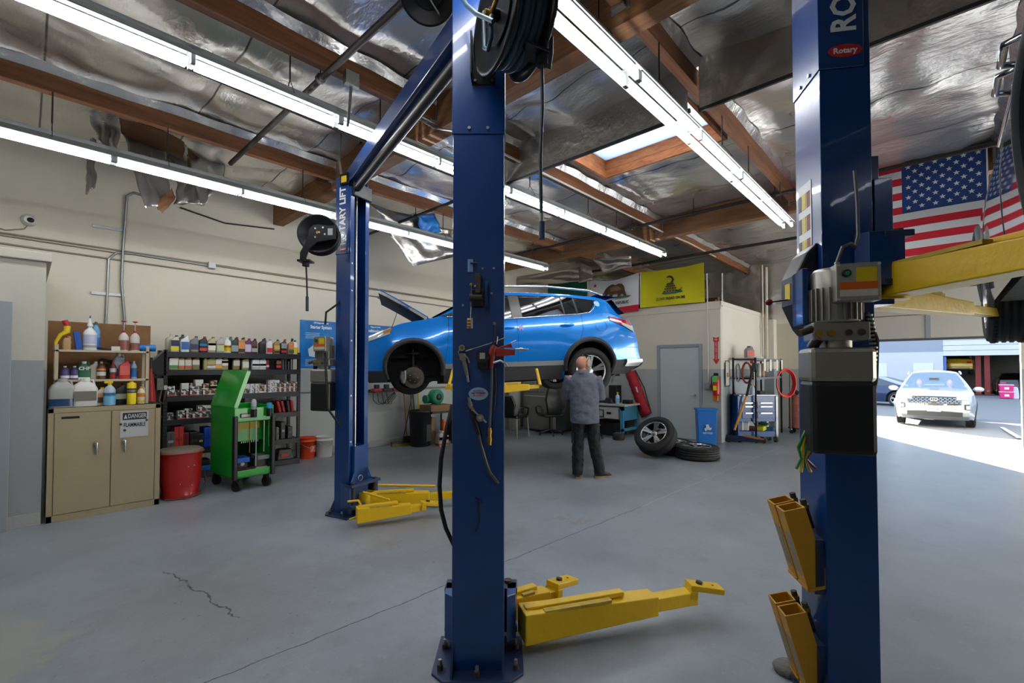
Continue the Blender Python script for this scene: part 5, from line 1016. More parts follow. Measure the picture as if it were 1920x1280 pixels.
MB().cb((0, 0, .04), (.13, .12, .08), M_blk).cyl((0, -.07, .06), (0, -.04, .06), .025, M_alu, 10).build('impact_tool', None, 'black impact tool on the manuals inside the green cart', 'tool', loc=cartp(.15, .15, .281), bevel=.01)
m = MB()
for k in range(9): m.cyl((k*.025, 0, 0), (k*.025, 0, .03), .009, M_stl, 10)
m.build('socket_set', None, 'row of chrome sockets inside the green cart', 'sockets', loc=cartp(.18, .22, .902-.285), kind='stuff')
D.objects['socket_set'].location.z = .595
# ------------------------------------------------------------------ buckets
def bucket(name, label, loc, c, r=.15, h=.37, band=None):
    t = thing(name, label, 'bucket', loc); m = MB(); m.lathe([(r*.86, 0), (r*.88, .005), (r*.97, h*.8), (r*1.03, h*.8), (r*1.03, h*.84), (r*.98, h*.85), (r, h*.97), (r*1.04, h*.97), (r*1.04, h), (r*.97, h), (r*.84, .02)], pm(c, .35), 28, caps=False); m.lathe([(.001, .012), (r*.86, .012)], pm(c, .35), 28, caps=False); m.build('pail', t)
    MB().tube([(-r*1.04, 0, h*.83), (-r*.7, -r*.8, h*.66), (0, -r*1.08, h*.5), (r*.7, -r*.8, h*.66), (r*1.04, 0, h*.83)], .003, M_stl, 5).build('bail_handle', t); return t
p = onz(575, 858); b = bucket('bucket', 'orange plastic bucket with a white printed square at the right end of the rack', (p.x, p.y, 0), 'e04a1a')
T = basis((.05, -.136, .17), (1, .35, 0), (-.02, 0, 1), (.35, -1, .05)); MB(T).box(-.05, .05, -.05, .05, 0, .003, pm('e8e4df')).box(-.046, .046, -.046, .046, .002, .004, pm('e04a1a')).build('printed_square', b)
for k in range(4): MB(T).box(-.035+.008*k, .0+.008*k, -.03+.017*k, -.022+.017*k, .003, .005, pm('e8e4df')).build('printed_stripe', b)
p = onz(592, 852); bucket('bucket', 'white plastic bucket standing against the wall behind the orange one', (p.x+.03, min(p.y+.02, 8.2), 0), 'd6d6d4')
# ------------------------------------------------------------------ left wall fittings
def wallpipe(label, pts, r, m_, name='conduit'): return MB().tube([Vector(p) for p in pts], r, m_, 6).build(name, None, label, 'conduit')
wy = WY-.02
M_cab = mat('beige painted conduit', '8f8677', .5)
wallpipe('upper thin conduit running the length of the beige wall', [(BX, wy, 3.33), (-.2, wy, 3.27), (10, wy, 3.18)], .011, M_cab); wallpipe('second thin conduit just under the upper one on the beige wall', [(BX, wy, 3.3), (-.2, wy, 3.24), (.9, wy, 3.22), (1.2, wy, 3.245), (10, wy, 3.15)], .009, M_cab)
wallpipe('lower thin conduit running the length of the beige wall', [(BX, wy, 3.17), (-.2, wy, 3.14), (10, wy, 3.0)], .011, M_cab)
wallpipe('bright conduit bending down the beige wall behind the particle board', [(1.97, wy, 3.22), (1.0, wy, 3.24), (.87, wy, 3.22), (.79, wy, 3.12), (.77, wy, 2.0)], .016, M_galv)
wallpipe('grey flexible conduit falling down the beige wall behind the particle board', [(1.25, wy-.01, 4.1), (1.05, wy-.01, 4.12), (.97, wy-.01, 4.05), (.94, wy-.01, 3.3), (.93, wy-.01, 2.8), (.97, wy-.01, 2.3), (.97, wy-.01, 1.9)], .017, M_cond)
wallpipe('dark conduit sagging from the torn foil to the girder end', [(1.6, wy, 4.05), (2.2, wy, 3.95), (2.95, wy, 4.02)], .012, M_pipe)
wallpipe('thin grey pipe fixed along the lower grey wall behind the lift', [(3.3, wy, 1.17), (7.6, wy, 1.16)], .014, M_cond)
o = MB().cb((0, 0, 0), (.1, .06, .1), pm('c9cbcc')).build('junction_box', None, 'small white junction box joining the conduits on the beige wall', 'junction box', loc=(2.02, wy-.02, 3.23), bevel=.006)
for x, z in ((.62, 3.55), (.62, 2.63)): MB().box(0, .35, -.02, .0, -.02, .02, M_galv).build('strut_channel', None, '%s short strut rail holding the conduits on the beige wall' % ('upper' if z > 3 else 'lower'), 'bracket', loc=(x, WY-.003, z))
t = thing('security_camera', 'small white dome security camera high on the beige wall', 'camera', (.02, WY, 3.48)); T = basis((0, 0, 0), (1, 0, 0), (0, 0, 1), (0, -1, 0))
MB(T).lathe([(.075, 0), (.075, .02), (.06, .05), (.045, .07)], pm('d8d8d8'), 20).build('housing', t); MB(T).ball((.015, -.005, .06), (.035, .035, .03), M_blk, 14).build('lens', t)
MB().tube([(0, -.02, -.05), (-.04, -.02, -.12), (-.2, -.02, -.17), (-.3, -.03, -.14)], .007, M_cab, 5).build('cable', t)
M_pb = NT('blue printed poster'); tc = M_pb.n('TexCoord'); v = M_pb.noise(tc.outputs['Object'], 3, 3); M_pb.l(M_pb.mix(M_pb.step(v, .35, .65), lin('1f86cf'), lin('1560a8')), M_pb.b.inputs['Base Color']); M_pb.b.inputs['Roughness'].default_value = .35; M_pb = M_pb.m
for x0, x1, s1, s2, px, lab in ((3.41, 4.2, 'ASE Diagnostic Guide', 'Starter System', 3.80, 'blue poster titled Starter System on the wall behind the left lift post'), (4.5, 5.42, 'Diagnostic Guide', 'Air Conditioning Systems', 4.93, 'blue poster titled Conditioning Systems on the wall behind the blue car hood')):
    t = thing('wall_poster', lab, 'poster', (x0, WY-.004, 1.6)); MB().box(0, x1-x0, -.002, .002, 0, .88, M_pb).build('sheet', t)
    text(s2, .085, tr(px-x0, -.0035, .76) @ TX, pm('f0f4f8'), t, bold=.002, sx=.8); text(s1, .04, tr(px-x0, -.0035, .84) @ TX, pm('f0f4f8'), t, bold=.001, sx=.8)
    q = MB(tr(0, -.004, 0) @ TX); q.prism([(.15, .35), (.24, .42), (.3, .4), (.34, .28), (.28, .2), (.17, .22)], 0, .001, pm('c8d6dc')); q.prism([(.35, .4), (.62, .46), (.66, .34), (.4, .26)], 0, .001, pm('8fb4cc')); q.prism([(.42, .38), (.55, .42), (.56, .36), (.44, .32)], .001, .002, pm('c87a3a'))
    for k in range(6): q.box(.1, .5, .04+.022*k, .05+.022*k, 0, .001, pm('8fa8dc'))
    for k in range(4): q.box(.1, .36, .55+.03*k, .562+.03*k, 0, .001, pm('9ac8ea'))
    q.build('printed_picture', t)
# charger shelf, brooms and bin behind the left lift post
t = thing('charger_shelf', 'thin brown wall shelf right of the left lift post with chargers on it', 'shelf', (4.75, WY-.2, 1.13)); MB().box(0, .72, -.12, .2, -.02, 0, pm('4a3228')).build('shelf_board', t)
for k, (x, c, lb) in enumerate(((.1, 'a3202a', 'red'), (.32, '2a2a2c', 'dark grey'), (.55, '8a2024', 'red and black'))):
    q = thing('battery_charger', lb+' cordless tool battery charger on the brown wall shelf', 'charger', (4.75+x, WY-.2, 1.132)); MB().frus(-.1, .1, -.07, .07, 0, .06, .85, pm(c)).build('base', q, bevel=.01); MB().cb((0, 0, .1), (.09, .08, .08), M_blk).build('battery', q, bevel=.01)
m = MB(); 
for k in range(4): m.tube([(4.8+.1*k, WY-.15, 1.1), (4.82+.12*k, WY-.12, .95-.03*k), (4.95+.1*k, WY-.1, .86), (5.1+.05*k, WY-.1, .9), (5.2+.05*k, WY-.12, 1.02), (5.3, WY-.14, 1.1)], .006, M_rub, 5)
m.build('charger_cords', None, 'tangle of black cords hanging below the brown wall shelf', 'cords', kind='stuff')
for px, c, z1, lb in ((759.5, 'a85a34', 1.35, 'orange-brown'), (772, '8a4632', 1.3, 'dark red-brown'), (776.5, '1c7a4a', 1.3, 'green'), (786, 'd8b83a', 1.3, 'yellow and black')):
    x = ony(px, 750, 8.3).x; t = thing('broom', lb+' handled broom leaning on the wall behind the black bin', 'broom', (x, 8.28, 0), 0)
    MB().cyl((0, -.05, .16), (0, .1, z1), .014 if 'yellow' not in lb else .02, pm(c), 10).build('handle', t); MB().frus(-.13, .13, -.08, .0, .0, .17, .5, pm('3a3522' if px < 765 else '2a2a2a')).build('brush', t)
p = onz(783, 834); t = thing('waste_bin', 'large black plastic bin in front of the broom handles', 'bin', (p.x, p.y-.1, 0)); r = .235
MB().lathe([(r*.84, 0), (r*.86, .01), (r*.97, .56), (r*1.0, .57), (r*1.0, .68), (r*1.06, .69), (r*1.06, .73), (r*.98, .735), (r*.8, .1), (.01, .08)], mat('black bin plastic', '151518', .5), 32, caps=False).build('tub', t)
MB().box(.11, .16, -.21, -.2, .6, .66, pm('b5b5b5')).build('sticker', t); MB().box(-.02, .12, -.225, -.2, .1, .45, mat('black bin plastic', '151518', .5)).build('moulded_panel', t, bevel=.01)
p = onz(745, 834); t = thing('push_broom', 'black and yellow push broom head on the floor left of the black bin', 'broom', (p.x, p.y-.12, 0), R_(-8)); MB().box(-.2, .25, -.03, .03, .05, .09, M_blk).build('block', t); MB().frus(-.2, .25, -.04, .04, .05, .0, 1, pm('7a7424')).build('bristles', t); MB().cyl((.05, 0, .09), (.3, .06, 1.1), .013, pm('5a2a24'), 8).build('handle', t)
p = onz(822, 834); bx, by = p.x, p.y
t = thing('work_table', 'black low table behind the bin with a flat carton on top', 'table', (bx+.05, by+.15, 0)); MB().box(-.25, .3, -.2, .2, .66, .7, M_blk2).build('table_top', t)
for x, y in ((-.23, .18), (.28, .18), (.28, -.18)): MB().box(x-.015, x+.015, y-.015, y+.015, 0, .66, M_blk2).build('leg', t)
M_card = mat('brown cardboard', '8a6a48', .85); MB().box(-.28, .3, -.2, .2, 0, .13, M_card).build('cardboard_box', None, 'flat brown carton on the black table under the green blower', 'box', loc=(bx+.05, by+.15, .702), bevel=.004)
MB().box(-.16, .12, -.02, .02, 0, .55, mat('tan board', '9a8468', .85)).build('board', None, 'tan cardboard sheet standing under the black table', 'cardboard', loc=(bx-.05, by+.2, .003))
t = thing('blower', 'green plastic air blower standing on the flat carton', 'blower', (bx+.05, by+.15, .834)); T = basis((0, 0, .16), (1, 0, 0), (0, 0, 1), (0, -1, 0))
MB(T).lathe([(.1, -.1), (.16, -.08), (.16, .06), (.13, .09), (.07, .1)], pm('1f8a6a'), 20).build('housing', t); MB(T).lathe([(.07, .1), (.06, .12), (.02, .12)], M_blk, 16).build('motor_cap', t); MB(T).cyl((-.1, -.05, -.1), (-.22, -.05, -.1), .09, pm('14805a'), 14).build('outlet', t)
MB().box(-.12, .12, -.06, .06, .0, .01, M_blk).build('foot', t)
bottle('orange_cylinder', 'tall orange canister standing under the black table', 'canister', (bx+.15, by+.02, 0), .09, .09, .52, 'e0501c', (), 'e0501c', 'can')
b = bottle('fluid_jug', 'white jug of orange fluid on the floor right of the black bin', 'jug', (bx+.02, by-.08, 0), .27, .17, .3, 'b9aaa4', ((.35, .7, 'c8b0a8'), (.4, .6, 'd8a04a')), 'c9c6c0', 'jug', liquid=('b5442c', .18))
MB().box(-.1, .25, -.15, .15, 0, .6, M_blk).build('trash_bag_box', None, 'dark upright box hidden at the right of the black table', 'box', loc=(bx+.62, by+.2, 0), bevel=.02)
# ------------------------------------------------------------------ office box at the back
OX, OY = 10.24, 3.44
TF = basis((0, 0, 0), (0, -1, 0), (0, 0, 1), (-1, 0, 0))   # reading plane facing -X
TS = basis((0, 0, 0), (1, 0, 0), (0, 0, 1), (0, -1, 0))    # reading plane facing -Y
dy0, dy1 = onx(1311, 700, OX).y, onx(1238, 700, OX).y
m = MB(); m.box(OX, OX+.12, OY, dy0, 0, 3.0, M_wall); m.box(OX, OX+.12, dy1, WY, 0, 3.0, M_wall); m.box(OX, OX+.12, dy0, dy1, 2.07, 3.0, M_wall); m.build('wall_office_front', kind='structure')
MB().box(OX+.12, FX, OY, OY+.12, 0, 3.0, M_white).build('wall_office_side', kind='structure')
MB().box(OX, FX, OY, WY, 2.98, 3.04, mat('office roof board', '6f675a', .8)).build('ceiling_office', kind='structure')
m = MB(); m.box(OX-.02, OX, OY-.02, WY, 2.88, 3.05, M_wall); m.box(OX-.02, FX, OY-.02, OY, 2.96, 3.05, M_white); m.build('trim_3', kind='structure', bevel=.004)
MB().box(OX-.012, OX, dy1, WY, 0, .1, M_conc).build('baseboard_office', kind='structure')
m = MB(); m.box(OX-.03, OX+.02, dy0-.07, dy0, 0, 2.14, M_frame); m.box(OX-.03, OX+.02, dy1, dy1+.07, 0, 2.14, M_frame); m.box(OX-.03, OX+.02, dy0, dy1, 2.07, 2.14, M_frame); d = m.build('door_2', kind='structure', bevel=.004)
MB().box(OX-.005, OX+.035, dy0+.004, dy1-.004, .01, 2.066, mat('grey office door', 'b5bdbc', .45, var=.05)).build('door_leaf', d, bevel=.003)
MB().cyl((OX-.005, dy0+.09, 1.0), (OX-.05, dy0+.09, 1.0), .02, M_stl, 12).tube([(OX-.05, dy0+.09, 1.0), (OX-.055, dy0+.2, .995)], .009, M_stl, 8).build('handle', d)
for z in (.35, 1.1, 1.8): MB().cyl((OX-.012, dy1-.004, z-.05), (OX-.012, dy1-.004, z+.05), .009, M_alu, 8).build('hinge', d)
# crumpled foil on the far wall above the painted part
MB().grid(lambda u, v: (FX-.02+.03*noise.noise((u*30, v*9, 1)), 1.0+7.4*u, 2.78+1.7*v), 90, 20, M_foil).build('wall_insulation', kind='structure')
MB().box(FX-.3, FX, 3.2, OY, 0, 2.9, M_white).build('trim_4', kind='structure', bevel=.01)
# ceiling storage gloom above the office
t = thing('roof_beam_store', 'stack of dark timber boards lying on the office roof behind the flags', 'boards', (11.2, 5.5, 3.045))
for k in range(5): MB().box(-.5+.16*k, -.38+.16*k, -1.8, 2.0, 0, .12+.06*(k % 2), M_deck).build('board', t)
def onF(px, py, dx=0): p = onx(px, py, OX-dx); return p
# fire arrow, extinguisher, box, orange blocks
p = onF(1343, 683, .006); t = thing('fire_sign', 'red fire extinguisher arrow sign on the office wall corner', 'sign', p); T = TF
MB(T).prism([(-.06, .60), (0, .57), (.06, .60), (.06, .5), (.035, .48), (.035, .12), (.07, .12), (0, 0), (-.07, .12), (-.035, .12), (-.035, .48), (-.06, .5)], 0, .003, M_red).build('arrow', t)
text('FIRE', .035, T @ tr(0, .535, .004), M_wht, t, bold=.0005, sx=.9)
for k, ch in enumerate('EXTINGUISHER'): text(ch, .03, T @ tr(0, .46-.031*k, .004), M_wht, t, bold=.0005)
p = onF(1343, 742, .1); t = thing('fire_extinguisher', 'red fire extinguisher with green tag hung on the office wall corner', 'fire extinguisher', p)
MB().lathe([(.01, 0), (.068, .01), (.07, .05), (.07, .34), (.045, .4), (.02, .42)], pm('b5161c', .3), 18).build('cylinder', t); MB().cb((0, 0, .46), (.05, .09, .06), M_blk).build('valve_head', t, bevel=.005)
MB().tube([(0, .03, .45), (0, .1, .4), (0, .09, .12)], .01, M_rub, 6).build('hose', t); MB().box(-.075, -.071, -.05, .05, .3, .42, pm('4fd06a')).build('green_tag', t); MB().box(-.073, -.068, -.03, .04, .12, .22, pm('e0d21b')).build('label', t); MB().box(.07, .1, -.04, .04, .05, .4, M_stl).build('bracket', t)
for k, (px, py) in enumerate(((1336, 726), (1344, 733), (1342, 746))):
    p = onF(px, py, .03); MB().box(-.03, .03, -.05, .05, -.06, .06, pm('d8842a')).build('orange_block', None, 'small orange magnetic block below the extinguisher, %s of three' % ('leftmost', 'middle', 'lowest')[k], 'block', loc=p, bevel=.005)
p = onF(1328, 724, .03); t = thing('outlet_box', 'grey electrical outlet box low on the office wall beside the door', 'outlet', p); MB().box(-.03, .03, -.07, .07, -.06, .06, M_galv).build('box', t, bevel=.004); MB().box(-.034, -.03, -.03, .03, -.04, .04, M_frame).build('cover', t)
MB().tube([onF(1328, 718, .02), onF(1327, 590, .02), onF(1325, 512, .02)], .014, mat('white conduit', 'cfcfca', .4, .3), 6).build('conduit', None, 'white conduit rising up the office wall by the corner to the ceiling', 'conduit')
MB().tube([onF(1354, 575, -.1), onF(1354, 512, -.1)], .014, mat('white conduit', 'cfcfca', .4, .3), 6).build('conduit', None, 'short conduit rising off the office roof corner', 'conduit')
for k, px in enumerate((1431, 1438)): q = ony(px, 700, OY-.06); MB().cyl((q.x, OY-.06, 1.9-.4*k), (q.x, OY-.06, 4.3), .028+.02*k, mat('cream pipe', 'cfc8b8', .5), 10).build('pipe', None, '%s cream pipe rising at the far end of the office side wall' % ('thin', 'thick')[k], 'pipe')
q = ony(1362, 700, OY-.02); t = thing('literature_rack', 'black wire holder with white pockets on the office side wall', 'holder', (q.x, OY-.03, 1.2))
MB().tube([(-.09, 0, 0), (-.09, 0, .52), (-.06, 0, .56), (.16, 0, .56), (.18, 0, .52), (.18, 0, 0), (-.09, 0, 0)], .008, M_blk, 6).build('frame', t); MB().box(-.08, .17, 0, .01, .03, .52, pm('d8d8d4')).build('pockets', t); MB().box(0, .08, -.01, 0, .2, .3, pm('c8922a')).build('card', t)
# recycling bin
p0, p1 = onz(1309, 834), onz(1345, 835); u = (p1-p0); u.z = 0; wd = u.length; u.normalize(); v = Vector((-u.y, u.x, 0))
t = thing('recycling_bin', 'blue plastic recycling bin with white arrows beside the office corner', 'bin', p0, math.atan2(u.y, u.x)); wd = max(wd, .38)
MB().frus(.02, wd-.02, .02, .26, 0, .72, 1.14, pm('1c6fc4', .4), ky=1.1).build('tub', t, bevel=.01); MB().box(-.02, wd+.02, -.01, .29, .71, .755, pm('1c6fc4', .4)).build('rim', t, bevel=.008)
T = basis((wd/2, -.012, .36), (1, 0, 0), (0, -.06, 1), (0, -1, -.06))
for k in range(3):
    R3 = T @ rotz(2*pi*k/3); MB(R3).prism([(-.045, .065), (.0, .075), (.045, .0), (.065, .012), (.05, -.05), (-.005, -.03), (.018, -.018), (-.01, .03), (-.028, .045)], 0, .003, pm('e4ecf4')).build('arrow', t)
text('RECYCLE', .045, T @ tr(0, -.11, .002), pm('e4ecf4'), t, bold=.001)
# loose wheels
def loose(px, py, z, n, lab, r=.365):
    p = onp(px, py, (0, 0, z), (0, 0, 1)); n = Vector(n[0]*Rv+n[1]*Fv+Vector((0, 0, n[2]))).normalized(); y = Zv.cross(n) if abs(n.z) < .99 else Vector((0, 1, 0)); y.normalize()
    t = thing('wheel_assembly', lab, 'wheel', p, 0, 'loose car wheels'); wheel(t, basis((0, 0, 0), n, y, n.cross(y)), r, .235, 5, .24, 'tyre'); return t
loose(1307, 846, .12, (0, 0, 1), 'alloy car wheel lying flat on the floor in front of the recycling bin'); loose(1262, 837, .12, (0, 0, 1), 'alloy car wheel lying flat, half hidden under the leaning wheel')
loose(1229, 817, .37, (-.5, -.52, .62), 'alloy car wheel leaning on the other two near the office door')
# workbench and things on it
t = thing('workbench', 'light blue steel workbench with pale top against the office front', 'bench', (9.45, 5.35, 0)); M_lb = mat('light blue bench steel', '3f86ab', .4)
MB().box(-.05, .76, -.08, 1.42, .72, .76, mat('pale bench top', 'b5b0a4', .5)).build('top', t, bevel=.004)
for x, y in ((0, 0), (.68, 0), (0, 1.3), (.68, 1.3)): MB().box(x, x+.07, y, y+.07, 0, .72, M_lb).build('leg', t)
m = MB(); m.box(0, .75, 0, .05, .62, .72, M_lb); m.box(0, .05, 0, 1.35, .64, .72, M_lb); m.box(0, .75, 0, .05, .14, .2, M_lb); m.build('rail', t)
MB().box(.08, .66, -.003, .03, .38, .63, M_lb).build('side_panel', t); o = MB().box(-.012, .3, .12, .62, .42, .68, pm('b5b5b0')).build('drawer', t); MB().box(-.02, -.012, .3, .42, .52, .57, M_blk).build('handle', o)
MB().box(.1, .7, .3, 1.3, 0, .3, M_well).build('dark_store', t)
B = Vector((9.45, 5.35, .762))
def on_bench(px): return onx(px, 750, 9.75).y
MB().frus(-.2, .2, -.33, .33, 0, .11, .85, M_blk).build('printer', None, 'low black machine on the light blue workbench', 'machine', loc=(9.8, on_bench(1133), .762), bevel=.02)
MB().box(-.12, .12, -.1, .12, 0, .42, M_blk).build('speaker', None, 'black tower case standing on the workbench behind the man', 'computer', loc=(9.95, on_bench(1146), .762), bevel=.01)
b = bottle('spray_bottle', 'blue spray bottle with yellow trigger on the light blue workbench', 'spray bottle', (9.7, on_bench(1160), .762), .1, .1, .24, '9fc0d8', ((.1, .5, '4fa0d8'),), 'e0c21b', 'round'); trigger(b, .24, 'e0c21b')
MB().box(-.08, .08, -.1, .1, 0, .09, M_blk).build('small_black_box', None, 'small black box at the right end of the workbench', 'box', loc=(9.8, on_bench(1175), .762), bevel=.01)
t = thing('monitor', 'black computer monitor on the left part of the workbench', 'monitor', (9.75, on_bench(1050), .762)); MB().box(-.02, .02, -.26, .26, .08, .42, M_blk).build('screen', t, bevel=.006); MB().cb((.02, 0, .05), (.04, .06, .1), M_blk).box(-.1, .12, -.12, .12, 0, .012, M_blk).build('stand', t)
MB().box(0, .2, -.12, .12, 0, .03, pm('d8d8d4')).build('papers', None, 'white papers at the front edge of the workbench by the monitor', 'papers', loc=(9.42, on_bench(1042), .762), bevel=.002)
p = onz(1160, 824); t = thing('rubber_roller', 'small black rubber roller standing on the floor before the workbench', 'roller', (p.x, p.y, 0)); MB().lathe([(.12, 0), (.13, .02), (.13, .13), (.11, .15), (.02, .15)], M_tyre, 24).build('roller', t); MB().lathe([(.07, .15), (.06, .155), (.02, .155)], pm('5a544a'), 16).build('hub', t)
# red bag on the office wall
c = [onF(x, y, .03) for x, y in ((1172, 698), (1191, 694), (1221, 774), (1203, 783))]; t = thing('folding_chair_bag', 'long red fabric bag hanging tilted on the office wall', 'bag', c[0])
MB(tr(*(-c[0]))).grid(lambda u, v: (c[0]*(1-u)+c[1]*u)*(1-v)+(c[3]*(1-u)+c[2]*u)*v+Vector((-.09*math.sin(pi*u)*(.6+.4*math.sin(pi*v))+.01*math.sin(v*40), 0, 0)), 10, 24, mat('red bag fabric', 'a5182a', .7)).build('bag_body', t, solid=.006)
MB(tr(*(-c[0]))).tube([c[1], (c[1]+c[2])/2+Vector((-.05, -.05, .1)), c[2]], .012, M_blk, 6).build('strap', t)
q = (c[0]+c[1]+c[2]+c[3])/4; MB(tr(*(-c[0]))).add([q+Vector((-.1, .02, .16)), q+Vector((-.1, -.02, .15)), q+Vector((-.1, -.06, .02)), q+Vector((-.1, -.02, .03))], [(0, 1, 2, 3)], pm('d8d8d4')).build('printed_mark', t)
# stainless refrigerator and locker
FRX = 8.87; y0, y1 = onx(1040, 760, FRX).y, onx(981, 760, FRX).y; M_ss = mat('brushed stainless', '8c8a86', .3, .9, var=.08, vs=2)
t = thing('refrigerator', 'stainless steel refrigerator in the back corner under the raised blue car', 'refrigerator', (FRX, y0, 0)); wd = y1-y0
MB().box(.03, .7, 0, wd, .04, 1.76, M_ss).build('body', t, bevel=.008); MB().box(-.02, .03, .01, wd-.01, .06, .98, M_ss).build('freezer_door', t, bevel=.012)
for a, b_ in ((.01, wd/2-.004), (wd/2+.004, wd-.01)): o = MB().box(-.02, .03, a, b_, 1.0, 1.75, M_ss).build('door', t, bevel=.012); yy = wd/2-.05 if a < .1 else wd/2+.05; MB().cyl((-.06, yy, 1.1), (-.06, yy, 1.65), .012, M_stl, 8).build('handle', o)
MB().cyl((-.06, .1, .9), (-.06, wd-.1, .9), .012, M_stl, 8).build('handle', t); MB().box(-.022, -.019, wd/2+.1, wd-.1, 1.25, 1.55, M_frame).build('dispenser', t)
t = thing('metal_locker', 'grey metal locker between the refrigerator and the workbench', 'locker', (9.6, 6.84, 0)); MB().box(0, .5, 0, .5, 0, 1.78, mat('grey locker paint', '8a8a86', .5)).build('body', t, bevel=.005); MB().box(-.012, 0, .01, .49, .05, 1.75, mat('grey locker paint', '8a8a86', .5)).build('door', t, bevel=.003); MB().box(-.016, -.012, .12, .42, 1.42, 1.55, pm('e4e4e0')).build('paper', t); MB().box(-.016, -.012, .38, .44, 1.32, 1.38, pm('c8322e')).build('sticker', t)
t = thing('water_heater', 'white cylinder with pipes standing left of the refrigerator', 'tank', (8.75, 8.1, 0)); MB().lathe([(.02, 0), (.16, .01), (.16, 1.25), (.12, 1.3), (.02, 1.3)], pm('a9aaa6'), 20).build('tank', t); MB().tube([(.1, 0, 1.3), (.1, 0, 1.8), (.1, .2, 1.9)], .015, M_galv, 6).build('pipe', t)
# office chairs
def chair(name, label, loc, rz, arms=True, base='star', hi=1.12):
    t = thing(name, label, 'chair', loc, rz); L_ = mat('black leather', '17181b', .38, bump=.08, bs=20)
    MB().prism([(-.25, -.24), (.25, -.24), (.24, .24), (-.24, .24)], .44, .52, L_).build('seat', t, bevel=.03)
    m = MB(); m.rings([[(x*(.24-.03*abs(k-2)), .24+.05*k/4+.02*math.sin(k*2)-.03*(1-x*x), .52+(hi-.52)*k/4) for x in (-1, -.5, 0, .5, 1)] for k in range(5)], L_, False, True, False); m.build('backrest', t, solid=.07, bevel=.02)
    for s in (-1, 1): MB().tube([(s*.25, .2, .5), (s*.3, .22, .68), (s*.31, 0, .7), (s*.3, -.18, .66), (s*.26, -.2, .5)], .018, M_blk, 8).build('armrest', t)
    if base == 'star':
        MB().cyl((0, 0, .1), (0, 0, .44), .028, M_blk2, 10).build('gas_lift', t)
        for k in range(5): a = 2*pi*k/5+.2; MB().tube([(0, 0, .12), (.28*math.cos(a), .28*math.sin(a), .07)], [.03, .018], M_blk, 6).build('base_arm', t); MB().cyl((.29*math.cos(a)-.012, .29*math.sin(a), .028), (.29*math.cos(a)+.012, .29*math.sin(a), .028), .028, M_blk, 12).build('caster', t)
    else:
        for x in (-.24, .24):
            for y in (-.22, .24): MB().cyl((x, y, .44), (x*1.12, y*1.15, 0), .014, M_alu, 8).build('leg', t)
    return t
p = onz(1029, 815); chair('office_chair', 'black leather swivel chair with star base left of the workbench', (p.x+.05, p.y, 0), R_(150), base='star', hi=1.2)
p = onz(966, 818); chair('arm_chair', 'black leather armchair on four metal legs, right of the near blue post', (p.x, p.y+.05, 0), R_(100), base='legs', hi=.98)
p = onz(1062, 820); chair('office_chair', 'second black swivel chair mostly hidden behind the man', (p.x+.3, p.y-.45, 0), R_(60), base='star', hi=.9)
t = thing('parts_bin', 'jumble of small tools on a low trolley under the workbench beside the man', 'trolley', (9.15, 6.15, 0)); MB().box(-.2, .15, -.3, .3, .25, .28, M_lb).build('tray', t)
for k in range(6): MB().cb((-.12+.05*k, -.2+.07*k, .33), (.06, .05, .1), [M_alu, M_wht, M_blk][k % 3]).build('tool', t)
for x, y in ((-.18, -.27), (.13, -.27), (-.18, .27), (.13, .27)): MB().cyl((x, y, 0), (x, y, .25), .012, M_alu, 6).build('leg', t)
# ------------------------------------------------------------------ rack, tool cart and jack by the office side wall
t = thing('shelf_frame', 'tall black open steel frame with hanging cables against the office side wall', 'rack', (10.75, 2.9, 0)); L = 2.15
for x in (0, L):
    for y in (0, .45): MB().box(x-.018, x+.018, y-.018, y+.018, 0, 1.83, M_blk2).build('post', t)
for z, mm in ((1.8, M_galv), (1.38, M_galv)):
    m = MB(); m.box(.0, L, -.01, .01, z-.03, z+.02, mm); m.box(0, L, .44, .46, z-.03, z+.02, mm); m.box(-.01, .01, 0, .45, z-.02, z+.01, M_blk2); m.box(L-.01, L+.01, 0, .45, z-.02, z+.01, M_blk2); m.box(.3, L, 0, .45, z-.03, z-.022, mm); m.build('shelf', t)
m = MB(); m.tube([(0, .45, 1.1), (0, .0, .35)], .01, M_blk2, 6); m.tube([(0, .45, 1.1), (.35, .45, .75)], .01, M_blk2, 6); m.build('brace', t)
S0 = Vector((10.75, 2.9, 0))
m = MB()
for k, (r, c) in enumerate(((.09, 0), (.1, .01), (.08, -.01), (.11, 0))): m.tube([(0.01*k, .0+r*math.cos(a), -.24+.22*math.sin(a)*(1.05-.03*k)) for a in [2*pi*j/16 for j in range(16)]], .014, mat('reddish cable', '8a3a2a', .45), 6, closed=True)
m.build('coiled_cable', None, 'reddish coiled cable hanging in the black open frame', 'cable', loc=S0+Vector((-.03, .17, 1.74)))
m = MB()
for k in range(4): m.tube([(0, .04*math.cos(a)+.008*k, -.22+.2*math.sin(a)) for a in [2*pi*j/14 for j in range(14)]], .01, [M_blk, M_wht][k % 2], 6, closed=True)
m.build('coiled_cable', None, 'black and white cord hanging left of the reddish cable', 'cable', loc=S0+Vector((-.03, .34, 1.72)))
MB().cb((0, 0, 0), (.05, .05, .08), M_red).build('red_tag', None, 'small red tag hanging at the top of the black open frame', 'tag', loc=S0+Vector((0, .07, 1.74)))
MB().frus(-.04, .04, -.06, .06, -.2, 0, .5, M_blk).cyl((0, 0, -.5), (0, 0, -.2), .008, M_stl, 6).build('air_tool', None, 'black air tool hanging beside the near post of the open frame', 'tool', loc=S0+Vector((-.02, .02, 1.72)))
b = bottle('spray_bottle', 'clear spray bottle with yellow head hooked on the open frame', 'spray bottle', S0+Vector((-.03, .06, 1.02)), .1, .1, .22, 'b5c4d4', (), 'e0c21b', 'round'); trigger(b, .22, 'e0c21b')
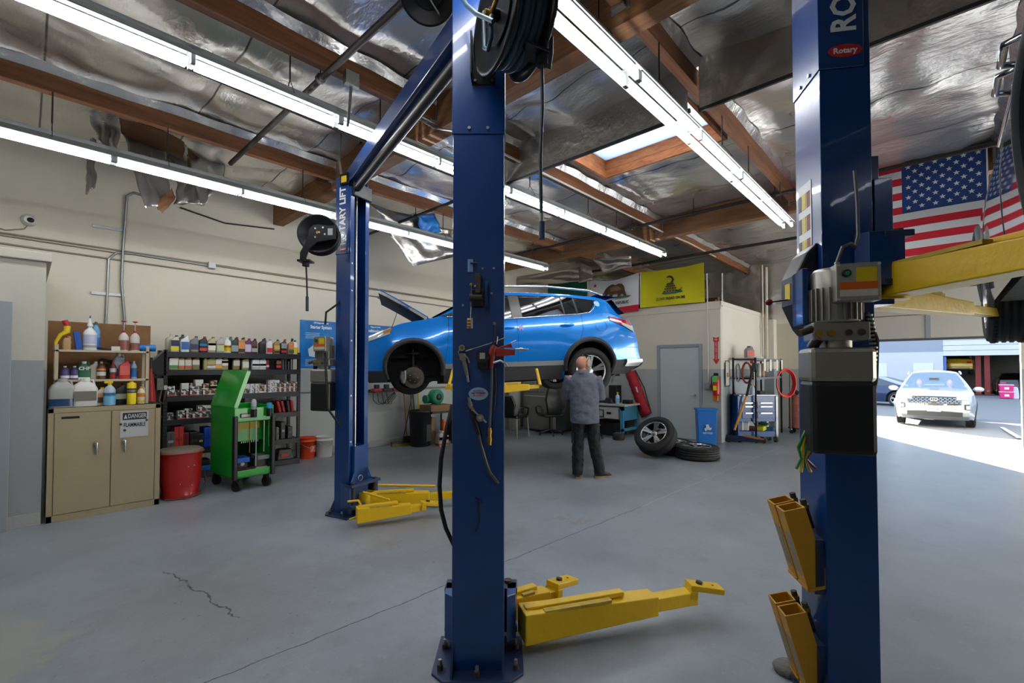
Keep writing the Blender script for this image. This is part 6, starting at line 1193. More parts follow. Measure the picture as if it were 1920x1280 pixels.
b = bottle('oil_jug', 'grey oil jug with red label standing on top of the open frame', 'jug', S0+Vector((.28, .2, 1.83)), .2, .12, .26, '8a8a8c', ((.15, .6, 'c8322e'),), '3a3a3c', 'jug', rz=R_(-40))
for k, px in enumerate((1434, 1445, 1457, 1466)): q = ony(px, 680, 2.87); MB().box(-.07, .07, -.003, .003, -.26, 0, pm('e8e8e6')).build('card', None, 'white paper card clipped to the open frame shelf, %s from the left' % ORD[k], 'card', loc=(q.x, 2.87, 1.8), group='white cards on the frame'); D.objects[-1] if False else None
for k, x in enumerate((.7, 1.0, 1.3)): MB().lathe([(.05, 0), (.055, .3), (.03, .32)], [pm('4a4c50'), pm('c9cbcc'), pm('a9927a')][k], 14).build('filter_canister', None, '%s upright canister on the middle shelf of the open frame' % ('dark', 'white', 'tan')[k], 'canister', loc=S0+Vector((x, .2, 1.392)))
# blue drawer cart
p = ond(1384, 825, 9.88); t = thing('tool_cart', 'blue drawer tool cart with silver frame inside the open black frame', 'tool cart', (p.x, p.y, 0), YAW-pi/2+.0); M_cb = mat('blue drawer enamel', '0f4a8c', .3, coat=.4); M_sv = mat('silver cart frame', '9a9ca2', .35, .6); cw2 = .84
m = MB(); m.box(0, cw2, .02, .4, .12, 1.0, M_cb) if False else m.box(0, cw2, .02, .4, .45, 1.0, M_cb); m.box(0, cw2, .02, .4, .12, .24, M_cb); m.box(0, .03, .0, .4, .12, 1.0, M_cb); m.build('cabinet', t, bevel=.005)
m = MB(); m.box(cw2-.02, cw2+.03, 0, .03, .12, 1.02, M_sv); m.box(cw2-.02, cw2+.03, .37, .4, .12, 1.02, M_sv); m.box(cw2-.02, cw2+.03, 0, .4, .98, 1.02, M_sv); m.box(cw2-.02, cw2+.03, 0, .4, .5, .55, M_sv); m.box(cw2-.02, cw2+.03, 0, .4, .12, .18, M_sv); m.build('side_frame', t, bevel=.004)
MB().box(.03, cw2, 0, .4, 1.0, 1.03, M_sv).build('top', t, bevel=.004)
for c_, (x0, x1) in enumerate(((.1, .42), (.43, .8))):
    for k, z in enumerate((.84, .76, .62)): o = MB().box(x0, x1, .005, .02, z-(.1 if k == 2 else .035), z+.035, M_cb).build('drawer', t, bevel=.003); MB().box(x0+.06, x1-.06, -.015, .005, z-.0, z+.022, M_stl).build('handle', o)
for x, y in ((.06, .05), (cw2, .05), (cw2, .3), (.06, .35)): MB(tr(x, y, 0)).cyl((-.02, 0, .065), (.02, 0, .065), .065, M_rub, 18).cyl((-.022, 0, .065), (.022, 0, .065), .04, M_alu, 14).box(-.03, .03, -.02, .02, .11, .14, M_blk2).build('caster', t)
def inC(x, y, z): return t.location+rotz(t.rotation_euler.z) @ Vector((x, y, z))
for k, (x, z, s, c, lb) in enumerate(((.6, .25, (.28, .2, .09), 'd6dc1e', 'bright yellow-green case'), (.4, .25, (.18, .18, .08), '6a1c22', 'dark red tool bag'), (.12, .25, (.08, .15, .2), 'd8dadc', 'white box at the left'), (.24, .25, (.07, .15, .18), 'e4e4e6', 'white narrow box'), (.78, .2, (.06, .3, .12), '2a62b4', 'blue pouch at the right'), (.68, .36, (.16, .2, .05), '1c6a34', 'green tray'))):
    q = inC(x, .12, z); MB().box(-s[0]/2, s[0]/2, -.05, s[1]-.05, 0, s[2], pm(c)).build('tool_case', None, lb+' on the bottom shelf of the blue drawer cart', 'case', loc=q, bevel=.01); D.objects['tool_case'].rotation_euler if False else None
MB().frus(-.2, .2, -.1, .1, 0, .07, .8, M_blk).build('tool_tray', None, 'black tray of tools on top of the blue drawer cart', 'tray', loc=inC(.55, .2, 1.033), bevel=.01)
# floor jack
p0, p1 = onz(1362, 828), onz(1436, 833); u = (p1-p0); u.z = 0; Lj = u.length; t = thing('floor_jack', 'dark blue trolley jack with long orange handle in front of the open frame', 'jack', p0, math.atan2(u.y, u.x)); M_jk = mat('dark jack enamel', '16243c', .4)
m = MB()
for y in (0, .22): m.add([(.0, y, .03), (Lj, y, .03), (Lj, y, .07), (Lj*.35, y, .15), (0, y, .15), (.0, y+.02, .03), (Lj, y+.02, .03), (Lj, y+.02, .07), (Lj*.35, y+.02, .15), (0, y+.02, .15)], [(0, 1, 2, 3, 4), (9, 8, 7, 6, 5), (0, 5, 6, 1), (1, 6, 7, 2), (2, 7, 8, 3), (3, 8, 9, 4), (4, 9, 5, 0)], M_jk)
m.box(.05, Lj*.5, .02, .22, .05, .12, M_jk); m.build('frame', t); MB().add([(.3, .06, .12), (Lj-.03, .06, .08), (Lj-.03, .18, .08), (.3, .18, .12), (.3, .06, .16), (Lj-.03, .06, .11), (Lj-.03, .18, .11), (.3, .18, .16)], [(0, 3, 2, 1), (4, 5, 6, 7), (0, 1, 5, 4), (2, 3, 7, 6), (1, 2, 6, 5), (0, 4, 7, 3)], pm('b5763a')).build('lift_arm', t); MB().cyl((Lj-.05, .12, .11), (Lj-.05, .12, .14), .05, M_blk2, 14).build('saddle', t)
for x, y in ((.04, -.03), (.04, .24), (Lj-.04, -.02), (Lj-.04, .23)): MB().cyl((x, y, .055), (x, y+.03, .055), .055 if x < .1 else .035, M_blk, 16).build('wheel', t)
hz = ond(1400, 742, 10.0)-p0; hT = rotz(-t.rotation_euler.z); a_, b_, c_ = hT @ (ond(1377, 806, 9.9)-p0), hT @ (ond(1400, 742, 9.8)-p0), hT @ (ond(1412, 690, 9.7)-p0)
o = MB().cyl(a_, b_, .022, pm('d8922a'), 10).build('handle', t); MB().cyl(b_, c_, .027, M_rub, 10).build('grip', o)
# copper drum on a dolly, red hose
p = onz(1497, 812); t = thing('copper_drum', 'copper-red drum on a wheeled dolly beyond the drawer cart', 'drum', (p.x, p.y, 0)); M_cu = mat('copper red drum', 'b5705c', .4, .3)
r = .2; MB().lathe([(r, .14), (r*1.03, .16), (r, .18), (r, .38), (r*1.04, .4), (r, .42), (r, .7), (r*1.04, .72), (r, .74), (r, .92), (r*1.04, .95), (r*.9, .95), (.02, .94)], M_cu, 28).build('barrel', t)
text('UPTIME', .07, basis((-.15, -.135, .6), (.7, -.72, 0), (0, 0, 1), (-.72, -.7, 0)), pm('d8a84a'), t, bold=.001)
for k in range(4): a = pi/4+k*pi/2; MB().cyl((.17*math.cos(a)-.015, .17*math.sin(a), .045), (.17*math.cos(a)+.015, .17*math.sin(a), .045), .045, M_blk, 14).cyl((.17*math.cos(a), .17*math.sin(a), .06), (.17*math.cos(a), .17*math.sin(a), .13), .015, M_stl, 6).build('caster', t)
MB().lathe([(.22, .12), (.22, .14)], M_blk2, 20).build('dolly', t); MB().tube([(-.1, 0, .96), (-.05, .05, 1.05), (.05, 0, 1.0), (.1, -.08, 1.08), (-.08, -.1, 1.02)], .03, M_blk, 8).build('pump_fittings', t)
q = ond(1473, 718, 11.2); t = thing('air_hose', 'coiled bright red air hose hanging beside the open frame', 'hose', q)
m = MB(basis((0, 0, 0), Rv, Zv, -Fv))
for k in range(4): m.tube([((.2+.012*k)*math.cos(a), (.3+.015*k)*math.sin(a), .02*k-.03) for a in [2*pi*j/28 for j in range(28)]], .017, pm('d8262a', .3), 8, closed=True)
m.build('coil', t); MB(basis((0, 0, 0), Rv, Zv, -Fv)).box(.12, .15, -1.15, .3, -.05, -.02, M_blk2).build('stand', t); 
# ------------------------------------------------------------------ flags
def cloth(nm, T, w_, h_, fn_mat, nu, nv, parent, amp=.03, sag=.0, seed=0):
    def S_(u, v): return Vector((w_*u, h_*v-sag*math.sin(pi*u)*v, amp*math.sin(u*9+seed+v*2)*(1-.3*v)+amp*.7*noise.noise((u*4, v*3, seed))))
    q = MB(T); vs = [S_(i/nu, j/nv) for j in range(nv+1) for i in range(nu+1)]; by = {}
    for j in range(nv):
        for i in range(nu): by.setdefault(fn_mat((i+.5)/nu, (j+.5)/nv), []).append((j*(nu+1)+i, j*(nu+1)+i+1, (j+1)*(nu+1)+i+1, (j+1)*(nu+1)+i))
    b = len(q.v); q.v += [T @ p for p in vs]
    for mm, fs in by.items():
        k = q._m(mm)
        for f in fs: q.f.append(list(f)); q.mi.append(k); q.sm.append(True)
    return q.build(nm, parent), S_
fb = lambda n_, c: mat(n_, c, .8, bump=.05, bs=200)
FR, FW, FB_ = fb('flag red', 'cf1f33'), fb('flag white', 'e4e4e6'), fb('flag blue', '1f3f7d')
Y1, Z1, hh = -.46, 4.40, 1.28; fl = 2.02; t = thing('american_flag', 'large American flag hanging from the girder at the right, stars at upper right', 'flag', (8.2, Y1+fl, Z1-hh))
o, S_ = cloth('cloth', TF, fl, hh, lambda u, v: FB_ if (u > .6 and v > 6/13) else (FR if int(v*13) % 2 == 0 else FW), 50, 39, t, .012, 0)
def starp(r): return [((r if k % 2 == 0 else r*.4)*math.sin(pi*k/5), (r if k % 2 == 0 else r*.4)*math.cos(pi*k/5)) for k in range(10)]
for r_ in range(9):
    for c_ in range(6 if r_ % 2 == 0 else 5):
        u = .6+.4*((c_*2+1+(r_ % 2))/12); v = 6/13+7/13*(r_+1)/10; p = S_(u, v); MB(TF @ tr(p.x, p.y, p.z+.002)).prism(starp(.034), 0, .002, FW).build('star', o)
MB().tube([(8.2, -.6, 4.42), (8.2, 1.8, 4.42)], .016, M_blk, 8).build('flag_pole', t); D.objects['flag_pole'].location = Vector((-8.2, -(Y1+fl), -(Z1-hh)))
MB(TF).box(fl, fl+.015, 0, hh, -.004, .004, FW).build('hoist_band', t)
FXX = 10.14
def onG(px, py): return onx(px, py, FXX)
a, b_ = onG(1202, 577), onG(1320, 492); w_, h_ = a.y-b_.y, b_.z-a.z; FY = fb('flag yellow', 'd0c60c'); t = thing('gadsden_flag', 'yellow flag with coiled snake reading DONT TREAD ON ME above the office', 'flag', (FXX, a.y, a.z))
o, S_ = cloth('cloth', TF, w_, h_, lambda u, v: FY, 40, 24, t, .03, .03, 2)
FD = fb('flag dark ink', '2a2616'); FG = fb('flag green ink', '1f6a4a'); FBn = fb('snake tan ink', '8a7a2c')
text('DONT TREAD ON ME', .085, TF @ tr(w_*.5, .15, .045), FD, t, bold=.002, sx=.82)
q = MB(TF @ tr(w_*.52, .27, .04)); q.prism([(-.24, 0), (-.2, .04), (-.1, .03), (0, .05), (.12, .03), (.2, .06), (.24, .03), (.26, 0), (.1, -.02), (-.15, -.02)], 0, .002, FG); q.build('grass_print', t)
for k, (rx_, z_) in enumerate(((.17, .05), (.15, .105), (.12, .16), (.09, .21))):
    MB(TF @ tr(w_*.5, .27+z_, .043)).prism([(rx_*math.cos(x), .032*math.sin(x)) for x in [2*pi*j/20 for j in range(20)]], 0, .002, FBn).build('snake_coil', t)
    for j in range(5): MB(TF @ tr(w_*.5-rx_*.8+rx_*.4*j, .27+z_, .046)).prism([(-.02, 0), (0, .022), (.02, 0), (0, -.022)], 0, .001, FD).build('snake_marking', t)
MB(TF @ tr(w_*.5, .27, .044)).tube([(.03, .23, 0), (.07, .3, 0), (.04, .36, 0), (-.02, .385, 0), (-.08, .37, 0)], [.024, .022, .02, .02, .012], FD, 6).tube([(.15, .04, 0), (.22, .05, 0), (.27, .1, 0)], [.014, .01, .005], FD, 6).build('snake_head_and_tail', t)
MB(TF).box(-.02, 0, 0, h_, -.004, .004, FW).build('hoist_band', t)
a, b_ = onG(1104, 582), onG(1198, 512); w_, h_ = a.y-b_.y, .93; a.z = b_.z-h_+.02
t = thing('california_flag', 'white flag with brown bear, red star and red stripe above the office', 'flag', (FXX, a.y, a.z))
o, S_ = cloth('cloth', TF, w_, h_, lambda u, v: FR if v < .17 else FW, 40, 24, t, .03, .10, 5)
MB(TF @ tr(w_*.16, h_*.8, .05)).prism(starp(.06), 0, .002, FR).build('star', t)
bear = [(-.28, .0), (-.25, .06), (-.2, .12), (-.12, .17), (-.02, .2), (.06, .17), (.16, .2), (.25, .18), (.31, .1), (.33, -.02), (.37, -.12), (.30, -.13), (.26, -.06), (.2, -.07), (.19, -.14), (.12, -.14), (.12, -.05), (.0, -.05), (-.05, -.14), (-.13, -.14), (-.1, -.04), (-.16, -.03), (-.19, -.12), (-.26, -.12), (-.24, -.02), (-.3, -.05), (-.34, -.03)]
MB(TF @ tr(w_*.53, h_*.56, .05)).prism(bear, 0, .002, fb('bear brown', '5a3c2c')).build('bear', t); MB(TF @ tr(w_*.53, h_*.56, .049)).prism([(-.4, -.14), (-.3, -.12), (.4, -.12), (.5, -.13), (.4, -.16), (-.2, -.17)], 0, .002, FG).build('grass_print', t)
MB(TF @ tr(w_*.53, h_*.56, .053)).prism([(-.1, .1), (0, .14), (.15, .13), (.24, .05), (.1, .02), (-.08, .03)], 0, .001, fb('bear light brown', '8a6a44')).build('bear_highlight', t)
text('CALIFORNIA REPUBLIC', .1, TF @ tr(w_*.52, h_*.26, .045), FD, t, bold=.002, sx=.85)
a, b_ = onG(1028, 560), onG(1100, 528); t = thing('green_flag', 'dark green flag beside the bear flag, mostly behind the car roof', 'flag', (FXX, a.y, 3.06)); cloth('cloth', TF, a.y-b_.y, .93, lambda u, v: fb('flag green', '14604a'), 30, 16, t, .03, .05, 7)
MB().tube([(FXX, 8.44, 4.05), (FXX, 6.8, 3.99), (FXX, 5.35, 4.0), (FXX, 3.75, 4.04), (FXX, 3.5, 4.06)], .004, M_blk, 5).build('flag_cord', None, 'thin black cord carrying the flags above the office', 'cord')
# ------------------------------------------------------------------ roll-up door, forecourt and the shop opposite
M_dr = mat('pale roll-up door steel', 'b9b6ae', .45, .2); M_seal = mat('rubber seal', '4a4a4c', .7)
t = MB()
for k in range(3): t.box(FX-.09, FX-.04, D1[0]-.1, D1[1]+.1, 2.25+.02+.55*k, 2.25+.55*(k+1), M_dr)
o = t.build('door_3', kind='structure', bevel=.01); MB().box(FX-.095, FX-.035, D1[0]-.1, D1[1]+.1, 2.22, 2.27, M_seal).build('bottom_seal', o)
q = onx(1738, 610, FX-.1).y; MB().box(FX-.11, FX-.09, q-.06, q+.02, 2.27, 2.8, M_frame).build('stile', o)
MB().box(FX-.13, FX-.09, D1[0]-.16, D1[0]-.08, 0, 3.2, M_galv).build('door_track', o); MB().box(FX-.13, FX-.09, D1[1]+.06, D1[1]+.14, 0, 3.2, M_galv).build('door_track', o)
g = NT('sunlit forecourt concrete'); geo = g.n('NewGeometry'); n = g.noise(geo.outputs['Position'], .5, 8, .7); n2 = g.noise(geo.outputs['Position'], 8, 6, .7)
g.l(g.mix(g.math('MULTIPLY', g.math('ADD', n, n2), .5), lin('6a6b6d'), lin('82817f')), g.b.inputs['Base Color']); g.b.inputs['Roughness'].default_value = .75; M_fc = g.m
def gz(x): return interp([(13.85, -.01), (19, -.2), (30, -.27), (70, -.3)], x)
MB().add([(x, y, gz(x)) for x in (13.85, 19, 24, 30, 44, 70) for y in (-60, 40)], [(2*k, 2*k+1, 2*k+3, 2*k+2) for k in range(5)], M_fc, False).build('ground', kind='structure')
for y0 in (-1.35, 3.6): MB().box(16.2, 21.5, y0-.05, y0+.05, -.005, .0, mat('parking line paint', 'd8d8d4', .6)).build('parking_line', kind='structure', loc=(0, 0, -.17)); 
o = D.objects['parking_line']
for o in D.objects:
    if o.name.startswith('parking_line'): o.rotation_euler = (0, math.atan2(.19, 5.15), 0); o.location = (0, 0, .55); 
M_w1 = mat('opposite wall pale paint', 'c2c6ca', .6); M_w2 = mat('opposite wall grey band', '8f98a6', .6); M_rd = mat('opposite white roll door', 'd0d2d4', .5); BXo = 44.0; ob0, ob1 = -3.95, -.15
m = MB()
for a, b_ in ((ob1, 24), (-30, ob0)): m.box(BXo, BXo+.3, a, b_, -.4, 2.75, M_w1); m.box(BXo, BXo+.3, a, b_, 2.75, 6.0, M_w2)
m.box(BXo, BXo+.3, ob0, ob1, 3.9, 6.0, M_w2); m.build('wall_opposite', kind='structure')
m = MB()
for k in range(4): m.box(BXo+.02, BXo+.08, ob0, ob1, 2.46+.36*k, 2.8+.36*k, M_rd)
m.build('door_4', kind='structure', bevel=.01)
m = MB(); m.box(BXo+9, BXo+9.2, -14, 10, -.4, 6, mat('far shop wall', '8c9095', .7)); m.box(BXo+.3, BXo+9, -14.2, -14, -.4, 6, M_w2); m.box(BXo+.3, BXo+9, 10, 10.2, -.4, 6, M_w2); m.box(BXo, BXo+9.2, -30, 24, 6, 6.2, M_w2); m.build('wall_shop_inside', kind='structure')
MB().box(BXo+.3, BXo+9, -14, 10, -.3, -.26, mat('shop floor', '6a6c70', .5)).build('floor_shop', kind='structure')
for x0, x1 in ((1645, 1663), (1712, 1750)):
    a, b_ = onx(x1, 690, BXo).y, onx(x0, 690, BXo).y; MB().box(BXo-.05, BXo, a, b_, .2 if x0 < 1700 else 1.0, 1.95, mat('white panel', 'dcdde0', .5)).build('door_5' if x0 < 1700 else 'window_2', kind='structure', bevel=.01)
MB().box(BXo+.1, BXo+.25, ob1-.16, ob1-.02, -.3, 2.4, pm('2a5cb4')).build('blue_post', None, 'slim blue post at the left of the opening across the forecourt', 'post')
for px in (1834, 1851):
    y = onx(px, 700, BXo+3).y; t = thing('red_lift_post', 'red lift post in the shop opposite, %s of two' % ('left' if px < 1840 else 'right'), 'car lift', (BXo+3, y, -.26)); MB().prism(chan(.16, .14, .02, .06), 0, 3.4, pm('a8222e')).build('column', t); MB().box(-.3, .3, -.3, .3, 0, .05, pm('a8222e')).build('base_plate', t); MB().cb((-.1, 0, .25), (.6, .14, .14), pm('b5922a')).build('swing_arm', t)
def small_car(label, x, y, z, rz, paint, low=False):
    P = dict(PB); P.update(paint=paint, W=1.8, tumble=.36, roof=[(1.1, 1.08), (1.31, 1.2), (1.95, 1.5), (2.5, 1.55), (3.8, 1.5), (4.35, 1.3), (4.55, 1.12)])
    if low: P.update(roof=[(1.1, 1.0), (1.9, 1.38), (2.8, 1.4), (3.8, 1.1), (4.5, 1.0)], shoulder=[(0, .65), (1.0, .9), (2.5, .95), (4.0, 1.0), (4.75, .95)])
    Mx = tr(x, y, z) @ rotz(rz); t, M, S, patch, ring, poly, line, yw, wx, face, deck = car('car', label, 'car', Mx, P)
    patch('side_window', 1.7, 4.0, lambda x: interp(P['shoulder'], x)+.03, lambda x: min(interp(P['roof'], x)-.08, interp(P['shoulder'], x)+.03+(x-1.55)*.7), M_glass, .006)
    q = MB(M); xr = [(3.9, 1.0), (4.2, 1.0), (4.5, 1.0)]; q.rings([[(x_, yw(x_, interp(P['roof'], x_))*v*.85, max(interp(P['shoulder'], x_), interp(P['roof'], x_)-.03)+.055) for v in [-1+j/4 for j in range(9)]] for x_, _ in xr], M_glass, False, True, False); q.build('rear_window', t)
    for s in (-1, 1): q = MB(M); q.grid(lambda u, v: (face(4.75, .08, .8+.14*v, s*(.62+.34*u))[0]+.012, face(4.75, .08, .8+.14*v, s*(.62+.34*u))[1], .8+.14*v), 5, 2, M_rlens); q.build('tail_light', t)
    q = MB(M); q.grid(lambda u, v: (face(4.75, .08, .3+.2*v, -.8+1.6*u)[0]+.012, face(4.75, .08, .3+.2*v, -.8+1.6*u)[1], .3+.2*v), 8, 2, M_clad); q.build('rear_bumper_cladding', t)
    wheels(t, M, P, .358); return t
small_car('yellow hatchback raised on a lift in the shop opposite, seen from behind', BXo+6.5, onx(1795, 700, BXo+2).y, 1.15, pi, mat('mustard car paint', 'b5931c', .25, .3, coat=1))
small_car('black hatchback parked in the shop opposite at the far right', BXo+6, onx(1905, 700, BXo+1.5).y, -.26, pi, mat('black car paint', '15181c', .2, .3, coat=1))
small_car('dark blue saloon parked across the forecourt behind the silver car', 31.5, 4.6, -.27, R_(-115), mat('dark blue car paint', '1a2c54', .2, .4, coat=1), True)
for k, z in enumerate((-.26, .17)):
    t = thing('storage_crate', 'bright pink plastic crate before the shop opposite, %s of two' % ('lower', 'upper')[k], 'crate', (BXo-2.5, onx(1887, 740, BXo-2.5).y, z)); MB().frus(-.28, .28, -.28, .28, 0, .4, 1.08, pm('e02a7a')).build('tub', t, bevel=.03); MB().box(-.32, .32, -.32, .32, .38, .42, pm('eadce4')).build('lid', t, bevel=.01); MB().box(-.3, -.29, -.1, .1, .12, .26, pm('f0e4ea')).build('label', t)
for k, (px, c) in enumerate(((1902, 'd8dade'), (1918, '2a3a6a'))): MB().frus(-.25, .25, -.25, .25, 0, .75, .6, pm(c)).build('trash_bag', None, '%s bag standing right of the pink crates' % ('white', 'dark blue')[k], 'bag', loc=(BXo-2.4, onx(px, 740, BXo-2.4).y, -.3), bevel=.08)
# silver crossover driving in
M_slv = mat('pale silver car paint', 'a2a6ab', .25, .5, coat=1)
PT = dict(L=4.6, W=1.86, nose=[(.2, .22), (.35, .08), (.5, .06), (.75, .1), (.95, .22), (1.1, .35)], tail=[(.22, -.2), (.6, -.02), (1.0, -.1), (1.2, -.2)], shoulder=[(0, .92), (.4, 1.0), (.9, 1.06), (1.3, 1.1), (3.0, 1.13), (4.6, 1.1)],
    roof=[(1.25, 1.1), (1.45, 1.22), (2.15, 1.64), (2.6, 1.7), (3.6, 1.68), (4.2, 1.55), (4.45, 1.15)], sill=[(0, .28), (.4, .24), (4.2, .24), (4.6, .4)], cab=(1.25, 4.45), arch=(.9, 3.6), az=.37, ar=.43, paint=M_slv, bow=.16, tumble=.15, glass_front=(1.32, 2.15))
MS = tr(18.9, .16, -.2) @ tr(0, 0, .0)
t, M, S, patch, ring, poly, line, yw, wx, face, deck = car('car', 'silver crossover facing in through the open door with two people inside', 'car', MS, PT)
for c in PT['arch']: ring('wheel_arch_trim', c, .39, .45, M_clad, -.2, pi+.2, .02)
patch('side_window', 1.8, 3.9, lambda x: 1.15, lambda x: min(1.52, 1.18+(x-1.7)*.75), M_glass, .006)
def fp(name, y0, y1, z0, z1, m_, off=.012, nu=12, nv=4, fz0=None, fz1=None, sym=True, parent=None):
    for s in ((-1, 1) if sym else (1,)):
        q = MB(M)
        def fn(u, v):
            y = y0+(y1-y0)*u; a = fz0(y) if fz0 else z0; b = fz1(y) if fz1 else z1; z = a+(b-a)*v; Wd = yw(0, z); k = min(1, abs(y)/Wd); x = wx(0, z)-PT['bow']*(1-k*k)-off
            if abs(y) > Wd: x += (abs(y)-Wd)*2.5
            return (x, s*min(y, Wd+.02), z)
        q.grid(fn, nu, nv, m_); o_ = q.build(name, parent or t)
    return o_
fp('grille', 0, .60, .70, .93, M_blk, .01, fz0=lambda y: .68+.05*y, fz1=lambda y: .95-.02*y)
for r_ in range(5):
    for k in range(6): y0 = .02+.1*k+.04*(r_ % 2); fp('grille_bar', y0, y0+.07, 0, 0, M_chr, .022, 2, 1, fz0=lambda y: .71+.045*r_+.02*(y-y0), fz1=lambda y: .725+.045*r_+.05*(y-y0))
fp('daylight_lamp', .50, .86, 0, 0, M_lens, .02, 6, 2, fz0=lambda y: .84+.1*(y-.5), fz1=lambda y: .93+.06*(y-.5))
fp('headlight', .66, .86, 0, 0, M_blk, .016, 6, 3, fz0=lambda y: .55+.1*(.86-y), fz1=lambda y: .74-.05*(.86-y)); fp('headlight_lens', .70, .83, .59, .69, M_lens, .024, 4, 3)
fp('lower_grille', 0, .62, .36, .52, M_clad, .012, fz1=lambda y: .53-.06*y); fp('bumper_guard', 0, .9, .25, .36, mat('satin grey guard', '77797c', .35, .5), .02, fz1=lambda y: .34+.1*max(0, y-.5))
q = MB(M); q.box(wx(0, .58)-PT['bow']-.05, wx(0, .58)-PT['bow']-.03, -.155, .155, .5, .65, pm('e4e4e4')); o = q.build('licence_plate', t); T = M @ basis((wx(0, .58)-PT['bow']-.051, 0, .57), (0, -1, 0), (0, 0, 1), (-1, 0, 0)); text('7EXSC41', .075, T, pm('2a3a6a'), o, bold=.002)
q = MB(M @ basis((wx(0, .85)-PT['bow']-.03, 0, .86), (0, -1, 0), (0, 0, 1), (-1, 0, 0))); q.tube([(.085*math.cos(a), .045*math.sin(a), 0) for a in [2*pi*k/24 for k in range(24)]], .009, M_chr, 6, closed=True); q.tube([(-.03, -.03, 0), (-.02, .03, 0)], .007, M_chr, 5); q.tube([(.03, .03, 0), (.02, -.03, 0)], .007, M_chr, 5); q.tube([(-.03, -.008, 0), (.03, .01, 0)], .007, M_chr, 5); q.build('emblem', t)
for s in (-1, 1):
    q = MB(M); q.ball((1.62, s*1.03, 1.13), (.08, .13, .085), M_slv); q.cyl((1.62, s*.88, 1.1), (1.62, s*.97, 1.12), .025, M_blk, 8); q.build('side_mirror', t)
    q = MB(M); q.tube([(2.2, s*.66, 1.6), (2.4, s*.64, 1.68), (3.4, s*.64, 1.68), (3.9, s*.64, 1.6)], .02, M_chr, 8); q.build('roof_rail', t)
q = MB(M); q.box(1.3, 4.2, -.8, .8, .35, .5, M_seat); q.box(1.28, 1.55, -.8, .8, .5, 1.1, M_blk)
for y in (-.38, .38): q.cb((2.45, y, .8), (.14, .5, .7), M_seat); q.cb((2.5, y, 1.25), (.1, .25, .2), M_seat)
q.box(3.3, 3.5, -.7, .7, .5, 1.2, M_seat); q.build('interior', t, bevel=.03)
MB(M).tube([(1.75+.0, .38+.17*math.cos(a), 1.0+.17*math.sin(a)) for a in [2*pi*k/20 for k in range(20)]], .014, M_blk, 6, closed=True).build('steering_wheel', t)
MB(M).box(1.72, 1.75, -.12, .12, 1.42, 1.48, M_blk).build('rear_view_mirror', t)
wheels(t, M, PT, .358)
for y, lab, c, hair in ((.38, 'person driving the silver crossover, pale top, seen through the windshield', 'd8d8de', '2a2420'), (-.38, 'person in the passenger seat of the silver crossover, light top, long hair', 'c8d0dc', '4a3426')):
    p = thing('person', lab, 'person', MS @ Vector((2.2, y, .5))); sk = mat('skin', 'c08a6c', .5)
    q = MB(); q.tube([(0, 0, 0), (-.02, 0, .25), (-.02, 0, .48), (-.02, 0, .6), (-.02, 0, .68)], [.16, .17, .17, .07, .05], sk, 12); q.ball((-.03, 0, .8), (.1, .08, .125), sk, 14); q.ball((-.13, 0, .79), (.02, .015, .02), sk, 8)
    for s in (-1, 1): q.tube([(-.02, s*.2, .5), (-.1, s*.24, .3), (-.36, s*.14, .42)], [.05, .045, .035], sk, 8)
    q.build('body', p); MB().tube([(0, 0, -.02), (-.02, 0, .25), (-.02, 0, .5), (-.02, 0, .57)], [.18, .2, .19, .08], mat('shirt '+c, c, .8), 14).tube([(-.02, -.2, .5), (-.1, -.24, .3)], .07, mat('shirt '+c, c, .8), 8).tube([(-.02, .2, .5), (-.1, .24, .3)], .07, mat('shirt '+c, c, .8), 8).build('shirt', p)
    MB().ball((.01, 0, .84), (.1, .09, .115), mat('hair '+hair, hair, .8), 14).build('hair', p)
    for s in (-1, 1): MB().ball((-.118, s*.03, .815), .01, M_blk, 6).build('eye', p)
# ------------------------------------------------------------------ things on the near blue post (its back face looks at the camera)
DP = 2.55-D2_; TP0 = basis((0, 0, 0), Rv, Zv, -Fv)     # reading plane facing the camera: x right, y up, z toward viewer
def np_(px, py, out=0): return ond(px, py, DP-out)
def onpost(name, label, cat, px, py, out=.0, group=None):
    p = np_(px, py, out); t = thing(name, label, cat, p, 0, group); t0 = p
    def L(x, y, o=0): q = np_(x, y, out+o)-t0; return Vector((q.dot(Rv), q.dot(Zv), -q.dot(Fv)))
    return t, MB(TP0), L
def mb(): return MB(TP0)
for k, (px, py) in enumerate(((868, 572), (926, 503), (905, 503), (922, 550))): q = np_(px, py); MB(tr(*q)).cyl(-Fv*0, -Fv*.006, .006, M_stl, 8).build('bolt', LIFT)
for o in LIFT.children:
    if o.name.startswith('bolt') : o.matrix_parent_inverse = Matrix.Translation(LIFT.location).inverted()
t, m, L = onpost('latch_assembly', 'brown and black safety latch roller on the near blue post with a thin release rod', 'latch', 897, 545)
m.box(-.012, .014, -.02, .085, 0, .05, M_grime); m.build('latch_block', t, bevel=.004)
m = mb(); m.box(-.03, .03, -.09, .0, 0, .045, M_blk2); m.box(.03, .05, -.085, .05, 0, .02, M_lblue); m.build('bracket', t, bevel=.004)
m = mb(); m.cyl((-.045, -.04, .03), (.02, -.04, .03), .02, M_grime, 12); m.build('roller', t)
m = mb(); m.cyl(L(884, 536, .03), L(882, 598, .012), .0022, M_stl, 6); m.ball(L(884, 534, .03), .011, M_brass, 8); m.ball(L(891, 537, .03), .009, M_stl, 8); m.build('release_rod', t)
t, m, L = onpost('cable_clip', 'white cable clip with two brass ferrules below the latch on the near post', 'clip', 881, 606); m.box(-.014, .016, -.028, .028, 0, .006, M_wht); m.build('plate', t)
for y in (-.016, 0, .016): mb().cyl((-.012, y, .012), (.004, y, .012), .007, M_brass, 8).build('ferrule', t)
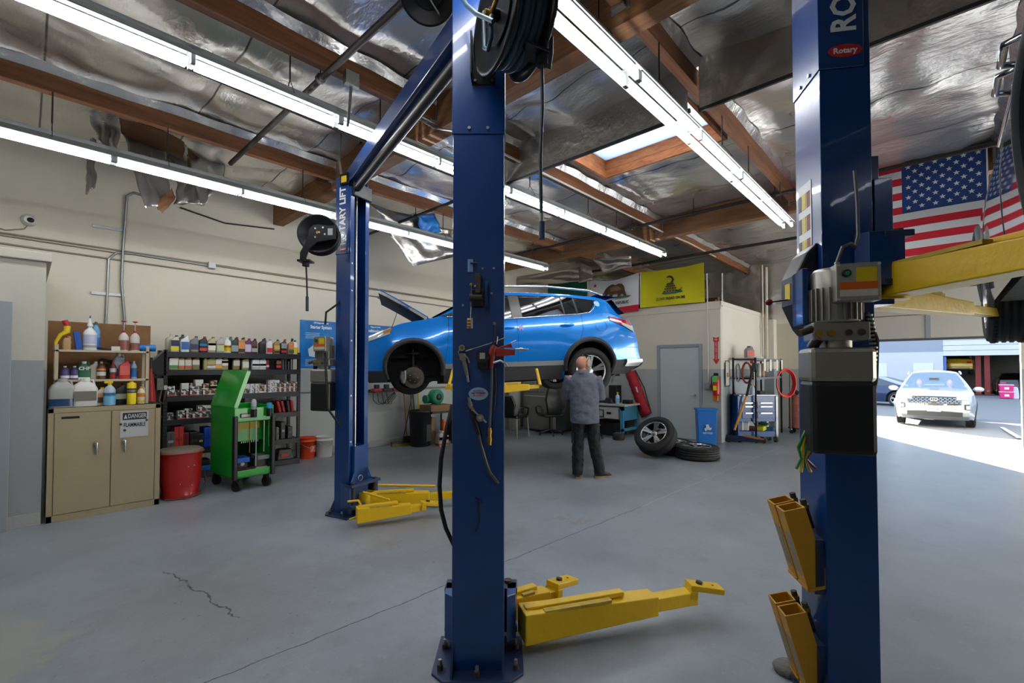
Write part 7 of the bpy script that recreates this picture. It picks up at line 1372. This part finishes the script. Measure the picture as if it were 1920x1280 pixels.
t, m, L = onpost('cable_clip', 'pale blue slotted clip with a black pin high on the near post', 'clip', 882, 498); m.box(-.014, -.001, -.034, .034, 0, .006, pm('7f9fd0')); m.box(.001, .014, -.034, .034, 0, .006, pm('7f9fd0')); m.build('plate', t); mb().cyl((0, .012, .012), (.035, .012, .012), .005, M_blk, 8).build('pin', t)
# silver blow gun with long nozzle
t, m, L = onpost('blow_gun', 'silver air blow gun hooked on the near post, long thin nozzle slanting right', 'tool', 867, 668, .012)
m.tube([L(864, 664), L(868, 668), L(872, 684), L(876, 704)], [.012, .015, .013, .010], M_alu, 10); m.box(-.014, .02, -.02, .016, -.012, .014, M_alu); m.build('body', t, bevel=.003)
m = mb(); m.cyl(L(866, 652, -.0), L(866, 652, .022), .017, M_stl, 16); m.cyl(L(866, 652, .02), L(866, 652, .026), .009, M_brass, 10); m.build('regulator', t)
m = mb(); m.tube([L(873, 659), L(890, 653), L(915, 645), L(953, 631)], .003, M_alu, 6); m.cyl(L(873, 659), L(885, 655), .006, M_alu, 8); m.build('nozzle', t)
m = mb(); m.tube([L(871, 664, .015), L(878, 672, .02), L(880, 680, .02)], .004, M_stl, 6); m.build('trigger', t)
m = mb(); m.cyl(L(876, 702), L(878, 716), .0065, M_stl, 8); m.build('fitting', t); mb().tube([L(862, 668), L(859, 660), L(863, 652)], .003, M_stl, 5).build('hook', t)
# tyre inflator
M_rg = mat('red tool enamel', 'a83426', .4)
t, m, L = onpost('tyre_inflator', 'red hand tyre inflator with round digital gauge hanging on the near post', 'tool', 925, 668, .02)
m.tube([L(920, 690), L(921, 675), L(924, 655), L(928, 648)], [.012, .018, .02, .014], M_rg, 10)
m.add([L(930, 652, -.012), L(966, 655, -.012), L(966, 666, -.012), L(930, 668, -.012), L(930, 652, .014), L(966, 655, .014), L(966, 666, .014), L(930, 668, .014)], [(0, 1, 2, 3), (7, 6, 5, 4), (0, 4, 5, 1), (1, 5, 6, 2), (2, 6, 7, 3), (3, 7, 4, 0)], M_rg)
m.add([L(930, 652, -.006), L(958, 643, -.006), L(962, 652, -.006), L(930, 652, .008), L(958, 643, .008), L(962, 652, .008)], [(0, 1, 2), (5, 4, 3), (0, 3, 4, 1), (1, 4, 5, 2)], M_rg); m.build('body', t, bevel=.003)
m = mb(); m.cyl(L(905, 669, -.005), L(905, 669, .03), .036, M_blk, 24); o = m.build('gauge', t); mb().cyl(L(905, 669, .03), L(905, 669, .033), .031, M_clad, 24).build('gauge_face', o); mb().box(-.07, -.042, -.014, .018, .033, .036, pm('aab0a8')).build('gauge_display', o)
m = mb(); m.cyl(L(905, 684, .0), L(905, 684, .02), .03, M_blk, 20); m.build('lower_gauge', t)
m = mb(); m.cyl(L(966, 655, 0), L(984, 655, 0), .006, M_stl, 8); m.cyl(L(974, 655, 0), L(980, 655, 0), .010, M_stl, 6); m.cyl(L(984, 655, 0), L(991, 655, 0), .004, M_stl, 8); m.build('fitting', t); mb().cyl(L(958, 643, 0), L(968, 638, 0), .004, M_stl, 6).build('bleed_nipple', t)
m = mb(); m.tube([L(925, 680, .01), L(938, 676, .015), L(948, 681, .02), L(952, 687, .02)], [.006, .006, .005, .003], M_stl, 8); m.build('trigger', t)
m = mb(); m.tube([L(922, 688), L(922, 715), L(920, 760), L(918, 802)], .0065, mat('grey hose', '5a5c60', .45), 8); m.build('hose', t)
m = mb(); m.cyl(L(918, 802), L(918, 834), .010, M_brass, 8); m.cyl(L(918, 806), L(918, 812), .0135, M_brass, 6); m.cyl(L(918, 820), L(918, 827), .014, M_brass, 6); m.build('brass_coupler', t)
m = mb(); m.tube([L(924, 648), L(926, 630), L(927, 610)], .004, M_blk, 6); m.cyl(L(927, 606, -.004), L(927, 606, .008), .009, M_alu, 12); m.tube([L(928, 690, -.012), L(930, 730, -.015), L(926, 770, -.01)], .004, M_blk, 6); m.build('air_line', t)
mb().tube([L(931, 645), L(932, 638), L(933, 630)], .003, M_stl, 6).build('valve_stem', t)
# oval sticker
t, m, L = onpost('oval_sticker', 'pale oval service sticker with red lettering on the near post', 'sticker', 897, 738); m.prism([(.052*math.cos(a), .034*math.sin(a)) for a in [2*pi*k/28 for k in range(28)]], 0, .001, pm('9fb8d4')); m.build('sticker', t)
text('CALL THE EXPERTS', .0115, TP0 @ tr(0, .003, .0015), pm('b5282c'), t, bold=.0006, sx=.75); text('FOR LIFT SERVICE', .009, TP0 @ tr(0, -.01, .0015), pm('b5282c'), t, sx=.8)
mb().prism([(.03*math.cos(a), .014+.008*math.sin(a)) for a in [2*pi*k/16 for k in range(16)]], .001, .0015, pm('6a92c4')).build('printed_mark', t)
# spouted dispensing valve
t, m, L = onpost('dispensing_gun', 'black-handled fluid dispensing gun with steel spout hanging on the near post', 'tool', 895, 790, .015)
m.tube([L(883, 765), L(890, 790), L(898, 815)], [.012, .015, .012], M_blk, 10); m.build('grip', t)
m = mb(); m.cyl(L(879, 745), L(884, 768), .009, M_alu, 10); m.cyl(L(881, 754), L(883, 762), .014, M_alu, 8); m.cyl(L(884, 764), L(886, 770), .0135, pm('8a7a5a'), 8); m.build('inlet', t)
m = mb(); m.cyl(L(900, 783, .0), L(900, 783, .03), .02, M_alu, 16); m.cyl(L(900, 783, .03), L(900, 783, .034), .01, M_stl, 10); m.tube([L(887, 768, .02), L(895, 776, .025), L(912, 792, .02)], .005, M_stl, 6); m.build('valve', t)
m = mb(); m.tube([L(898, 815), L(902, 832), L(910, 862), L(918, 885), L(934, 906)], [.009, .0075, .008, .009, .009], mat('dark spout steel', '6a6660', .4, .8), 10); m.build('spout', t)
t, m, L = onpost('wire_hook', 'bent black wire hook low on the near post', 'hook', 898, 945, .005); m.tube([L(891, 932), L(897, 936), L(905, 944), L(903, 935)], .003, M_blk, 6); m.tube([L(897, 936), L(896, 955), L(899, 975), L(892, 996)], .003, M_blk, 6); m.build('wire', t)
# black hose looping out at the left of the post
pts = [ond(848, 760, 2.7), ond(838, 800, 2.62), ond(827, 860, 2.6), ond(824, 910, 2.6), ond(827, 955, 2.6), ond(836, 990, 2.6), ond(851, 1022, 2.62)]
MB().tube(pts, .0125, M_rub, 8).build('air_hose', None, 'black hose looping out from behind the left edge of the near post', 'hose')
# ------------------------------------------------------------------ hose reels
def reel(name, label, c, axis, up, r=.25, w=.13, hose='2f4a55', arms=True):
    """reel about `axis`; face toward +axis"""
    axis = Vector(axis).normalized(); t = thing(name, label, 'hose reel', c); x = Vector(up).normalized(); M = basis((0, 0, 0), x, axis.cross(x), axis)
    for s, nm in ((1, 'front_flange'), (-1, 'rear_flange')):
        m = MB(M @ tr(0, 0, s*w/2)); m.lathe([(.05, -.012*s), (r*.62, -.012*s), (r*.7, .006*s), (r*.86, .008*s), (r*.92, .022*s), (r, .024*s), (r*1.02, .012*s), (r, .004*s), (r*.9, -.004*s), (r*.68, -.018*s), (.05, -.022*s)], M_blk2, 40, caps=False); m.build(nm, t)
    MB(M).lathe([(r*.5, -w/2), (r*.5, w/2)], M_blk2, 28).build('drum', t)
    for k in range(5):
        z = -w/2+.018+k*(w-.036)/4; MB(M).tube([((r*.78+.01*(k % 2))*math.cos(a), (r*.78+.01*(k % 2))*math.sin(a), z) for a in [2*pi*j/36 for j in range(36)]], (w-.036)/8+.003, pm(hose, .5), 8, closed=True).build('hose_turn', t)
    m = MB(M); m.cyl((0, 0, -w/2-.05), (0, 0, w/2+.05), .028, M_blk2, 14); m.cyl((0, 0, w/2+.05), (0, 0, w/2+.07), .016, M_brass, 8); m.build('hub', t)
    return t, M
# on the near post
rc = ond(962, 36, 2.17); ax_ = -.88*Rv-.44*Fv-.12*Zv
t, M = reel('hose_reel', 'large black hose reel with blue-green hose, bracketed high on the near blue post', rc, ax_, Zv, .255, .16)
def LR(px, py, d): return ond(px, py, d)-rc
m = MB(); a, b_ = LR(884, 68, DP-.005), LR(930, 162, DP-.005); m.box(0, 0, 0, 0, 0, 0, M_blk2) if False else None
T = basis(LR(907, 115, DP), Rv, Zv, -Fv); MB(T).box(-.065, .065, -.135, .13, 0, .012, M_blk2).box(-.065, -.055, -.13, .1, .012, .1, M_blk2).build('mounting_plate', t, bevel=.004)
for x, y in ((-.045, -.115), (.045, -.115), (-.045, .02), (.0, -.09)): MB(T).cyl((x, y, .012), (x, y, .02), .008, M_stl, 6).build('bolt', t)
m = MB(); m.tube([LR(905, 130, DP-.06), Vector((0, 0, 0))], .02, M_blk2, 8); m.tube([LR(915, 90, DP-.05), Vector(ax_)*-.13], .022, M_blk2, 8); m.build('pedestal', t)
T = basis(LR(1010, 105, 2.12), (Rv-.55*Fv*-1).normalized(), Zv, -Fv); m = MB(T); m.box(-.075, .075, -.012, .004, -.05, .07, M_blk2); m.box(.05, .075, -.0, .07, -.05, .07, M_blk2); m.tube([(-.06, 0, 0), (-.12, .1, -.05)], .015, M_blk2, 6); m.build('guide_arm', t, bevel=.003)
m = MB(); m.cyl(LR(1016, 100, 2.1), LR(1016, 122, 2.1), .028, M_rub, 16); m.build('hose_stop', t)
m = MB(); m.tube([LR(1000, -30, 2.1), LR(1012, 30, 2.1), LR(1016, 90, 2.1), LR(1017, 200, 2.1), LR(1013, 300, 2.1), LR(1015, 400, 2.1)], .0085, mat('dark hose', '26303a', .45), 8); m.build('hanging_hose', t)
m = MB(); m.cyl(LR(1015, 400, 2.1), LR(1015, 416, 2.1), .011, M_alu, 8); m.cyl(LR(1016, 416, 2.1), LR(1016, 448, 2.1), .015, pm('2a4468'), 12); m.build('coupler', t)
W_ = w0 = Vector(ax_)
m = MB(M); m.tube([(.0, 0, .11), (-.04, -.03, .13), (-.13, -.02, .125), (-.155, .03, .12), (-.12, .07, .12), (.02, .09, .115), (.08, .1, .11)], .011, pm('2f5568', .45), 8); m.build('inner_hose', t)
m = MB(M); m.cyl((0, 0, .12), (-.07, -.03, .14), .009, M_brass, 8); m.box(-.0, .012, .09, .11, .1, .11, M_stl); m.cyl((-.01, -.0, .12), (.01, -.12, .13), .012, M_brass, 8); m.build('swivel_fitting', t)
m = MB(); m.tube([LR(862, -12, 2.3), LR(875, 10, 2.2), LR(893, 26, 2.1), LR(925, 40, 2.03)], .011, pm('2f5568', .45), 8); m.build('supply_hose', t)
# on the left post, seen from its arm side
rc = ond(599, 441, 4.85); ax_ = .25*Rv-.95*Fv-.05*Zv
t, M = reel('hose_reel', 'black hose reel with triangular arm on the left side of the left lift post', rc, ax_, Zv, .205, .13, '1c1c1e')
def LR(px, py, d): return ond(px, py, d)-rc
m = MB(); TT = basis(LR(600, 440, 4.74), Rv, Zv, -Fv); m = MB(TT); m.prism([(-.09, .07), (-.02, .1), (.17, .09), (.17, -.05), (.1, -.06), (-.02, -.08), (-.11, -.16), (-.14, -.26), (-.2, -.27), (-.2, -.19), (-.13, -.06)], 0, .02, M_blk2); m.build('side_arm', t, bevel=.004)
MB(TT).box(.09, .14, -.01, .06, .02, .024, pm('a9a9a9')).build('label', t)
for x, y in ((-.04, .06), (.04, .07), (-.04, -.03), (.06, .0), (-.0, .02)): MB(TT).cyl((x, y, .02), (x, y, .028), .01, M_stl, 6).build('bolt', t)
m = MB(TT); m.box(-.21, -.08, -.29, -.27, -.06, .06, M_blk2); m.cyl((-.145, -.33, 0), (-.145, -.29, 0), .035, M_rub, 12); m.build('hose_guide', t)
m = MB(); m.tube([LR(573, 480, 4.75), LR(575, 520, 4.75), LR(576, 556, 4.75)], .0085, M_rub, 6); m.cyl(LR(576, 556, 4.75), LR(576, 583, 4.75), .016, pm('2c2c44'), 8); m.build('hanging_hose', t)
# under the girder at top
rc = ond(806, -18, 3.05); t, M = reel('hose_reel', 'black reel hanging from the girder at the top edge, left of the near post', rc, (-.15*Rv-.55*Fv-.8*Zv), Rv, .185, .12, '1c1c1e')
MB().tube([(0, 0, 0), (.02, .05, .28)], .02, M_blk2, 8).build('bracket', t)
MB(M).tube([(0, 0, .08), (.07, -.13, .06), (.1, -.2, .02)], .006, M_alu, 6).build('tie_rod', t)
# ------------------------------------------------------------------ the mechanic
M_skin = mat('warm skin', 'b9826a', .5, var=.06, vs=9); PD = 6.72
def remesh(o, vox, sm_=4):
    d = o.modifiers.new('r', 'REMESH'); d.mode = 'VOXEL'; d.voxel_size = vox; d.use_smooth_shade = True
    if sm_: q = o.modifiers.new('s', 'SMOOTH'); q.iterations = sm_; q.factor = .6
def wrinkle(o, st, size):
    tx = D.textures.new('folds', 'CLOUDS'); tx.noise_scale = size; tx.noise_depth = 2
    d = o.modifiers.new('d', 'DISPLACE'); d.texture = tx; d.strength = st; d.mid_level = .5; d.texture_coords = 'LOCAL'
pl = (1098-960)/FPX*PD; p0 = ld(pl, PD, 0)
man = thing('person', 'bald person in grey work shirt and dark trousers, working at the rear wheel', 'person', p0, YAW-pi/2)
# joints: x to the right, y away from the camera, z up
hipL, hipR = (-.105, 0, .90), (.085, 0, .90); kneeL, kneeR = (-.115, .02, .50), (.125, .0, .49); ankL, ankR = (-.125, -.01, .085), (.20, .0, .085)
shL, shR = (-.225, .02, 1.455), (.155, .03, 1.44); elL, elR = (-.27, .10, 1.17), (.235, .02, 1.18); haL, haR = (-.08, .36, 1.18), (.14, .30, 1.33)
neck = (-.045, .02, 1.50); head = (-.035, .045, 1.655)
m = MB()
m.tube([(-.01, 0, .86), (-.01, .0, .98), (-.02, .0, 1.15), (-.03, .02, 1.34), (-.04, .02, 1.46)], [.11, .115, .11, .115, .08], M_skin, 18)
for a, b_, c_ in ((hipL, kneeL, ankL), (hipR, kneeR, ankR)): m.tube([a, b_, c_], [.095, .062, .042], M_skin, 14)
for a, b_, c_ in ((shL, elL, haL), (shR, elR, haR)): m.ball(a, .045, M_skin, 10); m.tube([a, b_, c_], [.045, .04, .03], M_skin, 12)
m.tube([(-.045, .0, 1.44), neck, (-.04, .03, 1.58)], [.07, .07, .068], M_skin, 14)
# head: skull, jaw and face turned up and to the right
H = Matrix.Translation(head) @ rotz(R_(-48)) @ Matrix.Scale(1.1, 4) @ Matrix.Rotation(R_(24), 4, 'X')   # local +y is where he looks
h = MB(H); h.ball((0, -.005, .02), (.078, .098, .095), M_skin, 20); h.ball((0, .03, -.045), (.06, .07, .07), M_skin, 16); h.ball((0, -.05, -.055), (.06, .05, .06), M_skin, 12); h.tube([(0, .1, .02), (0, .118, -.015), (0, .1, -.025)], [.009, .015, .01], M_skin, 8); h.ball((0, .085, -.095), (.028, .022, .02), M_skin, 10)
h.ball((0, .088, .025), (.05, .016, .01), M_skin, 10); h.tube([(-.022, .097, -.06), (0, .104, -.058), (.022, .097, -.06)], .007, M_skin, 6)
for s in (-1, 1): h.ball((s*.08, .0, -.005), (.012, .022, .034), M_skin, 10); h.ball((s*.083, -.008, .004), (.01, .012, .024), M_skin, 8)
b = len(m.v); m.v += h.v; m.f += [[i+b for i in f] for f in h.f]; m.mi += h.mi; m.sm += h.sm
# feet and hands
for a, d_ in ((ankL, (.02, 1)), (ankR, (.95, .3))): m.tube([a, (a[0]+d_[0]*.06, a[1]+d_[1]*.06, .06), (a[0]+d_[0]*.15, a[1]+d_[1]*.15, .04)], [.045, .04, .03], M_skin, 10)
def hand(q, w_, fwd, side, up, left):
    T = basis(w_, fwd, side, up); g_ = MB(T); g_.tube([(-.02, 0, 0), (.03, 0, 0), (.085, 0, 0)], [.028, .034, .032], M_skin, 10)
    for k, (ln, y) in enumerate(((.065, -.03), (.078, -.01), (.072, .011), (.055, .03))):
        g_.tube([(.08, y, 0), (.08+ln*.5, y*1.15, -.008), (.08+ln*.8, y*1.15, -.03), (.08+ln*.75, y*1.1, -.05)], [.0105, .0095, .009, .008], M_skin, 8)
    s = 1 if left else -1; g_.tube([(.01, s*-.03, -.005), (.045, s*-.055, -.02), (.075, s*-.055, -.035)], [.014, .012, .009], M_skin, 8)
    b = len(q.v); q.v += g_.v; q.f += [[i+b for i in f] for f in g_.f]; q.mi += g_.mi; q.sm += g_.sm
hand(m, haR, (.1, .85, .35), (.9, -.1, 0), (0, -.35, .9), False); hand(m, haL, (.45, .85, .2), (.9, -.45, 0), (-.1, -.2, .95), True)
o = m.build('body', man); remesh(o, .0075, 3)
E_ = MB(H)
for s in (-1, 1): E_.ball((s*.03, .086, .008), (.013, .01, .011), pm('e8e4e0'), 10); E_.ball((s*.03, .095, .008), (.006, .004, .006), pm('2a1c14'), 8)
E_.build('eyes', man)
h = MB(H); h.tube([(-.083, -.01, .035), (-.088, .03, .06), (-.075, .085, .08)], .005, M_blk, 6); h.tube([(.083, -.01, .035), (.088, .03, .06), (.075, .085, .08)], .005, M_blk, 6)
for s in (-1, 1): h.ball((s*.038, .082, .09), (.03, .014, .02), mat('dark lens', '0c0c10', .1), 12)
h.build('sunglasses', man)
h = MB(H); h.ball((0, .032, -.068), (.066, .072, .052), mat('grey stubble', '8a7a70', .9), 14); h.build('beard', man)
# shirt
M_sh = mat('grey work shirt cloth', '5e6270', .85, var=.08, vs=5); s_ = MB()
def ell(c, rx, ry, z, n=28): return [(c[0]+rx*math.cos(2*pi*k/n), c[1]+ry*math.sin(2*pi*k/n), z) for k in range(n)]
s_.rings([ell((-.015, 0), .205, .165, .80), ell((-.015, 0), .215, .17, .86), ell((-.015, .0), .215, .165, .98), ell((-.02, .01), .21, .16, 1.12), ell((-.03, .02), .225, .15, 1.28), ell((-.035, .02), .235, .14, 1.38), ell((-.035, .02), .215, .12, 1.455), ell((-.04, .015), .14, .10, 1.51), ell((-.045, .01), .088, .085, 1.545)], M_sh)
s_.tube([(-.2, .02, 1.42), shL, (-.265, .05, 1.3), elL, (-.19, .25, 1.17), (-.13, .30, 1.175)], [.08, .09, .08, .068, .06, .056], M_sh, 16)
s_.tube([(.13, .03, 1.41), shR, (.205, .04, 1.31), elR, (.2, .14, 1.24), (.165, .23, 1.29)], [.08, .094, .082, .072, .062, .056], M_sh, 16)
o = s_.build('shirt', man); remesh(o, .011, 3); wrinkle(o, .028, .09)
c_ = MB(); c_.rings([ell((-.045, .01), .09, .088, 1.53), ell((-.045, .015), .086, .084, 1.572), ell((-.045, .012), .094, .092, 1.57), ell((-.045, .008), .1, .1, 1.525)], M_sh, False); c_.build('collar', man)
# trousers
M_tr = mat('dark navy work trousers', '101319', .8, var=.15, vs=6); q = MB()
q.rings([ell((-.01, 0), .17, .13, .84), ell((-.01, 0), .178, .14, .88), ell((-.01, 0), .182, .142, .92), ell((-.01, 0), .17, .13, .96)], M_tr)
for a, b_, c_ in ((hipL, kneeL, ankL), (hipR, kneeR, ankR)):
    A_, B_, C_ = Vector(a), Vector(b_), Vector(c_); q.tube([A_+Vector((0, 0, .03)), A_.lerp(B_, .4), B_, B_.lerp(C_, .5), C_+Vector((0, 0, .02)), C_-Vector((0, 0, .035))], [.102, .098, .086, .083, .082, .074], M_tr, 18)
o = q.build('trousers', man); remesh(o, .011, 2); wrinkle(o, .03, .07)
for s, (x, z) in ((1, (.185, .58)), (-1, (-.195, .58))): MB().box(x-.012, x+.012, -.06, .06, z-.08, z+.08, M_tr).build('cargo_pocket', man, bevel=.01)
MB().rings([ell((-.01, 0), .178, .138, .925), ell((-.01, 0), .178, .138, .955)], M_blk, False).build('belt', man)
for a, d_ in ((ankL, Vector((.04, 1, 0))), (ankR, Vector((.95, .3, 0)))):
    d_.normalize(); T = basis((a[0], a[1], 0), d_, Vector((-d_.y, d_.x, 0)), Zv)
    sh = MB(T); sh.rings([[(x+.0, .043*k_*math.cos(t_), .022+hh*(.5+.5*math.sin(t_))) for t_ in [2*pi*j/12 for j in range(12)]] for x, k_, hh in ((-.075, .6, .06), (-.06, .9, .09), (0, .98, .1), (.06, 1, .08), (.12, 1.05, .055), (.165, .9, .04), (.185, .4, .02))], mat('dark work shoe', '2c2620', .6)); o = sh.build('shoe', man)
    MB(T).prism([(-.085, -.03), (-.05, -.044), (.06, -.043), (.13, -.052), (.18, -.035), (.195, 0), (.18, .035), (.13, .052), (.06, .043), (-.05, .044), (-.085, .03)], 0, .03, mat('tan shoe sole', '8f7a64', .6)).build('sole', o)
